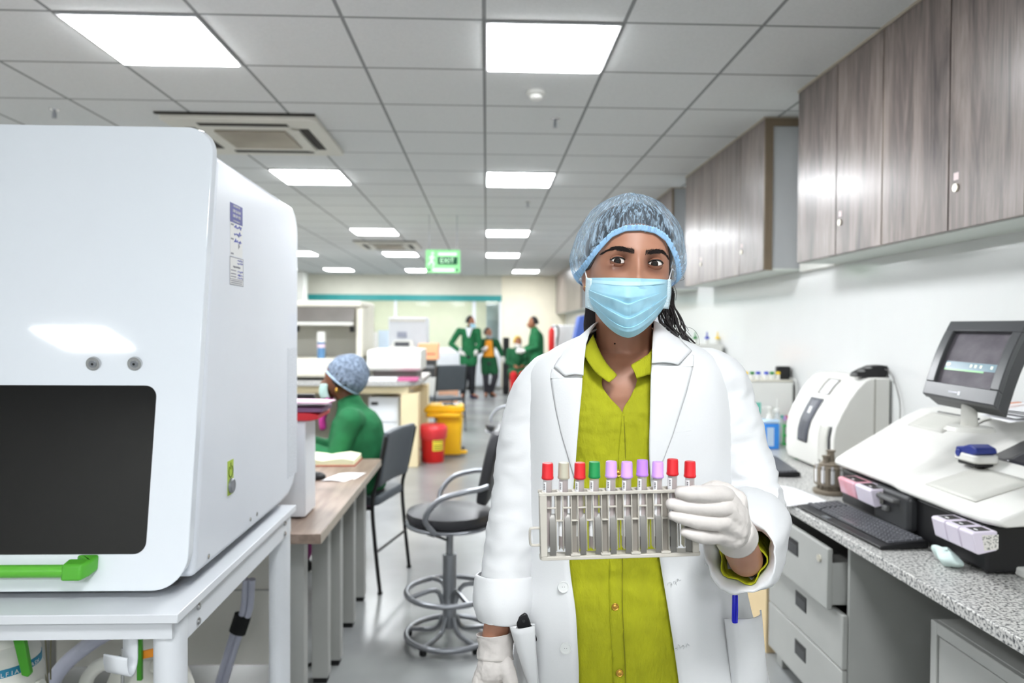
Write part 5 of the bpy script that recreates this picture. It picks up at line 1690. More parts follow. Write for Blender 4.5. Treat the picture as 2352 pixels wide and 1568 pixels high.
# 1 tall standing person, hand on hip, looking down to the right
q = Wz(1078, 914, 0)
k_ = q.y
figure('person', 'tall standing person in green coat, white gloves and blue mask, hand on hip', (q.x, q.y, 0), dict(
    head=(.03, -.03, 1.60), face=(.12, -.10, 1.57), neck=(-.01, 0, 1.47), chest=(-.03, 0, 1.28), pelvis=(-.02, 0, .95),
    shoulder_l=(-.22, 0, 1.40), elbow_l=(-.39, .0, 1.13), wrist_l=(-.20, -.10, .98), hand_l=(-.13, -.12, .93),
    shoulder_r=(.17, 0, 1.40), elbow_r=(.20, -.02, 1.12), wrist_r=(.15, -.08, 1.0), hand_r=(.13, -.10, .95),
    knee_l=(-.09, -.03, .5), ankle_l=(-.13, 0, .08), toe_l=(-.15, -.13, .035),
    knee_r=(.06, -.02, .5), ankle_r=(.06, 0, .08), toe_r=(.17, -.09, .035)),
    dict(skin=skin_brown, hair=hair_black, mask=mask_blue, coat=green_cloth, trousers=navy_c, shoe=M('navy_shoes', (30, 32, 70), .6), glove=glove_white, coat_len=.20, front=(M('white_shirt', (226, 230, 236), .8), .15, .02, .62, 1.0)))
# 2 smaller person in orange top
q = Wz(1121, 911, 0)
figure('person', 'standing person in open green coat over an orange top and dark leggings', (q.x, q.y, 0), dict(
    head=(.0, -.02, 1.36), face=(.05, -.11, 1.33), neck=(.01, 0, 1.24), chest=(.01, 0, 1.08), pelvis=(.01, 0, .80),
    shoulder_l=(-.15, 0, 1.17), elbow_l=(-.22, -.02, .96), wrist_l=(-.12, -.14, 1.0), hand_l=(-.07, -.18, 1.03),
    shoulder_r=(.17, 0, 1.17), elbow_r=(.26, 0, .98), wrist_r=(.30, -.04, .86), hand_r=(.32, -.05, .79),
    knee_l=(-.05, -.03, .43), ankle_l=(-.04, 0, .08), toe_l=(-.05, -.13, .035),
    knee_r=(.15, -.03, .44), ankle_r=(.07, .03, .08), toe_r=(.15, -.08, .035)),
    dict(skin=skin_brown, hair=hair_black, mask=M('grey_mask', (150, 160, 166), .8), coat=M('deep_green_cotton', (22, 84, 50), .85, var=.1), trousers=grey_c, leg_w=.98, shoe=black_rubber, glove=glove_white, coat_len=.26, bulk=.88,
         front=(M('orange_top', (232, 152, 40), .8, var=.05), .13, .22, .12, .92)))
# 3 person on the right, side view to the left, legs hidden by the white coat
q = W(1222, 800, 14.3)
figure('person', 'standing person in green coat seen from the side, reaching left', (q.x + .02, 14.3, 0), dict(
    head=(-.02, 0, 1.58), face=(-.13, -.03, 1.56), neck=(.02, 0, 1.46), chest=(.06, 0, 1.25), pelvis=(.06, 0, .93),
    shoulder_l=(.03, .14, 1.38), elbow_l=(-.02, .2, 1.12), wrist_l=(-.20, .1, 1.03), hand_l=(-.27, .06, 1.02),
    shoulder_r=(.06, -.15, 1.38), elbow_r=(.05, -.2, 1.11), wrist_r=(-.17, -.16, 1.03), hand_r=(-.25, -.14, 1.03),
    knee_l=(.04, .08, .5), ankle_l=(.06, .08, .08), toe_l=(-.08, .08, .035),
    knee_r=(.05, -.08, .5), ankle_r=(.08, -.08, .08), toe_r=(-.06, -.08, .035)),
    dict(skin=skin_brown, hair=hair_black, coat=green_cloth, trousers=navy_c, shoe=black_rubber, glove=glove_white, coat_len=.34, bulk=1.08))
# 4 seated person below
q = W(1190, 830, 14.6)
figure('person', 'person seated far back in green coat with white mask and yellow hair band', (q.x, 14.7, 0), dict(
    head=(.0, -.02, 1.19), face=(.02, -.12, 1.17), neck=(-.01, 0, 1.06), chest=(-.02, 0, .90), pelvis=(-.02, .02, .60),
    shoulder_l=(-.17, 0, 1.0), elbow_l=(-.20, -.06, .78), wrist_l=(-.08, -.22, .72), hand_l=(-.04, -.27, .70),
    shoulder_r=(.14, 0, 1.0), elbow_r=(.19, -.04, .78), wrist_r=(.10, -.2, .72), hand_r=(.06, -.25, .70),
    knee_l=(-.10, -.38, .55), ankle_l=(-.10, -.36, .09), toe_l=(-.10, -.5, .035),
    knee_r=(.08, -.38, .55), ankle_r=(.08, -.36, .09), toe_r=(.08, -.5, .035)),
    dict(skin=skin_brown, hair=M('yellow_hair_band', (226, 186, 60), .7), mask=glove_white, coat=M('deep_green_cotton'), trousers=M('red_cloth', (196, 34, 38), .8), shoe=black_rubber, coat_len=.30))
stq = W(1190, 830, 14.75)
t = thing('stool', 'stool hidden under the seated person in green at the far end', 'stool', (stq.x, 14.75, 0))
B().cyl((stq.x - .02, 14.75, .42), (stq.x - .02, 14.75, .465), .17, n=24).build('seat', black_plastic, t)
B().cyl((stq.x - .02, 14.75, .03), (stq.x - .02, 14.75, .42), .025).build('column', silver, t)
B().cyl((stq.x - .02, 14.75, 0), (stq.x - .02, 14.75, .03), .2, n=24).build('base', silver, t)
# 5 person seated at the desk with hair cap
hx_, hy_ = W(796, 860, 4.25).x, 4.25
hz_ = W(796, 868, 4.25).z
t, g = figure('person', 'person seated at the wood desk in green coat and blue hair cap, turned left', (hx_, hy_, 0), dict(
    head=(-.05, .0, hz_), face=(-.15, .035, hz_ - .01), neck=(.02, .0, hz_ - .13), chest=(.06, 0, hz_ - .34), pelvis=(.07, .0, .60),
    shoulder_l=(.02, .17, hz_ - .22), elbow_l=(-.12, .2, hz_ - .45), wrist_l=(-.32, .1, .80), hand_l=(-.38, .06, .79),
    shoulder_r=(.05, -.17, hz_ - .22), elbow_r=(-.02, -.20, hz_ - .44), wrist_r=(-.27, -.14, .80), hand_r=(-.33, -.12, .79),
    knee_l=(-.33, .12, .56), ankle_l=(-.28, .12, .09), toe_l=(-.42, .12, .035),
    knee_r=(-.33, -.1, .56), ankle_r=(-.26, -.1, .09), toe_r=(-.40, -.1, .035)),
    dict(skin=skin_dark, hair=hair_black, mask=M('mint_mask', (190, 222, 218), .8), coat=green_cloth, trousers=M('magenta_trousers', (120, 40, 96), .8), shoe=black_rubber, coat_len=.34, bulk=1.16,
         front=(M('magenta_blouse', (186, 48, 140), .8), .12, .06, .62, 1.04)), voxel=.008)
hd = g['head']
capm = bpy.data.materials.new('blue_net_cap')
capm.use_nodes = True
_n = capm.node_tree
_p = _n.nodes['Principled BSDF']
_z = _n.nodes.new('ShaderNodeTexNoise')
_z.inputs['Scale'].default_value = 14
_z.inputs['Detail'].default_value = 6
_c = _n.nodes.new('ShaderNodeValToRGB')
_c.color_ramp.elements[0].color = lin((84, 96, 112))
_c.color_ramp.elements[0].position = .35
_c.color_ramp.elements[1].color = lin((140, 156, 178))
_c.color_ramp.elements[1].position = .7
_n.links.new(_z.outputs[0], _c.inputs[0])
_n.links.new(_c.outputs[0], _p.inputs['Base Color'])
_p.inputs['Roughness'].default_value = .8
ctr = hd + Vector((.055, .0, .015))
rot = Matrix.Rotation(R(38), 4, 'Y')
cpb = B().grid(lambda u, v: ctr + rot @ Vector((.118 * math.sin(PI * .62 * v) * math.cos(2 * PI * u) * (1 + .025 * math.sin(40 * PI * u) * v), .118 * math.sin(PI * .62 * v) * math.sin(2 * PI * u) * (1 + .025 * math.cos(36 * PI * u) * v), .128 * math.cos(PI * .62 * v))) * (1.0 + .05 * noise.noise(Vector((u * 6, v * 4, 2)))), 60, 20)
cp_o = cpb.build('hair_cap', capm, t, weld=True, solid=.003)
vr = .60
B().tube([ctr + rot @ Vector((.119 * math.sin(PI * .615) * math.cos(2 * PI * k / 40), .119 * math.sin(PI * .615) * math.sin(2 * PI * k / 40), .128 * math.cos(PI * .615))) for k in range(40)], .006, 8, closed=True).build('elastic_band', M('pale_blue_band', (176, 200, 226), .8), cp_o)
B().ell(hd + Vector((.012, -.093, -.062)), .009, .007, .012, 14, 10).build('earring', M('gold', (230, 180, 90), .25, .9), t)
B().ell(hd + Vector((.005, -.082, -.03)), .018, .012, .03, 12, 8).build('ear', skin_dark, t)
# ------------------------------------------------------------------ the person in front
WY = 1.36          # depth of the body axis
woman = thing('person', 'person in white coat, hair cap and face mask holding a rack of tubes', 'person', (W(1450, 900, WY).x, WY, 0))
P = woman
# ---- skin: brown with slightly darker pigment round the eyes (its own colour)
sk = bpy.data.materials.new('warm_brown_skin')
sk.use_nodes = True
nt = sk.node_tree
bs = nt.nodes['Principled BSDF']
at = nt.nodes.new('ShaderNodeAttribute')
at.attribute_name = 'pigment'
tc = nt.nodes.new('ShaderNodeTexCoord')
nz = nt.nodes.new('ShaderNodeTexNoise')
nz.inputs['Scale'].default_value = 35
nt.links.new(tc.outputs['Object'], nz.inputs['Vector'])
cr = nt.nodes.new('ShaderNodeValToRGB')
cr.color_ramp.elements[0].color = lin((166, 115, 90))
cr.color_ramp.elements[1].color = lin((177, 128, 104))
nt.links.new(nz.outputs[0], cr.inputs[0])
mx = nt.nodes.new('ShaderNodeMix')
mx.data_type = 'RGBA'
nt.links.new(at.outputs['Fac'], mx.inputs['Factor'])
nt.links.new(cr.outputs[0], mx.inputs['A'])
mx.inputs['B'].default_value = lin((78, 47, 37))
nt.links.new(mx.outputs['Result'], bs.inputs['Base Color'])
bs.inputs['Roughness'].default_value = 0.48
bs.inputs['Subsurface Weight'].default_value = 0.12
bs.inputs['Subsurface Radius'].default_value = (0.012, 0.005, 0.003)
bs.inputs['Subsurface Scale'].default_value = 0.5

HC = W(1443, 612, 1.335)
ROLL = R(3.6)
ur = Vector((math.cos(ROLL), 0, -math.sin(ROLL)))
uv_ = Vector((math.sin(ROLL), 0, math.cos(ROLL)))
uw = Vector((.02, -1, .02)).normalized()


def hp(u, v, w_):
    return HC + ur * u + uv_ * v + uw * w_


# ---- body: one continuous skin surface
bb = B()
rings = [(.108, .004, .0, -.03), (.104, .03, .03, -.055), (.09, .052, .054, -.078), (.065, .0655, .074, -.093), (.035, .0705, .084, -.098), (.005, .0715, .088, -.096),
         (-.02, .0705, .089, -.09), (-.045, .067, .089, -.078), (-.07, .060, .090, -.058), (-.09, .050, .090, -.035), (-.106, .037, .086, -.012), (-.117, .020, .074, .015), (-.12, .006, .055, .03)]
rings = smoothpath(rings, 3)
NR = 40
vs = []
for (v, a, f, bk) in rings:
    c, hd_ = (f + bk) / 2, (f - bk) / 2
    for k in range(NR):
        t_ = 2 * PI * k / NR
        cs, sn = math.cos(t_), math.sin(t_)
        n_ = 2.25
        rr = (abs(cs) ** n_ + abs(sn) ** n_) ** (-1 / n_)
        vs.append(hp(a * rr * cs, v, c + hd_ * rr * sn))
fs = [(i * NR + k, i * NR + (k + 1) % NR, (i + 1) * NR + (k + 1) % NR, (i + 1) * NR + k) for i in range(len(rings) - 1) for k in range(NR)]
fs += [tuple(reversed(range(NR))), tuple((len(rings) - 1) * NR + k for k in range(NR))]
bb.add(vs, fs)
nb, nb2 = W(1436, 830, 1.385), W(1440, 905, 1.385)
bb.cone(hp(0, -.055, -.035), .052, nb, .054)
bb.cone(nb, .056, nb2, .075)
for s_ in (-1, 1):       # trapezius, shoulders
    bb.cone(W(1437 + s_ * 30, 815, 1.40), .038, W(1450 + s_ * 190, 880, 1.385), .036)
ch = W(1447, 960, 1.375)
bb.ell(ch, .145, .088, .14, 24, 16)
bb.ell(W(1447, 905, 1.372), .135, .083, .09, 24, 14)
bb.ell(ch + Vector((0, 0, -.16)), .13, .09, .16, 24, 16)
bb.ell(Vector((ch.x, WY, .90)), .15, .095, .16, 24, 16)
hipz = .84
for s_ in (-1, 1):
    bb.cone((ch.x + s_ * .085, WY, hipz), .085, (ch.x + s_ * .08, WY, .46), .055)
    bb.cone((ch.x + s_ * .08, WY, .46), .054, (ch.x + s_ * .08, WY + .01, .08), .036)
    bb.cone((ch.x + s_ * .08, WY + .01, .06), .034, (ch.x + s_ * .09, WY - .12, .035), .028)
# arms (image left hangs, image right bends to the rack)
aL = [W(1262, 880, 1.385), W(1190, 1130, 1.37), W(1141, 1440, 1.325), W(1135, 1470, 1.32)]
bb.cone(aL[0], .042, aL[1], .034).cone(aL[1], .033, aL[2], .0245).cone(aL[2], .0245, aL[3], .0235)
aR = [W(1655, 890, 1.385), W(1725, 1175, 1.335), W(1712, 1284, 1.125), W(1690, 1232, 1.058)]
bb.cone(aR[0], .038, aR[1] + Vector((0, .01, 0)), .030).cone(aR[1] + Vector((0, .01, 0)), .030, aR[2], .027).cone(aR[2], .027, aR[3], .026)
# ears
for s_ in (-1, 1):
    em = Matrix.Rotation(R(-18 * s_), 3, 'Z')
    bb.ell(hp(s_ * .0745, -.022, -.005), .007, .016, .029, 14, 10, em)
    bb.ell(hp(s_ * .0745, -.044, -.001), .006, .009, .010, 12, 8, em)
body = bb.build('body', sk, P, voxel=.0034)
bpy.context.view_layer.update()
dg = bpy.context.evaluated_depsgraph_get()
me2 = bpy.data.meshes.new_from_object(body.evaluated_get(dg))
old = body.data
body.modifiers.clear()
body.data = me2
bpy.data.meshes.remove(old)
me2.name = 'body'
# smooth, then carve the face
bm = bmesh.new()
bm.from_mesh(me2)
for _ in range(3):
    bmesh.ops.smooth_vert(bm, verts=bm.verts, factor=.5, use_axis_x=True, use_axis_y=True, use_axis_z=True)
off = wloc(P)


def G(u, v, u0, v0, su, sv):
    return math.exp(-((u - u0) / su) ** 2 - ((v - v0) / sv) ** 2)


lay = bm.verts.layers.float.new('pigment')
for vt in bm.verts:
    d = vt.co + off - HC
    u, v, w_ = d.dot(ur), d.dot(uv_), d.dot(uw)
    if w_ > .0 and -.13 < v < .12 and abs(u) < .085:
        a = abs(u)
        k = min(1, w_ / .04)
        f = .0035 * G(a, v, .03, .021, .022, .008) - .0110 * G(a, v, .0325, .000, .0195, .0125) + .0035 * G(a, v, .045, -.03, .02, .015)
        f += .010 * G(u, v, 0, -.012, .008, .022) + .021 * G(u, v, 0, -.043, .0105, .013) + .009 * G(a, v, .013, -.047, .007, .008)
        f += .002 * G(u, v, 0, .022, .014, .012)
        f += .006 * G(u, v, 0, -.074, .02, .009) - .004 * G(u, v, 0, -.0745, .018, .002) + .005 * G(u, v, 0, -.104, .016, .011)
        vt.co += uw * (f * k)
        vt[lay] = min(1, .75 * G(a, v, .034, -.010, .019, .010) + .45 * G(a, v, .024, .003, .010, .012) + .4 * G(a, v, .034, .008, .017, .008)) * k
bm.to_mesh(me2)
bm.free()
me2.polygons.foreach_set('use_smooth', [True] * len(me2.polygons))
tmp = BVHTree.FromPolygons([v.co + off for v in me2.vertices], [tuple(p.vertices) for p in me2.polygons])
for s_ in (-1, 1):      # level the skin round each eye so that the eyeball sits evenly in its socket
    h_ = tmp.ray_cast(hp(s_ * .0325, 0, .3), -uw)
    wl = (h_[0] - HC).dot(uw) - .0008
    for vt in me2.vertices:
        d = vt.co + off - HC
        u, v, w_ = d.dot(ur), d.dot(uv_), d.dot(uw)
        dd = math.hypot(u - s_ * .0325, v * 1.15)
        if w_ > .03 and dd < .02:
            k = max(0, min(1, (.02 - dd) / .007))
            nw = w_ + (min(w_, wl) - w_) * k
            # the lids' own fullness: skin rises over the ball below the lower and above the upper lid margin
            ew0, rb_ = wl + .0008 - .0062, .0141
            du_ = abs(u - s_ * .0325)
            if v < -.0054 or v > .0072:
                dz_ = math.hypot(du_, v)
                top = ew0 + math.sqrt(max(0, rb_ ** 2 - min(dz_, .0112) ** 2))
                if dz_ > .0112:
                    top -= (dz_ - .0112) * .85
                nw = max(nw, top) if dz_ < .02 else nw
            vt.co += uw * (nw - w_)
bm = bmesh.new()
bm.from_mesh(me2)
ring_ = []
for vt in bm.verts:
    d = vt.co + off - HC
    u, v, w_ = d.dot(ur), d.dot(uv_), d.dot(uw)
    du_ = min(abs(u - .0325), abs(u + .0325))
    if w_ > .03 and du_ < .024 and -.028 < v < .024 and not (math.hypot(du_, v) < .0125 and -.0060 < v < .0078):
        ring_.append(vt)
for _ in range(7):
    bmesh.ops.smooth_vert(bm, verts=ring_, factor=.5, use_axis_x=True, use_axis_y=True, use_axis_z=True)
bm.to_mesh(me2)
bm.free()
me2.polygons.foreach_set('use_smooth', [True] * len(me2.polygons))
bvh_v = [v.co + off for v in me2.vertices]
bvh = BVHTree.FromPolygons(bvh_v, [tuple(p.vertices) for p in me2.polygons])


def onhead(u, v, lift=.001):
    o_ = hp(u, v, .3)
    h = bvh.ray_cast(o_, -uw)
    return (h[0] + uw * lift) if h[0] else hp(u, v, .03)


# ---- eyes
scl = M('eye_white', (226, 220, 214), .25, var=.02)
iris_m = M('dark_brown_iris', (30, 19, 14), .5, spec=.2, var=.2, scale=300)
pup_m = M('black_pupil', (6, 5, 5), .08)
lid_m = M('eyelid_skin', (140, 95, 74), .5, var=.04, scale=30)
lash_m = M('black_lashes', (18, 14, 13), .6)
for s_ in (-1, 1):
    ew = (onhead(s_ * .0325, 0, 0) - HC).dot(uw) - .0062
    ec = hp(s_ * .0325, .0, ew)
    r_ = .0136
    vsE = []
    eb = B().ell(ec, r_, r_, r_, 28, 20).build('eyeball', scl, P)
    gaze = (Vector((0, 0, CAMZ)) - ec).normalized()
    gx_ = gaze.cross(Vector((0, 0, 1))).normalized()
    gy_ = gx_.cross(gaze)

    def disc(rad, rr, n=24):
        h = math.sqrt(max(0, rr * rr - rad * rad))
        return [ec + gaze * h + gx_ * (rad * math.cos(2 * PI * k / n)) + gy_ * (rad * math.sin(2 * PI * k / n)) for k in range(n)]
    for nm, rad, rr, mt in (('iris', .0064, r_ + .0004, iris_m), ('pupil', .0032, r_ + .0009, pup_m)):
        pts = disc(rad, rr) + disc(rad * .5, rr) + [ec + gaze * rr]
        n = 24
        B().add(pts, [(k, (k + 1) % n, n + (k + 1) % n, n + k) for k in range(n)] + [(n + k, n + (k + 1) % n, 2 * n) for k in range(n)]).build(nm, mt, eb)
    # lids: shells round the eyeball leaving an almond opening
    def lidpt(phi, el, rr):
        return ec + (ur * (math.sin(phi) * math.cos(el)) + uv_ * math.sin(el) + uw * (math.cos(phi) * math.cos(el))) * rr
    PM = R(63)
    up_e = lambda ph: R(20.5) * max(0, 1 - (abs(ph + s_ * R(4)) / PM) ** 2.2) + R(2) + s_ * ph * .05
    lo_e = lambda ph: -R(19) * max(0, 1 - (abs(ph) / PM) ** 2.0) + R(1) + s_ * ph * .05
    B().grid(lambda a, b_: lidpt(lerp(-PM * 1.12, PM * 1.12, a), lerp(up_e(lerp(-PM * 1.12, PM * 1.12, a)), R(78), b_), r_ + .0011 - .0022 * b_), 24, 8).build('upper_eyelid', lid_m, P, solid=.0006)
    B().grid(lambda a, b_: lidpt(lerp(-PM * 1.12, PM * 1.12, a), lerp(lo_e(lerp(-PM * 1.12, PM * 1.12, a)), -R(75), b_), r_ + .0009 - .0006 * b_), 24, 8).build('lower_eyelid', lid_m, P, solid=.0006)
    ln = [lidpt(lerp(-PM, PM, k / 24), up_e(lerp(-PM, PM, k / 24)), r_ + .0015) for k in range(25)]
    outer = lidpt(s_ * PM * 1.18, up_e(s_ * PM) + R(4), r_ + .001)
    ln = ln + [outer] if s_ > 0 else [outer] + ln
    B().tube(ln, [.0008 + .0005 * math.sin(PI * k / (len(ln) - 1)) for k in range(len(ln))], 6).build('eyelashes', lash_m, P)
    B().tube([lidpt(lerp(-PM, PM, k / 20), lo_e(lerp(-PM, PM, k / 20)) - R(1), r_ + .001) for k in range(21)], .0005, 5).build('lower_lash_line', M('dark_lash_line', (60, 38, 32), .6), P)
# eyebrows: bundles of fine hairs
brow_m = M('dark_eyebrow', (34, 24, 21), .7, var=.15)
for s_ in (-1, 1):
    bw = B()
    rnd = random.Random(3 + s_)
    top = [(.010, .0175), (.018, .0205), (.028, .0235), (.040, .0245), (.050, .0198), (.059, .0125)]
    bot = [(.010, .0110), (.018, .0128), (.028, .0152), (.040, .0176), (.050, .0166), (.059, .0108)]
    T_, B_2 = smoothpath(top, 6), smoothpath(bot, 6)
    bw.grid(lambda a, b_: onhead(s_ * lerp(T_[3 + int(a * 27)][0], B_2[3 + int(a * 27)][0], b_), lerp(T_[3 + int(a * 27)][1], B_2[3 + int(a * 27)][1], lerp(.5, .12 + .76 * b_, min(1, .25 + a * 4))), .0006), 27, 3)
    for k in range(280):
        a = rnd.random()
        i = int(a * 30)
        f = rnd.random()
        u, v = lerp(T_[i][0], B_2[i][0], f), lerp(T_[i][1], B_2[i][1], f)
        ang = R(lerp(70, -12, min(1, a * 1.7))) + rnd.uniform(-.2, .2)
        l_ = rnd.uniform(.003, .0055)
        bw.tube([onhead(s_ * u, v, .0006), onhead(s_ * (u + .5 * l_ * math.cos(ang)), v + .5 * l_ * math.sin(ang), .0013), onhead(s_ * (u + l_ * math.cos(ang)), v + l_ * math.sin(ang), .0009)], [.00026, .00024, .0001], 4)
    bw.build('eyebrow', brow_m, P)
B().ell(W(1412, 789, 1.3325), .0016, .0016, .0014, 10, 6).build('mole', M('dark_mole', (50, 30, 26), .6), P)
B().ell(hp(-.0775, -.043, .008), .0016, .0016, .0016, 10, 8).build('ear_stud', M('gold', (230, 180, 90), .25, .9), P)

# ---- hair under the cap, locks beside the neck
TH = [(0, 26.0), (18, 24.5), (32, 19.0), (46, 6.0), (60, -6.0), (75, -14.0), (95, -17.0), (140, -22.0), (180, -24.0)]


def theta0(phi):
    d = abs((math.degrees(phi) + 180) % 360 - 180)
    return R(interp([(a, b_) for a, b_ in TH], d)[0])


def dome(phi, s, au, av, aw, c=(0, .005, -.012), pull=.13, pucker=0.0):
    th = lerp(theta0(phi), R(90), s)
    f = 1 - pull * (1 - min(1, s / .22)) ** 2
    f += pucker * math.sin(46 * phi) * (1 - min(1, s / .30)) * .5
    return hp(c[0] + au * math.cos(th) * math.sin(phi) * f, c[1] + av * math.sin(th) * (f if s > .0 else f), c[2] + aw * math.cos(th) * math.cos(phi) * f)


hair_m = bpy.data.materials.new('black_hair_strands')
hair_m.use_nodes = True
_n = hair_m.node_tree
_p = _n.nodes['Principled BSDF']
_w = _n.nodes.new('ShaderNodeTexNoise')
_w.inputs['Scale'].default_value = 60
_c = _n.nodes.new('ShaderNodeValToRGB')
_c.color_ramp.elements[0].color = lin((14, 12, 13))
_c.color_ramp.elements[1].color = lin((52, 46, 46))
_n.links.new(_w.outputs[0], _c.inputs[0])
_n.links.new(_c.outputs[0], _p.inputs['Base Color'])
_p.inputs['Roughness'].default_value = .6
hctr = hp(0, .005, -.012)


def hairp(a, b_):
    ph = 2 * PI * a
    fr_ = max(0, math.cos(ph)) ** 2
    s_ = lerp(.03 + .10 * fr_, 1, b_)
    d_ = (dome(ph, s_, .1045, .1285, .121) - hctr).normalized()
    h_ = bvh.ray_cast(hctr + d_ * .25, -d_)
    r_ = (h_[0] - hctr).length if h_[0] else .08
    return hctr + d_ * (min(r_, .12) + .0012 + .006 * min(1, b_ / .2) + .0012 * noise.noise(Vector((a * 60, b_ * 5, 0))))


hb_ = B().grid(hairp, 96, 24)
hair = hb_.build('hair', hair_m, P, weld=True)
rnd = random.Random(11)
locks = B()
for k in range(70):       # strands falling behind the ear on the right of the picture
    x0, y0 = rnd.uniform(1508, 1549), rnd.uniform(690, 706)
    x1 = x0 + rnd.uniform(-2, 26)
    ye_ = rnd.uniform(745, 800)
    xe_2 = x0 + rnd.uniform(2, 46) * (ye_ - 700) / 80 + 6
    ycap = 745 + (xe_2 - 1500) * .52
    ye_ = min(ye_, ycap + 12)
    Yh = rnd.uniform(1.375, 1.41)
    r_ = rnd.choice([.0003, .0004, .0005, .0008, .0013])
    locks.tube([W(*q) for q in smoothpath([(x0, y0 - 30, Yh - .01), (x0, y0, Yh), (lerp(x0, x1, .6) + 3, lerp(y0, ye_, .5), Yh), (xe_2, ye_, Yh + .006)], 5)], r_, 5)
for pts, r_ in (([(1536, 690), (1560, 722), (1573, 752), (1571, 772), (1564, 786)], .0017), ([(1534, 700), (1552, 735), (1566, 765), (1573, 784)], .0026), ([(1520, 705), (1532, 735), (1552, 768), (1566, 788)], .002),
                ([(1514, 712), (1516, 738), (1534, 752), (1556, 775)], .0022), ([(1540, 655), (1549, 680), (1546, 700), (1538, 708)], .0006), ([(1541, 640), (1553, 668), (1552, 690)], .0004),
                ([(1575, 750), (1592, 756), (1604, 772), (1606, 792)], .0003), ([(1562, 645), (1572, 640), (1566, 632)], .0004)):
    locks.tube([W(a, b_, c_) for a, b_, c_ in smoothpath([(a, b_, 1.385) for a, b_ in pts], 6)], r_, 6)
locks.build('hair_strands', hair_m, P)
locks = B()
for k in range(60):       # dark bunch on the left
    x0 = rnd.uniform(1347, 1372)
    locks.tube([W(*q) for q in smoothpath([(x0, 690, 1.375), (x0 - 2, 715, 1.385), (x0 - 4 + rnd.uniform(-3, 3), 745, 1.395), (x0 - 3, 775, 1.40)], 4)], rnd.uniform(.0012, .0022), 5)
locks.build('hair_lock', hair_m, P)
B().ell(hp(.03, -.115, -.085), .05, .03, .07, 18, 12).build('hair_bunch', hair_m, P)

# ---- bouffant cap: thin veil over the hair
cap_m = bpy.data.materials.new('sheer_blue_nonwoven')
cap_m.use_nodes = True
nt = cap_m.node_tree
L = nt.links
for n in list(nt.nodes):
    if n.type != 'OUTPUT_MATERIAL':
        nt.nodes.remove(n)
outn = nt.nodes['Material Output']
uvn = nt.nodes.new('ShaderNodeAttribute')
uvn.attribute_name = 'cap_uv'
mp = nt.nodes.new('ShaderNodeMapping')
mp.inputs['Scale'].default_value = (105, 9, 1)
L.new(uvn.outputs['Vector'], mp.inputs[0])
n1 = nt.nodes.new('ShaderNodeTexNoise')
n1.inputs['Scale'].default_value = 1.0
n1.inputs['Detail'].default_value = 6
n1.inputs['Roughness'].default_value = .65
n1.inputs['Distortion'].default_value = .7
L.new(mp.outputs[0], n1.inputs['Vector'])
crf = nt.nodes.new('ShaderNodeValToRGB')
crf.color_ramp.elements[0].position = .44
crf.color_ramp.elements[0].color = (.07, .07, .07, 1)
crf.color_ramp.elements[1].position = .62
crf.color_ramp.elements[1].color = (.70, .70, .70, 1)
L.new(n1.outputs['Fac'], crf.inputs[0])
den = nt.nodes.new('ShaderNodeAttribute')
den.attribute_name = 'density'
ad = nt.nodes.new('ShaderNodeMath')
ad.operation = 'ADD'
ad.use_clamp = True
L.new(crf.outputs[0], ad.inputs[0])
L.new(den.outputs['Fac'], ad.inputs[1])
tr = nt.nodes.new('ShaderNodeBsdfTransparent')
tr.inputs[0].default_value = (.93, .97, 1, 1)
df = nt.nodes.new('ShaderNodeBsdfDiffuse')
df.inputs[0].default_value = lin((196, 220, 240))
tl = nt.nodes.new('ShaderNodeBsdfTranslucent')
tl.inputs[0].default_value = lin((196, 220, 240))
m1 = nt.nodes.new('ShaderNodeMixShader')
m1.inputs[0].default_value = .3
L.new(df.outputs[0], m1.inputs[1])
L.new(tl.outputs[0], m1.inputs[2])
m2 = nt.nodes.new('ShaderNodeMixShader')
L.new(ad.outputs[0], m2.inputs[0])
L.new(tr.outputs[0], m2.inputs[1])
L.new(m1.outputs[0], m2.inputs[2])
L.new(m2.outputs[0], outn.inputs[0])
NU, NV = 240, 36
cb_ = B().grid(lambda a, b_: dome(2 * PI * a, b_, .1045, .1285, .121, pucker=.055) + (ur * math.sin(2 * PI * a) + uw * math.cos(2 * PI * a)) * (.004 * noise.noise(Vector((a * 14, b_ * 5, 5))) + .0016 * noise.noise(Vector((a * 60, b_ * 3, 9)))) + uv_ * .003 * noise.noise(Vector((math.sin(2 * PI * a) * 3, math.cos(2 * PI * a) * 3 * (1 - b_), 7))), NU, NV)
cap = cb_.build('hair_cap', cap_m, P, recalc=False)
me = cap.data
at1 = me.attributes.new('cap_uv', 'FLOAT_VECTOR', 'POINT')
me.attributes.new('density', 'FLOAT', 'POINT')
at1, at2 = me.attributes['cap_uv'], me.attributes['density']
for j in range(NV + 1):
    for i in range(NU + 1):
        k = j * (NU + 1) + i
        a = 2 * PI * i / NU
        at1.data[k].vector = (i / NU * (1 - .0 * j), j / NV, 0)
        sdn = abs(math.sin(a)) ** 6          # the veil is gathered in folds at both sides
        at2.data[k].value = .45 * max(0, 1 - (j / NV) / .18) + .75 * sdn * max(0, 1 - (j / NV) / .75)
band_m = M('pale_blue_elastic', (158, 200, 236), .85, var=.05, scale=60)
bnd = B()
NB = 200


def bandp(a, b_):
    ph = 2 * PI * a
    p0 = dome(ph, 0, .1045, .1285, .121)
    p1 = dome(ph, .045, .1045, .1285, .121)
    d_ = (p0 - hp(0, 0, -.01)).normalized()
    return lerp(p0, p1, b_ * 1.25 - .25) + d_ * (.0016 + .0011 * math.sin(100 * ph + 2 * b_))


bnd.grid(bandp, NB, 4)
bnd.build('elastic_band', band_m, cap, solid=.001)

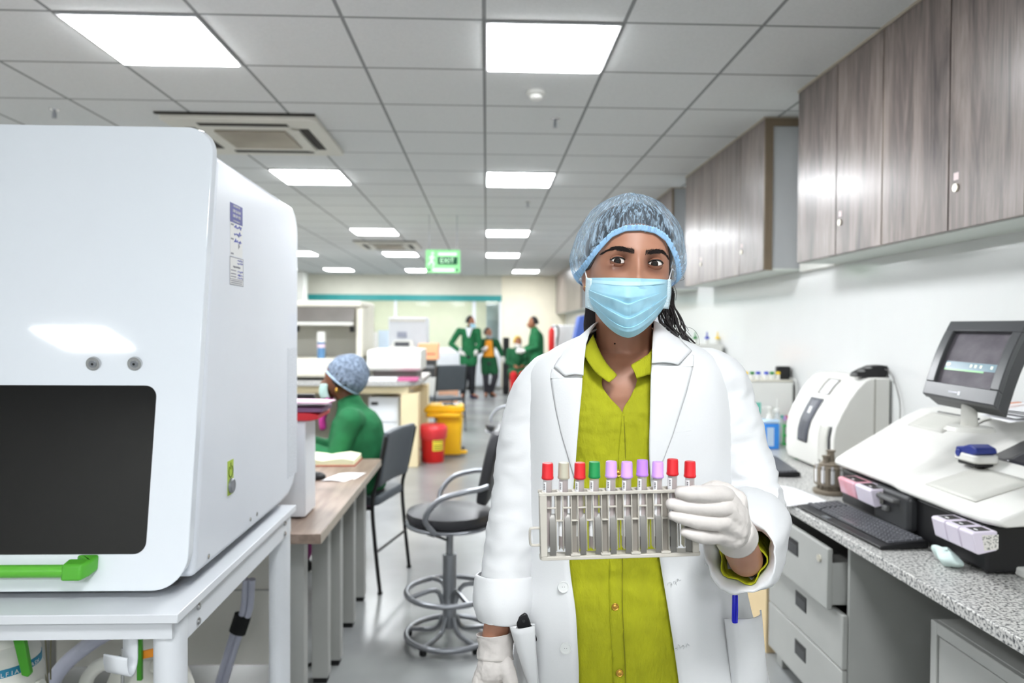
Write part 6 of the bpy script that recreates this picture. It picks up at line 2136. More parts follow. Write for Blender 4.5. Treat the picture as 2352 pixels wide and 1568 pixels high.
# ---- face mask
mk = bpy.data.materials.new('pleated_blue_mask')
mk.use_nodes = True
nt = mk.node_tree
bs = nt.nodes['Principled BSDF']
tcn = nt.nodes.new('ShaderNodeTexCoord')
nz = nt.nodes.new('ShaderNodeTexNoise')
nz.inputs['Scale'].default_value = 40
nt.links.new(tcn.outputs['Object'], nz.inputs['Vector'])
cr = nt.nodes.new('ShaderNodeValToRGB')
cr.color_ramp.elements[0].color = lin((146, 200, 222))
cr.color_ramp.elements[1].color = lin((168, 212, 229))
nt.links.new(nz.outputs[0], cr.inputs[0])
nt.links.new(cr.outputs[0], bs.inputs['Base Color'])
bs.inputs['Roughness'].default_value = .75
bs.inputs['Sheen Weight'].default_value = .1
mask_edge = M('white_mask_edge', (214, 234, 242), .8, var=.02)


def maskp(a, r_):
    """r_ row parameter 0 top .. 1 bottom; pleats lie on rows .40, .66 and .84"""
    s = 2 * a - 1
    o1 = .05 * math.exp(-(s / .22) ** 2) - .03 * abs(s)
    o2 = .03 * math.exp(-(s / .3) ** 2) - .10 * abs(s) ** 1.3
    o3 = -.15 * s * s
    b_ = r_ + interp([(0, 0), (.16, 0), (.40, o1), (.66, o2), (.84, o3), (1, 0)], r_)[0]
    yt = 640 + 2.0 * s - 1.5 * (1 - s * s)
    x0, x1 = 1353, 1533
    if b_ > .55:
        k = (b_ - .55) / .45
        x0, x1 = lerp(1353, 1366, k ** 1.5), lerp(1533, 1524, k ** 1.5)
    bowl = max(0, 1 - abs(s) ** 1.75)
    yb_ = lerp(714, 775, bowl) if s < 0 else lerp(706, 775, bowl)
    y = lerp(yt, yb_, b_)
    x = lerp(x0, x1, a)
    x += 6 * (1 - s * s) * (b_ - .3) * (-.5)
    edge = 1.290
    cen = interp([(0, 1.2305), (.12, 1.219), (.32, 1.2055), (.5, 1.2095), (.72, 1.215), (.9, 1.222), (1, 1.236)], b_)[0]
    f = 1 - abs(s) ** lerp(1.6, 2.2, min(1, b_ * 1.6))
    Y = lerp(edge, cen, f)
    Y -= .004 * math.exp(-(s / .13) ** 2) * max(0, 1 - abs(b_ - .15) / .25)
    Y -= .0055 * math.exp(-((b_ - .30) / .10) ** 2 - (s / .20) ** 2)
    for fp_, amp in ((.40, .0060), (.66, .0046), (.84, .0030)):
        d = r_ - fp_
        if -.012 <= d < .2:
            k = (d + .012) / .012 if d < 0 else (1 - d / .2)
            Y -= amp * k * (.35 + .65 * abs(math.cos(1.2 * s)))
    Y += .0026 * noise.noise(Vector((s * 3.5, b_ * 6, 3))) + .0016 * noise.noise(Vector((s * 9, b_ * 5, 8)))
    o_ = W(x, y, .6)
    h_ = bvh.ray_cast(o_, (W(x, y, 1.2) - o_).normalized())
    if h_[0] and h_[0].y < 1.34:
        Y = min(Y, h_[0].y - .0028)
    return W(x, y, Y)


mask = B().grid(maskp, 56, 100).build('face_mask', mk, P, solid=.0012)
for nm_, pa, pb in (('l', [(1346, 637, 1.298), (1345, 675, 1.300), (1345, 706, 1.300)], [(1360, 640, 1.283), (1361, 675, 1.281), (1366, 716, 1.284)]),
                    ('r', [(1541, 641, 1.298), (1541, 675, 1.300), (1535, 710, 1.300)], [(1526, 641, 1.283), (1524, 675, 1.281), (1520, 708, 1.284)])):
    A_, Bb_ = [W(*q) for q in smoothpath(pa, 6)], [W(*q) for q in smoothpath(pb, 6)]
    B().grid(lambda a, b_: lerp(A_[int(b_ * 12)], Bb_[int(b_ * 12)], a) + Vector((0, -.0008 - .002 * math.sin(PI * a), 0)), 4, 12).build('side_binding', mask_edge, mask, solid=.0014)
    st = B()
    for k in range(11):
        for q in (.35, .6):
            p_ = lerp(A_[int(k * 1.0) + 1], Bb_[int(k * 1.0) + 1], q) + Vector((0, -.0036, 0))
            st.box(p_.x - .0012, p_.x + .0012, p_.y - .0003, p_.y + .0003, p_.z - .0006, p_.z + .0006)
    st.build('stitching', M('pale_weld_marks', (176, 204, 216), .8), mask)
B().grid(lambda a, b_: maskp(lerp(.03, .97, a), lerp(.06, .13, b_)) + Vector((0, -.0022, 0)), 40, 2).build('nose_strip', mask_edge if False else M('light_nose_strip', (186, 226, 240), .75), mask)
for s_, pts in ((-1, [(1348, 640, 1.296), (1345, 628, 1.31), (1340, 615, 1.335), (1336, 618, 1.352)]), (1, [(1537, 642, 1.296), (1540, 630, 1.31), (1544, 618, 1.335), (1548, 622, 1.352)])):
    B().tube([W(*q) for q in smoothpath(pts, 6)], .0012, 8).build('ear_loop', M('white_elastic', (236, 236, 238), .8), mask)

# ------------------------------------------------------------------ clothes
coat_m = M('white_cotton_coat', (222, 223, 224), .85, var=.01, scale=14, bump=.03, bscale=300)
shirt_m = M('lime_cotton', (160, 162, 16), .85, var=.07, scale=16, bump=.4, bscale=55, stretch=(2.2, 1, 1))
WX = lambda px, py, Y=WY: W(px, py, Y).x
WZ = lambda py, Y=WY: W(1450, py, Y).z
# torso of the coat: rows (y, left, right, half depth, opening left, opening right)
CT_ = [(752, 1385, 1488, .040, 1358, 1500), (775, 1330, 1548, .062, 1345, 1498), (800, 1278, 1606, .078, 1343, 1497), (830, 1238, 1650, .092, 1340, 1496), (870, 1216, 1678, .106, 1337, 1494), (950, 1208, 1688, .116, 1330, 1492),
       (1060, 1206, 1690, .120, 1322, 1491), (1200, 1208, 1690, .118, 1312, 1504), (1290, 1206, 1700, .118, 1308, 1516), (1400, 1196, 1722, .124, 1322, 1534), (1480, 1184, 1745, .130, 1327, 1546), (1568, 1180, 1765, .136, 1330, 1558),
       (1700, 1170, 1785, .145, 1326, 1572), (1900, 1150, 1810, .155, 1318, 1600)]
CT_ = smoothpath(CT_, 4)
NEXP = 2.35
CYB = 1.372


def crow(py):
    return interp(CT_, py)


def cfront(px, py, off=0.0):
    """depth of the coat front at this place of the body"""
    l, r, b_, ol, orr = crow(py)
    cx, a = (l + r) / 2, (r - l) / 2
    t_ = min(.9999, abs(px - cx) / a)
    return CYB - b_ * (1 - t_ ** NEXP) ** (1 / NEXP) - off


def cfold(x, z, k=1.0):
    return (.0035 * noise.noise(Vector((x * 16, z * 5, 1))) + .002 * noise.noise(Vector((x * 40, z * 9, 4)))) * k


bb = B()
NC = 72
vs = []
for (py, l, r, b_, ol, orr) in CT_:
    cx, a = (l + r) / 2, (r - l) / 2
    # angle of the opening edges on the superellipse
    def ang(px):
        t_ = max(-.999, min(.999, (px - cx) / a))
        c_ = abs(t_) ** (NEXP / 2) * (1 if t_ > 0 else -1)
        return math.asin(c_)
    A0, A1 = ang(orr), ang(ol)
    # from right opening edge round the back to left opening edge
    for k in range(NC + 1):
        t_ = k / NC
        al = lerp(A0, 2 * PI + A1, t_)
        sx, cy_ = math.sin(al), math.cos(al)
        x = a * abs(sx) ** (2 / NEXP) * (1 if sx > 0 else -1)
        y = -b_ * abs(cy_) ** (2 / NEXP) * (1 if cy_ > 0 else -1)
        p_ = W(cx + x, py, CYB)
        q = Vector((p_.x, CYB + y, p_.z))
        # keep the picture outline: scale toward the camera axis for depth change
        q2 = W(cx + x, py, CYB + y)
        q = Vector((q2.x, CYB + y, lerp(p_.z, q2.z, 1)))
        q += Vector((0, 1, 0)) * cfold(q.x, q.z)
        vs.append(q)
n1_ = NC + 1
fs = [(i * n1_ + k, i * n1_ + k + 1, (i + 1) * n1_ + k + 1, (i + 1) * n1_ + k) for i in range(len(CT_) - 1) for k in range(NC)]
bb.add(vs, fs)
coat = bb.build('lab_coat', coat_m, P, solid=.003, soff=1)


def linpath(pts, n=6):
    out = []
    for p_, q_ in zip(pts, pts[1:]):
        out += [tuple(lerp(a, b_, k / n) for a, b_ in zip(p_, q_)) for k in range(n)]
    return out + [tuple(pts[-1])]


def sheet(rows, n, off, mat, nm, parent, solid=.002, bulge=0.0, foldk=0.0, sub=5, edge_off=None, path=smoothpath):
    """rows: (py, left px, right px); lies on the coat front at distance off"""
    R_ = path(rows, sub)
    m = len(R_) - 1

    def fn(a, b_):
        py, l, r = R_[int(round(b_ * m))]
        px = lerp(l, r, a)
        o_ = off + bulge * math.sin(PI * a)
        if edge_off:
            o_ += edge_off(a, b_)
        Y = cfront(px, py, o_)
        p_ = W(px, py, Y)
        return p_ + Vector((0, foldk * (noise.noise(Vector((p_.x * 25, p_.z * 14, 6))) + .6 * noise.noise(Vector((p_.x * 60, p_.z * 22, 2)))), 0))
    return B().grid(fn, n, m).build(nm, mat, parent, solid=solid)


# lapels folded outward from the opening edges
lap_l = sheet([(847, 1270, 1268), (858, 1285, 1266), (868, 1298, 1265), (868.5, 1338, 1265), (900, 1336, 1269), (950, 1331, 1278), (1000, 1327, 1290), (1050, 1323, 1306), (1090, 1320, 1318)], 12, .005, coat_m, 'lapel', coat, bulge=.0012, path=linpath)
lap_r = sheet([(815, 1590, 1593), (828, 1575, 1593), (841, 1560, 1592), (841.5, 1497, 1592), (858, 1495, 1588), (900, 1494, 1577), (950, 1493, 1561), (1000, 1492, 1545), (1050, 1492, 1526), (1100, 1496, 1501)], 12, .005, coat_m, 'lapel', coat, bulge=.0012, path=linpath)
# collar: runs round the neck; inner roll line and outer edge given in picture and depth
inner = linpath([(1340, 862, cfront(1340, 862, .009)), (1341, 835, cfront(1341, 835, .010)), (1346, 790, 1.296), (1354, 763, 1.320), (1370, 741, 1.355), (1400, 728, 1.41), (1440, 724, 1.432), (1480, 727, 1.41), (1503, 738, 1.36), (1500, 765, 1.318), (1498, 800, 1.288), (1497, 834, cfront(1497, 834, .011))], 5)
outer = linpath([(1298, 864, cfront(1298, 864, .009)), (1273, 842, cfront(1273, 842, .009)), (1290, 812, 1.318), (1310, 790, 1.34), (1338, 772, 1.375), (1385, 760, 1.455), (1440, 757, 1.475), (1495, 760, 1.455), (1532, 762, 1.385), (1562, 780, 1.345), (1589, 806, cfront(1589, 806, .010)), (1558, 837, cfront(1558, 837, .010))], 5)


def colp(a, b_):
    i = int(round(a * (len(inner) - 1)))
    p_, q_ = Vector(inner[i]), Vector(outer[i])
    m_ = lerp(p_, q_, b_)
    out_ = W(*m_)
    return out_ + Vector((0, -.002, .003)) * math.sin(PI * b_)


B().grid(colp, len(inner) - 1, 8).build('collar', coat_m, coat, solid=.0025)
# notch shadows are real gaps between collar and lapel

# ---- sleeves
def sleeve(path, name, seed, ang=None, amp=.006):
    sp = smoothpath(path, 12)
    pts = [W(q[0], q[1], q[2]) for q in sp]
    rad = [(q[3], q[4]) for q in sp]

    def fold(t_, a, q):
        am = amp * (.3 + .8 * min(1, t_ * 1.6))
        n1 = noise.noise(Vector((q.x * 9 + seed, q.y * 9, q.z * 17 + q.x * 4)))
        n2 = noise.noise(Vector((q.x * 20 + seed, q.y * 20, q.z * 40 - q.x * 8)))
        v = .55 * am * n1 + .75 * am * (.35 - abs(n2) * 1.4)
        return v
    return B().tube(pts, rad, 64, cap=False, fold=fold, up=(1, 0, 0)).build(name, coat_m, coat, solid=.003)


sleeve([(1345, 858, 1.385, .042, .055), (1300, 862, 1.385, .050, .062), (1262, 882, 1.385, .054, .064), (1232, 930, 1.385, .053, .062), (1210, 1000, 1.383, .050, .059), (1192, 1100, 1.372, .0475, .056), (1178, 1210, 1.357, .046, .054), (1166, 1300, 1.345, .0455, .053), (1160, 1372, 1.335, .046, .052)], 'sleeve', 3, amp=.0055)
sleeve([(1560, 858, 1.385, .045, .055), (1600, 860, 1.385, .052, .062), (1640, 876, 1.385, .056, .066), (1664, 930, 1.385, .056, .064), (1688, 1020, 1.378, .056, .063), (1710, 1100, 1.362, .0565, .063), (1724, 1160, 1.337, .0575, .063), (1727, 1194, 1.297, .057, .062), (1723, 1214, 1.245, .056, .062), (1714, 1236, 1.19, .053, .061)], 'sleeve', 9, amp=.0105)
# left cuff: broad turned-up band
cp_ = [(1160, 1318, 1.345, .0520, .058), (1160, 1326, 1.344, .0545, .060), (1158, 1378, 1.337, .0565, .061), (1159, 1416, 1.332, .0485, .054), (1159, 1421, 1.331, .046, .052), (1159, 1414, 1.331, .043, .049)]


def cuff(path, name, seed, amp, sub=5):
    sp = smoothpath(path, sub)
    pts = [W(q[0], q[1], q[2]) for q in sp]
    rad = [(q[3], q[4]) for q in sp]
    return B().tube(pts, rad, 48, cap=False, up=(1, 0, 0), tan=W(*path[3][:3]) - W(*path[0][:3]), fold=lambda t_, a, q: amp * noise.noise(Vector((math.cos(a) * 1.6 + seed, math.sin(a) * 1.6, t_ * 2.0))) + amp * .5 * noise.noise(Vector((math.cos(a) * 4 + seed, math.sin(a) * 4, t_ * 4)))).build(name, coat_m, coat, solid=.003)


cuff(cp_, 'cuff', 1, .003)
# right cuff: deep crumpled turn-up opening toward the rack
cuff([(1729, 1204, 1.25, .056, .062), (1728, 1210, 1.24, .0605, .070), (1720, 1232, 1.19, .063, .074), (1708, 1256, 1.14, .0605, .071), (1699, 1270, 1.108, .054, .065), (1699, 1272, 1.106, .050, .058), (1703, 1266, 1.125, .044, .051), (1716, 1244, 1.165, .041, .048)], 'cuff', 5, .007)
# lime kurta sleeve edge and dark inside of the cuff
B().tube([W(*q) for q in smoothpath([(1722, 1250, 1.20), (1712, 1270, 1.155), (1704, 1284, 1.118)], 4)], [(.034, .036)] * 9, 32, cap=False, up=(1, 0, 0), fold=lambda t_, a, q: .004 * math.sin(5 * a + 1) * t_).build('shirt_sleeve', shirt_m, P, solid=.002)

# ---- pockets (gaping at the top), buttons, buttonholes
def pocket(rows, name, gape):
    return sheet(rows, 14, .004, coat_m, name, coat, foldk=.0012, edge_off=lambda a, b_: gape * (1 - b_) ** 2 * math.sin(PI * a) ** .7 + .002)


pk_l = pocket([(1432, 1192, 1229), (1450, 1190, 1229), (1500, 1190, 1232), (1568, 1190, 1238), (1660, 1192, 1242)], 'pocket', .022)
pk_r = pocket([(1420, 1668, 1728), (1440, 1668, 1738), (1500, 1672, 1742), (1568, 1684, 1748), (1660, 1690, 1752)], 'pocket', .035)
# the pocket mouths stand away from the coat as bulging lips
def lip(pts, nm, r_=.0022):
    B().tube([W(*q) for q in smoothpath(pts, 6)], r_, 8).build(nm, coat_m, coat)


def flare(pts_top, pts_bot, nm):
    T1, T2 = [W(*q) for q in smoothpath(pts_top, 6)], [W(*q) for q in smoothpath(pts_bot, 6)]
    n_ = len(T1) - 1
    B().grid(lambda a, b_: lerp(T1[int(round(a * n_))], T2[int(round(a * n_))], b_) + Vector((0, -.005 * math.sin(PI * b_) * math.sin(PI * a), 0)), n_, 10).build(nm, coat_m, coat, solid=.003)


flare([(1170, 1430, 1.30), (1174, 1440, 1.275), (1195, 1444, 1.258), (1228, 1437, 1.262)], [(1212, 1568, 1.30), (1216, 1575, 1.285), (1222, 1580, 1.275), (1236, 1580, 1.266)], 'pocket_front')
flare([(1665, 1420, 1.262), (1690, 1422, 1.232), (1725, 1420, 1.232), (1746, 1412, 1.262), (1747, 1400, 1.30)], [(1684, 1590, 1.262), (1700, 1595, 1.25), (1735, 1600, 1.252), (1758, 1595, 1.27), (1764, 1590, 1.31)], 'pocket_front')
cbv = BVHTree.FromPolygons([v.co + wloc(P) for v in coat.data.vertices], [tuple(p.vertices) for p in coat.data.polygons])


def coathit(px, py, lift):
    o_ = W(px, py, .7)
    d_ = (W(px, py, 1.3) - o_).normalized()
    h_ = cbv.ray_cast(o_, d_)
    return W(px, py, (h_[0].y if h_[0] else cfront(px, py)) - lift)


btn_m = M('pearl_button', (226, 228, 226), .3, var=.02)
for (px, py) in ((1294, 1347), (1299, 1488)):
    p_ = coathit(px, py, .0062)
    d = B().lathe((p_.x, p_.y, p_.z), [(.0098, 0), (.0102, -.0012), (.0098, -.0024), (.008, -.0022), (.0074, -.0014), (.0005, -.0014)], 26, 'Y').build('button', btn_m, coat)
    for dx_ in (-.0018, .0018):
        B().cyl((p_.x + dx_, p_.y - .0012, p_.z), (p_.x + dx_, p_.y - .0016, p_.z), .0008, n=8).build('button_hole', M('thread_grey', (160, 162, 162), .7), d)
rnd = random.Random(5)
for (px, py) in ((1548, 1336), (1566, 1483), (1634, 1290)):
    fr = B()
    for k in range(16):
        a0 = px - 14 + 28 * rnd.random()
        b0 = py + (a0 - px) * -.28 + rnd.uniform(-3, 3)
        a1, b1 = a0 + rnd.uniform(-5, 5), b0 + rnd.uniform(-3, 8)
        fr.tube([coathit(a0, b0, .0036), coathit((a0 + a1) / 2, (b0 + b1) / 2 - 2, .006), coathit(a1, b1, .0038)], .00045, 4)
    fr.build('frayed_buttonhole', coat_m, coat)
# stitched breast pocket line
B().tube([coathit(a, b_, .0032) for a, b_ in ((1545, 994), (1580, 990), (1632, 982))], .0009, 6).build('breast_pocket_edge', coat_m, coat)
B().tube([coathit(a, b_, .0032) for a, b_ in ((1545, 1004), (1580, 1000), (1632, 992))], .0006, 6).build('breast_pocket_seam', coat_m, coat)

# ---- lime shirt (kurta) seen in the open coat
def sfront(px, py, off=0.0):
    return cfront(px, py, off) + .012 + (.016 if py < 860 else .016 * max(0, 1 - (py - 860) / 90))


def shirt_sheet(rows, nm, off=0.0, n=14, foldk=.0034, sub=6, extra=None):
    R_ = smoothpath(rows, sub)
    m = len(R_) - 1

    def fn(a, b_):
        py, l, r = R_[int(round(b_ * m))]
        px = lerp(l, r, a)
        p_ = W(px, py, sfront(px, py, off + (extra(a, b_) if extra else 0)))
        wr = noise.noise(Vector((p_.x * 22, p_.z * 34, 3))) + .7 * noise.noise(Vector((p_.x * 55, p_.z * 80, 8)))
        return p_ + Vector((0, foldk * wr, 0))
    return B().grid(fn, n, m)


rows_l = [(800, 1318, 1352), (830, 1318, 1368), (850, 1316, 1384), (866, 1314, 1384), (880, 1312, 1382), (895, 1310, 1387), (915, 1308, 1402), (945, 1306, 1428), (990, 1302, 1434), (1060, 1292, 1434), (1150, 1284, 1432), (1250, 1278, 1428), (1350, 1276, 1426), (1450, 1280, 1429), (1568, 1282, 1433), (1750, 1275, 1434), (1950, 1262, 1436)]
rows_r = [(800, 1498, 1545), (830, 1478, 1548), (850, 1462, 1550), (866, 1464, 1550), (880, 1462, 1550), (895, 1456, 1550), (915, 1446, 1550), (945, 1430, 1550), (990, 1430, 1552), (1060, 1430, 1556), (1150, 1428, 1560), (1250, 1424, 1566), (1350, 1422, 1580), (1450, 1425, 1592), (1568, 1429, 1604), (1750, 1430, 1620), (1950, 1432, 1640)]
kb = shirt_sheet(rows_l, 'k', n=20, sub=10)
kb2 = shirt_sheet(rows_r, 'k', n=20, sub=10)
kb.add(kb2.v, kb2.f)
shirt = kb.build('shirt', shirt_m, P, solid=.002)
# placket: thin raised strip with its stitched fold
plk = shirt_sheet([(950, 1429, 1434), (1000, 1425, 1436), (1060, 1420, 1436), (1250, 1416, 1432), (1290, 1400, 1430), (1400, 1400, 1430), (1500, 1406, 1435), (1568, 1408, 1437), (1700, 1408, 1438)], 'p', off=.0022, n=5, sub=12)
plk.build('placket', shirt_m, shirt, solid=.0012)
B().tube([W(q[0], q[1], sfront(q[0], q[1], .0035)) for q in smoothpath([(1433, 955), (1436, 1060), (1430, 1290), (1430, 1400), (1435, 1500), (1437, 1568)], 8)], .0006, 5).build('placket_seam', M('lime_thread', (120, 118, 14), .8), shirt)
# stand collar halves
colL = [((1362, 768, 1.335), (1338, 806, 1.308)), ((1373, 798, 1.312), (1350, 830, 1.290)), ((1391, 832, 1.290), (1370, 857, 1.275)), ((1412, 856, 1.276), (1392, 874, 1.266)), ((1417, 862, 1.275), (1399, 878, 1.265))]
colR = [((1500, 775, 1.33), (1512, 845, 1.30)), ((1497, 805, 1.305), (1499, 858, 1.281)), ((1476, 822, 1.289), (1484, 862, 1.272)), ((1453, 836, 1.277), (1466, 868, 1.266)), ((1450, 841, 1.276), (1463, 870, 1.265))]
for rows in (colL, colR):
    A_ = smoothpath([a for a, b_ in rows], 6)
    D_ = smoothpath([b_ for a, b_ in rows], 6)
    n_ = len(A_) - 1
    B().grid(lambda a, b_: W(*lerp(Vector(A_[int(round(a * n_))]), Vector(D_[int(round(a * n_))]), b_)) + Vector((0, -.004 * math.sin(PI * b_) + .001 * noise.noise(Vector((a * 9, b_ * 5, 1))), 0)), n_, 8).build('stand_collar', shirt_m, shirt, solid=.0022)
gold_m = M('gold_button', (208, 160, 70), .3, .8, var=.3, scale=220)
for (px, py) in ((1420, 1086), (1413, 1393), (1423, 1545)):
    p_ = W(px, py, sfront(px, py, .0036))
    B().lathe((p_.x, p_.y, p_.z), [(.0062, 0), (.0066, -.0014), (.0054, -.0026), (.0042, -.0020), (.0024, -.0030), (.0004, -.0032)], 22, 'Y').build('button', gold_m, shirt)
# trousers and shoes (below the picture)
bb = B()
for s_ in (-1, 1):
    bb.cone((ch.x + s_ * .08, WY, .76), .085, (ch.x + s_ * .08, WY, .46), .075).cone((ch.x + s_ * .08, WY, .46), .074, (ch.x + s_ * .08, WY + .01, .13), .055)
bb.cone((ch.x - .05, WY, .80), .085, (ch.x + .05, WY, .80), .085)
bb.build('trousers', navy_c, P, voxel=.01, smoothit=3)
for s_ in (-1, 1):
    B().cone((ch.x + s_ * .08, WY + .03, .042), .042, (ch.x + s_ * .09, WY - .13, .038), .037).build('shoe', black_rubber, P, voxel=.008, smoothit=2)

# ------------------------------------------------------------------ gloved hands
gl_m = M('white_latex_glove', (206, 200, 195), .48, var=.03, scale=20, bump=.35, bscale=26)


def fold_mesh(o, amp, sc_):
    tx = bpy.data.textures.get('wrinkle_clouds') or bpy.data.textures.new('wrinkle_clouds', 'CLOUDS')
    tx.noise_scale = .012
    d = o.modifiers.new('wrinkles', 'DISPLACE')
    d.texture = tx
    d.strength = amp
    d.mid_level = .5
    d.texture_coords = 'GLOBAL'


def finger(chain, parent, seed, flat=1.0):
    """chain: (point, radius) from inside the palm to the tip"""
    sp = smoothpath([tuple(p) + (r,) for p, r in chain], 8)
    pts = [Vector(q[:3]) for q in sp]
    rad = [q[3] for q in sp]
    d_ = (pts[-1] - pts[-2]).normalized()
    r_ = rad[-1]
    for k in range(1, 7):
        a = k / 6 * PI / 2
        pts.append(Vector(sp[-1][:3]) + d_ * (r_ * math.sin(a)))
        rad.append(max(.0004, r_ * math.cos(a)))

    def fold(t_, a, q):
        n_ = noise.noise(Vector((q.x * 150 + seed, q.y * 60, q.z * 60)))
        return .0007 * n_ + .0006 * (.3 - abs(noise.noise(Vector((q.x * 240 + seed, q.y * 90, q.z * 90))))) * (1 - t_)
    return B().tube(pts, rad, 24, fold=fold).build('finger', gl_m, parent)


# hand on the rack
bb = B()
wr = W(1686, 1220, 1.050)
Ks = {'index': (1666, 1140, 1.000, .0140), 'middle': (1664, 1166, .992, .0145), 'ring': (1660, 1198, .993, .0140), 'little': (1652, 1228, 1.0, .0125)}
Fs = {'index': [(1640, 1136, .980, .0125), (1608, 1134, .968, .0118), (1583, 1133, .964, .0102), (1563, 1131, .965, .0078)],
      'middle': [(1636, 1166, .978, .0120), (1596, 1164, .970, .0116), (1562, 1160, .968, .0098), (1542, 1157, .969, .0076)],
      'ring': [(1634, 1200, .978, .0112), (1600, 1196, .969, .0106), (1568, 1189, .966, .0088), (1546, 1184, .967, .0066)],
      'little': [(1632, 1233, .985, .0104), (1608, 1231, .973, .0094), (1588, 1226, .970, .0078), (1572, 1222, .970, .0060)]}
bb.ell(wr, .0285, .0285, .0285, 20, 12)
for k_, q in Ks.items():
    kp = W(*q[:3])
    mid_ = lerp(wr, kp, .5) + Vector((.004, -.006, 0))
    bb.cone(wr, .026, mid_, .021).cone(mid_, .021, kp, q[3]).cone(kp, q[3], lerp(kp, W(*Fs[k_][0][:3]), .6), q[3] * .8)
# thumb behind the rack
tb = [W(1690, 1150, 1.035), W(1664, 1128, 1.047), W(1642, 1120, 1.045), W(1622, 1124, 1.038)]
bb.cone(lerp(wr, tb[0], .35), .022, tb[0], .0165).cone(tb[0], .0165, tb[1], .0135).cone(tb[1], .0130, tb[2], .0115).cone(tb[2], .0115, tb[3], .009)
g1 = bb.build('glove', gl_m, P, voxel=.0018, smoothit=4)
fold_mesh(g1, .0022, .012)
for i_, k_ in enumerate(('little', 'ring', 'middle', 'index')):
    kp = W(*Ks[k_][:3])
    finger([(lerp(wr, kp, .75), Ks[k_][3] * .85), (kp, Ks[k_][3] * .97)] + [(W(*q[:3]), q[3]) for q in Fs[k_]], g1, i_ * 5)
# rim of the cuff of that glove
cdir = (aR[2] - wr).normalized()
cc_ = wr
B().tube([cc_ - cdir * .016, cc_ - cdir * .004, cc_ + cdir * .010, cc_ + cdir * .020, cc_ + cdir * .022], [(.0255, .0262), (.0286, .0292), (.0296, .0302), (.0304, .031), (.0308, .0314)], 30, cap=False, up=(1, 0, 0)).build('glove_cuff', gl_m, g1, solid=.0012)
# hanging hand
bb = B()
w2 = W(1138, 1492, 1.316)
pm = W(1130, 1560, 1.30)
bb.cone(W(1140, 1486, 1.317), .0285, w2, .028).cone(w2, .027, lerp(w2, pm, .6), .030)
hang = []
fl_ = [(-.026, .0), (-.009, -.004), (.009, -.003), (.025, .003)]
for i, (dx_, dy_) in enumerate(fl_):
    k0 = pm + Vector((dx_ * .9, dy_, -.012 if i in (1, 2) else -.004))
    bb.cone(lerp(w2, k0, .35), .020, k0, .0125)
    ln_ = (.036, .042, .039, .030)[i]
    a1 = k0 + Vector((dx_ * .15, -.012, -ln_))
    a2 = a1 + Vector((0, -.014, -ln_ * .62))
    a3 = a2 + Vector((0, -.012, -ln_ * .42))
    hang.append([(lerp(w2, k0, .8), .012), (k0, .0122), (a1, .0104), (a2, .0094), (a3, .0068)])
tb0 = lerp(w2, pm, .35) + Vector((.018, -.016, 0))
bb.cone(tb0, .016, tb0 + Vector((.016, -.022, -.035)), .0125).cone(tb0 + Vector((.016, -.022, -.035)), .012, tb0 + Vector((.014, -.032, -.062)), .009)
g2 = bb.build('glove', gl_m, P, voxel=.0024, smoothit=2)
fold_mesh(g2, .0045, .02)
for i, c_ in enumerate(hang):
    finger(c_, g2, 40 + i)
sp = smoothpath([(1137, 1512, 1.313, .0325), (1138, 1490, 1.317, .031), (1139, 1466, 1.320, .0325), (1138, 1453, 1.322, .0345)], 5)
B().tube([W(q[0], q[1], q[2]) for q in sp], [q[3] for q in sp], 40, cap=False, up=(1, 0, 0), fold=lambda t_, a, q: .0028 * noise.noise(Vector((math.cos(a) * 3, math.sin(a) * 3, t_ * 4))) + .003 * t_ * math.sin(3 * a)).build('glove_cuff', gl_m, g2, solid=.0012)

# ------------------------------------------------------------------ things carried
p0, p1 = W(1688, 1363, 1.224), W(1687, 1430, 1.219)
pen = thing('pen', 'blue ballpoint pen clipped in the right coat pocket', 'pen', tuple(p1))
pb_ = M('blue_pen_plastic', (24, 28, 190), .3, var=.05)
ax = (p1 - p0).normalized()
B().tube([p0, p0 + ax * .004, p1 - ax * .003, p1], [.0036, .0046, .0046, .0036], 16).build('barrel', pb_, pen)
B().tube([p0 + Vector((.002, -.0055, -.001)), lerp(p0, p1, .55) + Vector((.002, -.0068, 0)), lerp(p0, p1, .95) + Vector((.0015, -.0058, 0))], [.0014, .0017, .0019], 8).cyl(p0 + Vector((0, 0, -.0015)), p0 + Vector((.002, -.0055, -.0015)), .0016, n=8).build('clip', pb_, pen)
pm_ = Matrix.Translation(W(1205, 1437, 1.284)) @ Matrix.Rotation(R(-22), 4, 'Y')
ph = thing('phone', 'black phone in the left coat pocket', 'phone', tuple(W(1214, 1436, 1.286)))
B().prism(rrect(.024, .055, .006), lambda u, v, h: pm_ @ Vector((u, h, v - .006)), -.004, .004).build('case', black_plastic, ph, bevel=.002)
B().cyl(pm_ @ Vector((.002, -.005, .010)), pm_ @ Vector((.002, -.0042, .010)), .0025, n=12).build('lens', dark_plastic, ph)

# rack: built level, turned to the slight tilt of the photograph
RY = 1.0
ra, rb = W(1241, 1282, RY), W(1604, 1271, RY)
rx = (rb - ra).normalized()
rz = Vector((-rx.z, 0, rx.x))
rlen = (rb - ra).length
rh = (W(1241, 1128, RY) - ra).length
rack = thing('tube_rack', 'beige ten place plastic tube rack held in the gloved hand', 'tube rack', tuple(ra))
rk_m = M('beige_rack_plastic', (188, 183, 173), .45, var=.03)
rk_d = M('grey_rack_web', (136, 130, 122), .5, var=.05)
clip_m = M('brushed_spring_steel', (116, 114, 110), .4, .5, var=.06)


def rp(x, y, z):
    return ra + rx * x + Vector((0, 1, 0)) * y + rz * z


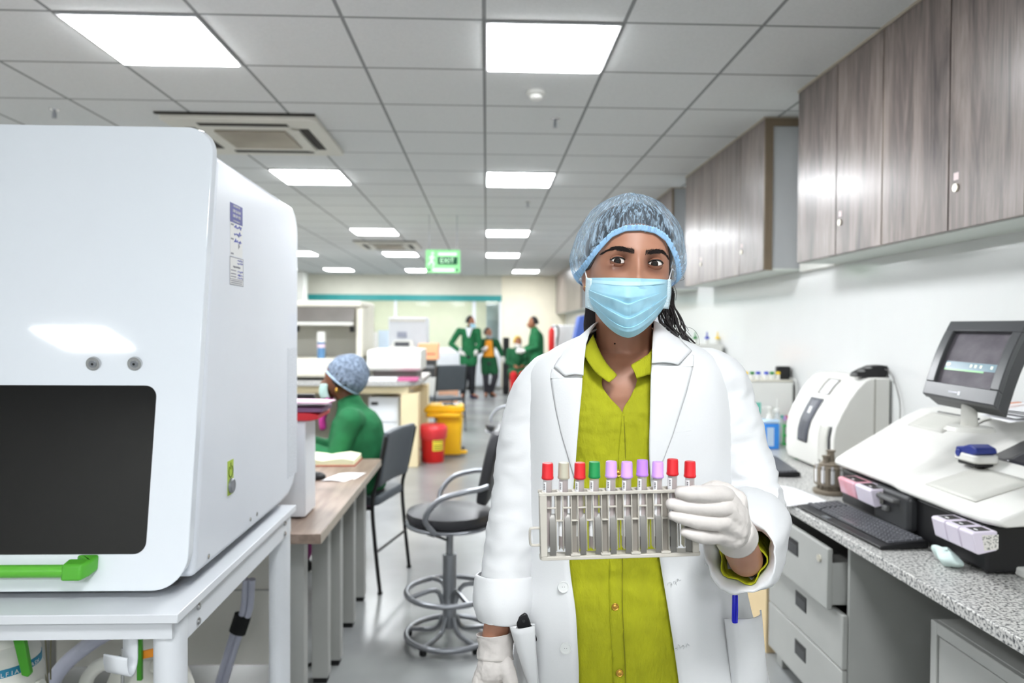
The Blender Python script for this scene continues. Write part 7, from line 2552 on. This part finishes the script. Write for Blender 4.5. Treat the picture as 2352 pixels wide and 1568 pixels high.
RM = Matrix((rx, Vector((0, 1, 0)), rz)).transposed().to_4x4()
RM.translation = ra
D0, D1 = -.0115, .0115
pit = (rlen - .012) / 10
fr = B()
fr.prism(rrect(rlen + .002, D1 - D0, .006, 4, cx=rlen / 2, cy=0), lambda u, v, h: rp(u, v, h), 0, .005)
# end walls
fr.box(0, .0095, D0, D1, .005, rh - .003, RM)
fr.box(rlen - .011, rlen - .002, D0, D1, .005, rh - .003, RM)
# dividers between the places, with thin ribs in front
for k in range(1, 10):
    x = .006 + pit * k
    wide = .0056 if k % 2 else .0054
    fr.box(x - wide, x - wide + .0015, D0 + .001, D0 + .016, .012 if k % 2 else .005, rh - .004, RM)
    fr.box(x + wide - .0016, x + wide, D0 + .001, D0 + .016, .012 if k % 2 else .005, rh - .004, RM)
    fr.box(x - wide, x + wide, D0 + .001, D0 + .008, rh * .565, rh * .585, RM)
    if k % 2 == 0:
        fr.box(x - wide - .0012, x + wide + .0012, D0 - .0005, D0 + .010, .005, .0085, RM)
for k in range(10):
    x = .006 + pit * (k + .5)
    fr.box(x - pit / 2 + .004, x + pit / 2 - .004, D0 + .001, D0 + .004, rh * .755, rh * .78, RM)
# top rim: a plate with ten holes (front and back scalloped rails and short bridges)
n_s = 100
for (sy) in (-1, 1):
    vs_, fs_ = [], []
    for i in range(n_s + 1):
        x = lerp(-.001, rlen - .001, i / n_s)
        c_ = ((x - .006) / pit) % 1.0
        o_ = .0016 * math.cos(2 * PI * c_)
        yo = sy * (.0122 - max(0, o_) * .8)
        yi = sy * (.0072 + (.0018 * math.sin(PI * c_)))
        vs_ += [rp(x, yo, rh - .0045), rp(x, yo, rh), rp(x, yi, rh), rp(x, yi, rh - .0045)]
    for i in range(n_s):
        for q in range(4):
            fs_.append((4 * i + q, 4 * i + (q + 1) % 4, 4 * i + 4 + (q + 1) % 4, 4 * i + 4 + q))
    fs_ += [(0, 1, 2, 3), (4 * n_s, 4 * n_s + 1, 4 * n_s + 2, 4 * n_s + 3)]
    fr.add(vs_, fs_)
for k in range(11):
    x = .006 + pit * k
    fr.box(x - .0022, x + .0022, -.009, .009, rh - .0045, rh - .0002, RM)
frame = fr.build('frame', rk_m, rack, bevel=.0007, bseg=1)
# rear web plates (upper, between the places) a shade greyer
wb_ = B()
for k in range(1, 10):
    x = .006 + pit * k
    wide = .0054
    wb_.box(x - wide, x + wide, D0 + .0065, D0 + .0075, .006 if k % 2 == 0 else rh * .57, rh - .005, RM)
    if k % 2:
        wb_.box(x - .0008, x + .0008, D0 + .010, D0 + .0115, .012, rh * .57, RM)
wb_.build('web', rk_d, rack)
# handle loop on the left
hl = smoothpath([(.002, .042), (-.010, .042), (-.0135, .039), (-.0135, .022), (-.010, .0185), (.002, .0185)], 5)
B().tube([rp(a, 0, b_) for a, b_ in hl], [(.0016, .004)] * len(hl), 10, up=(0, 0, 1)).build('handle', rk_m, rack)
for k in range(10):
    x = .006 + pit * (k + .5) + .0008
    cw = .0041
    pf_ = [(D0 + .003, .006), (D0 + .0025, rh * .56), (D0 + .0095, rh * .665), (D0 + .0103, rh * .66), (D0 + .0036, rh * .555), (D0 + .0042, .006)]
    B().prism(pf_, lambda u, v, h: rp(h, u, v), x - cw, x + cw).build('spring_clip', clip_m, rack)
# tubes
cap_cols = [('red', (206, 32, 40)), ('beige', (176, 172, 154)), ('red', (206, 32, 40)), ('green', (18, 134, 70)), ('lilac', (206, 160, 232)), ('lilac', (206, 160, 232)), ('violet', (182, 128, 216)), ('lilac', (206, 160, 232)), ('red', (206, 32, 40)), ('red', (206, 32, 40))]
cx_px = [1258, 1295, 1332, 1365.5, 1404, 1440, 1475.5, 1511, 1545, 1585]
top_px = [1061, 1060, 1060, 1058, 1057, 1058, 1054, 1058, 1052, 1057]
ordn = ['leftmost', 'second from the left', 'third from the left', 'fourth from the left', 'fifth from the left', 'sixth from the left', 'seventh from the left', 'eighth from the left', 'ninth from the left', 'rightmost']
glass_t = M('tube_plastic', (222, 216, 214), .2, alpha=.45, var=.02)
blood_m = M('blood_film', (96, 52, 52), .35, col2=(158, 124, 122), scale=90)
for k in range(10):
    nm, col = cap_cols[k]
    cm_ = M('tube_cap_' + nm, col, .4, var=.04)
    pT = W(cx_px[k], top_px[k] + 1, RY)
    pB = W(cx_px[k] - 2, 1262, RY)
    dirv = (pT - pB).normalized()
    tt = thing('blood_tube', '%s capped blood tube, %s in the hand held rack' % (nm, ordn[k]), 'blood tube', tuple(pB), 'capped blood tubes in the held rack')
    lenT = (pT - pB).length
    q = lambda h: pB + dirv * h
    hc = lenT - .0228
    B().tube([q(.002), q(.006), q(hc + .004)], [.003, .0062, .0063], 20).build('glass', glass_t, tt)
    B().tube([q(.006), q(hc - .004 + .003 * (k % 3) / 2)], [.005, .0052], 16).build('blood', blood_m, tt)
    B().tube([q(hc), q(hc + .0012), q(hc + .003), q(hc + .0042), q(hc + .020), q(hc + .0222), q(hc + .0228), q(hc + .0222)], [.0074, .0084, .0084, .0079, .0076, .0070, .0050, .0045], 26).build('cap', cm_, tt)
    ln_ = B()
    ln_.grid(lambda a, b_: q(lerp(.02, hc - .003, b_)) + Vector((.0066 * math.sin(lerp(-1.9, -.35, a)), -.0066 * math.cos(lerp(-1.9, -.35, a)), 0)), 8, 1)
    ln_.build('label', paper, tt)
    sg = B()
    for j in range(4):
        sg.grid(lambda a, b_: q(hc - .0135 + .0022 * j + .0012 * b_) + Vector((.0068 * math.sin(lerp(-.95, -.6, a)), -.0068 * math.cos(lerp(-.95, -.6, a)), 0)), 3, 1)
    sg.build('printed_mark', black_plastic, tt)
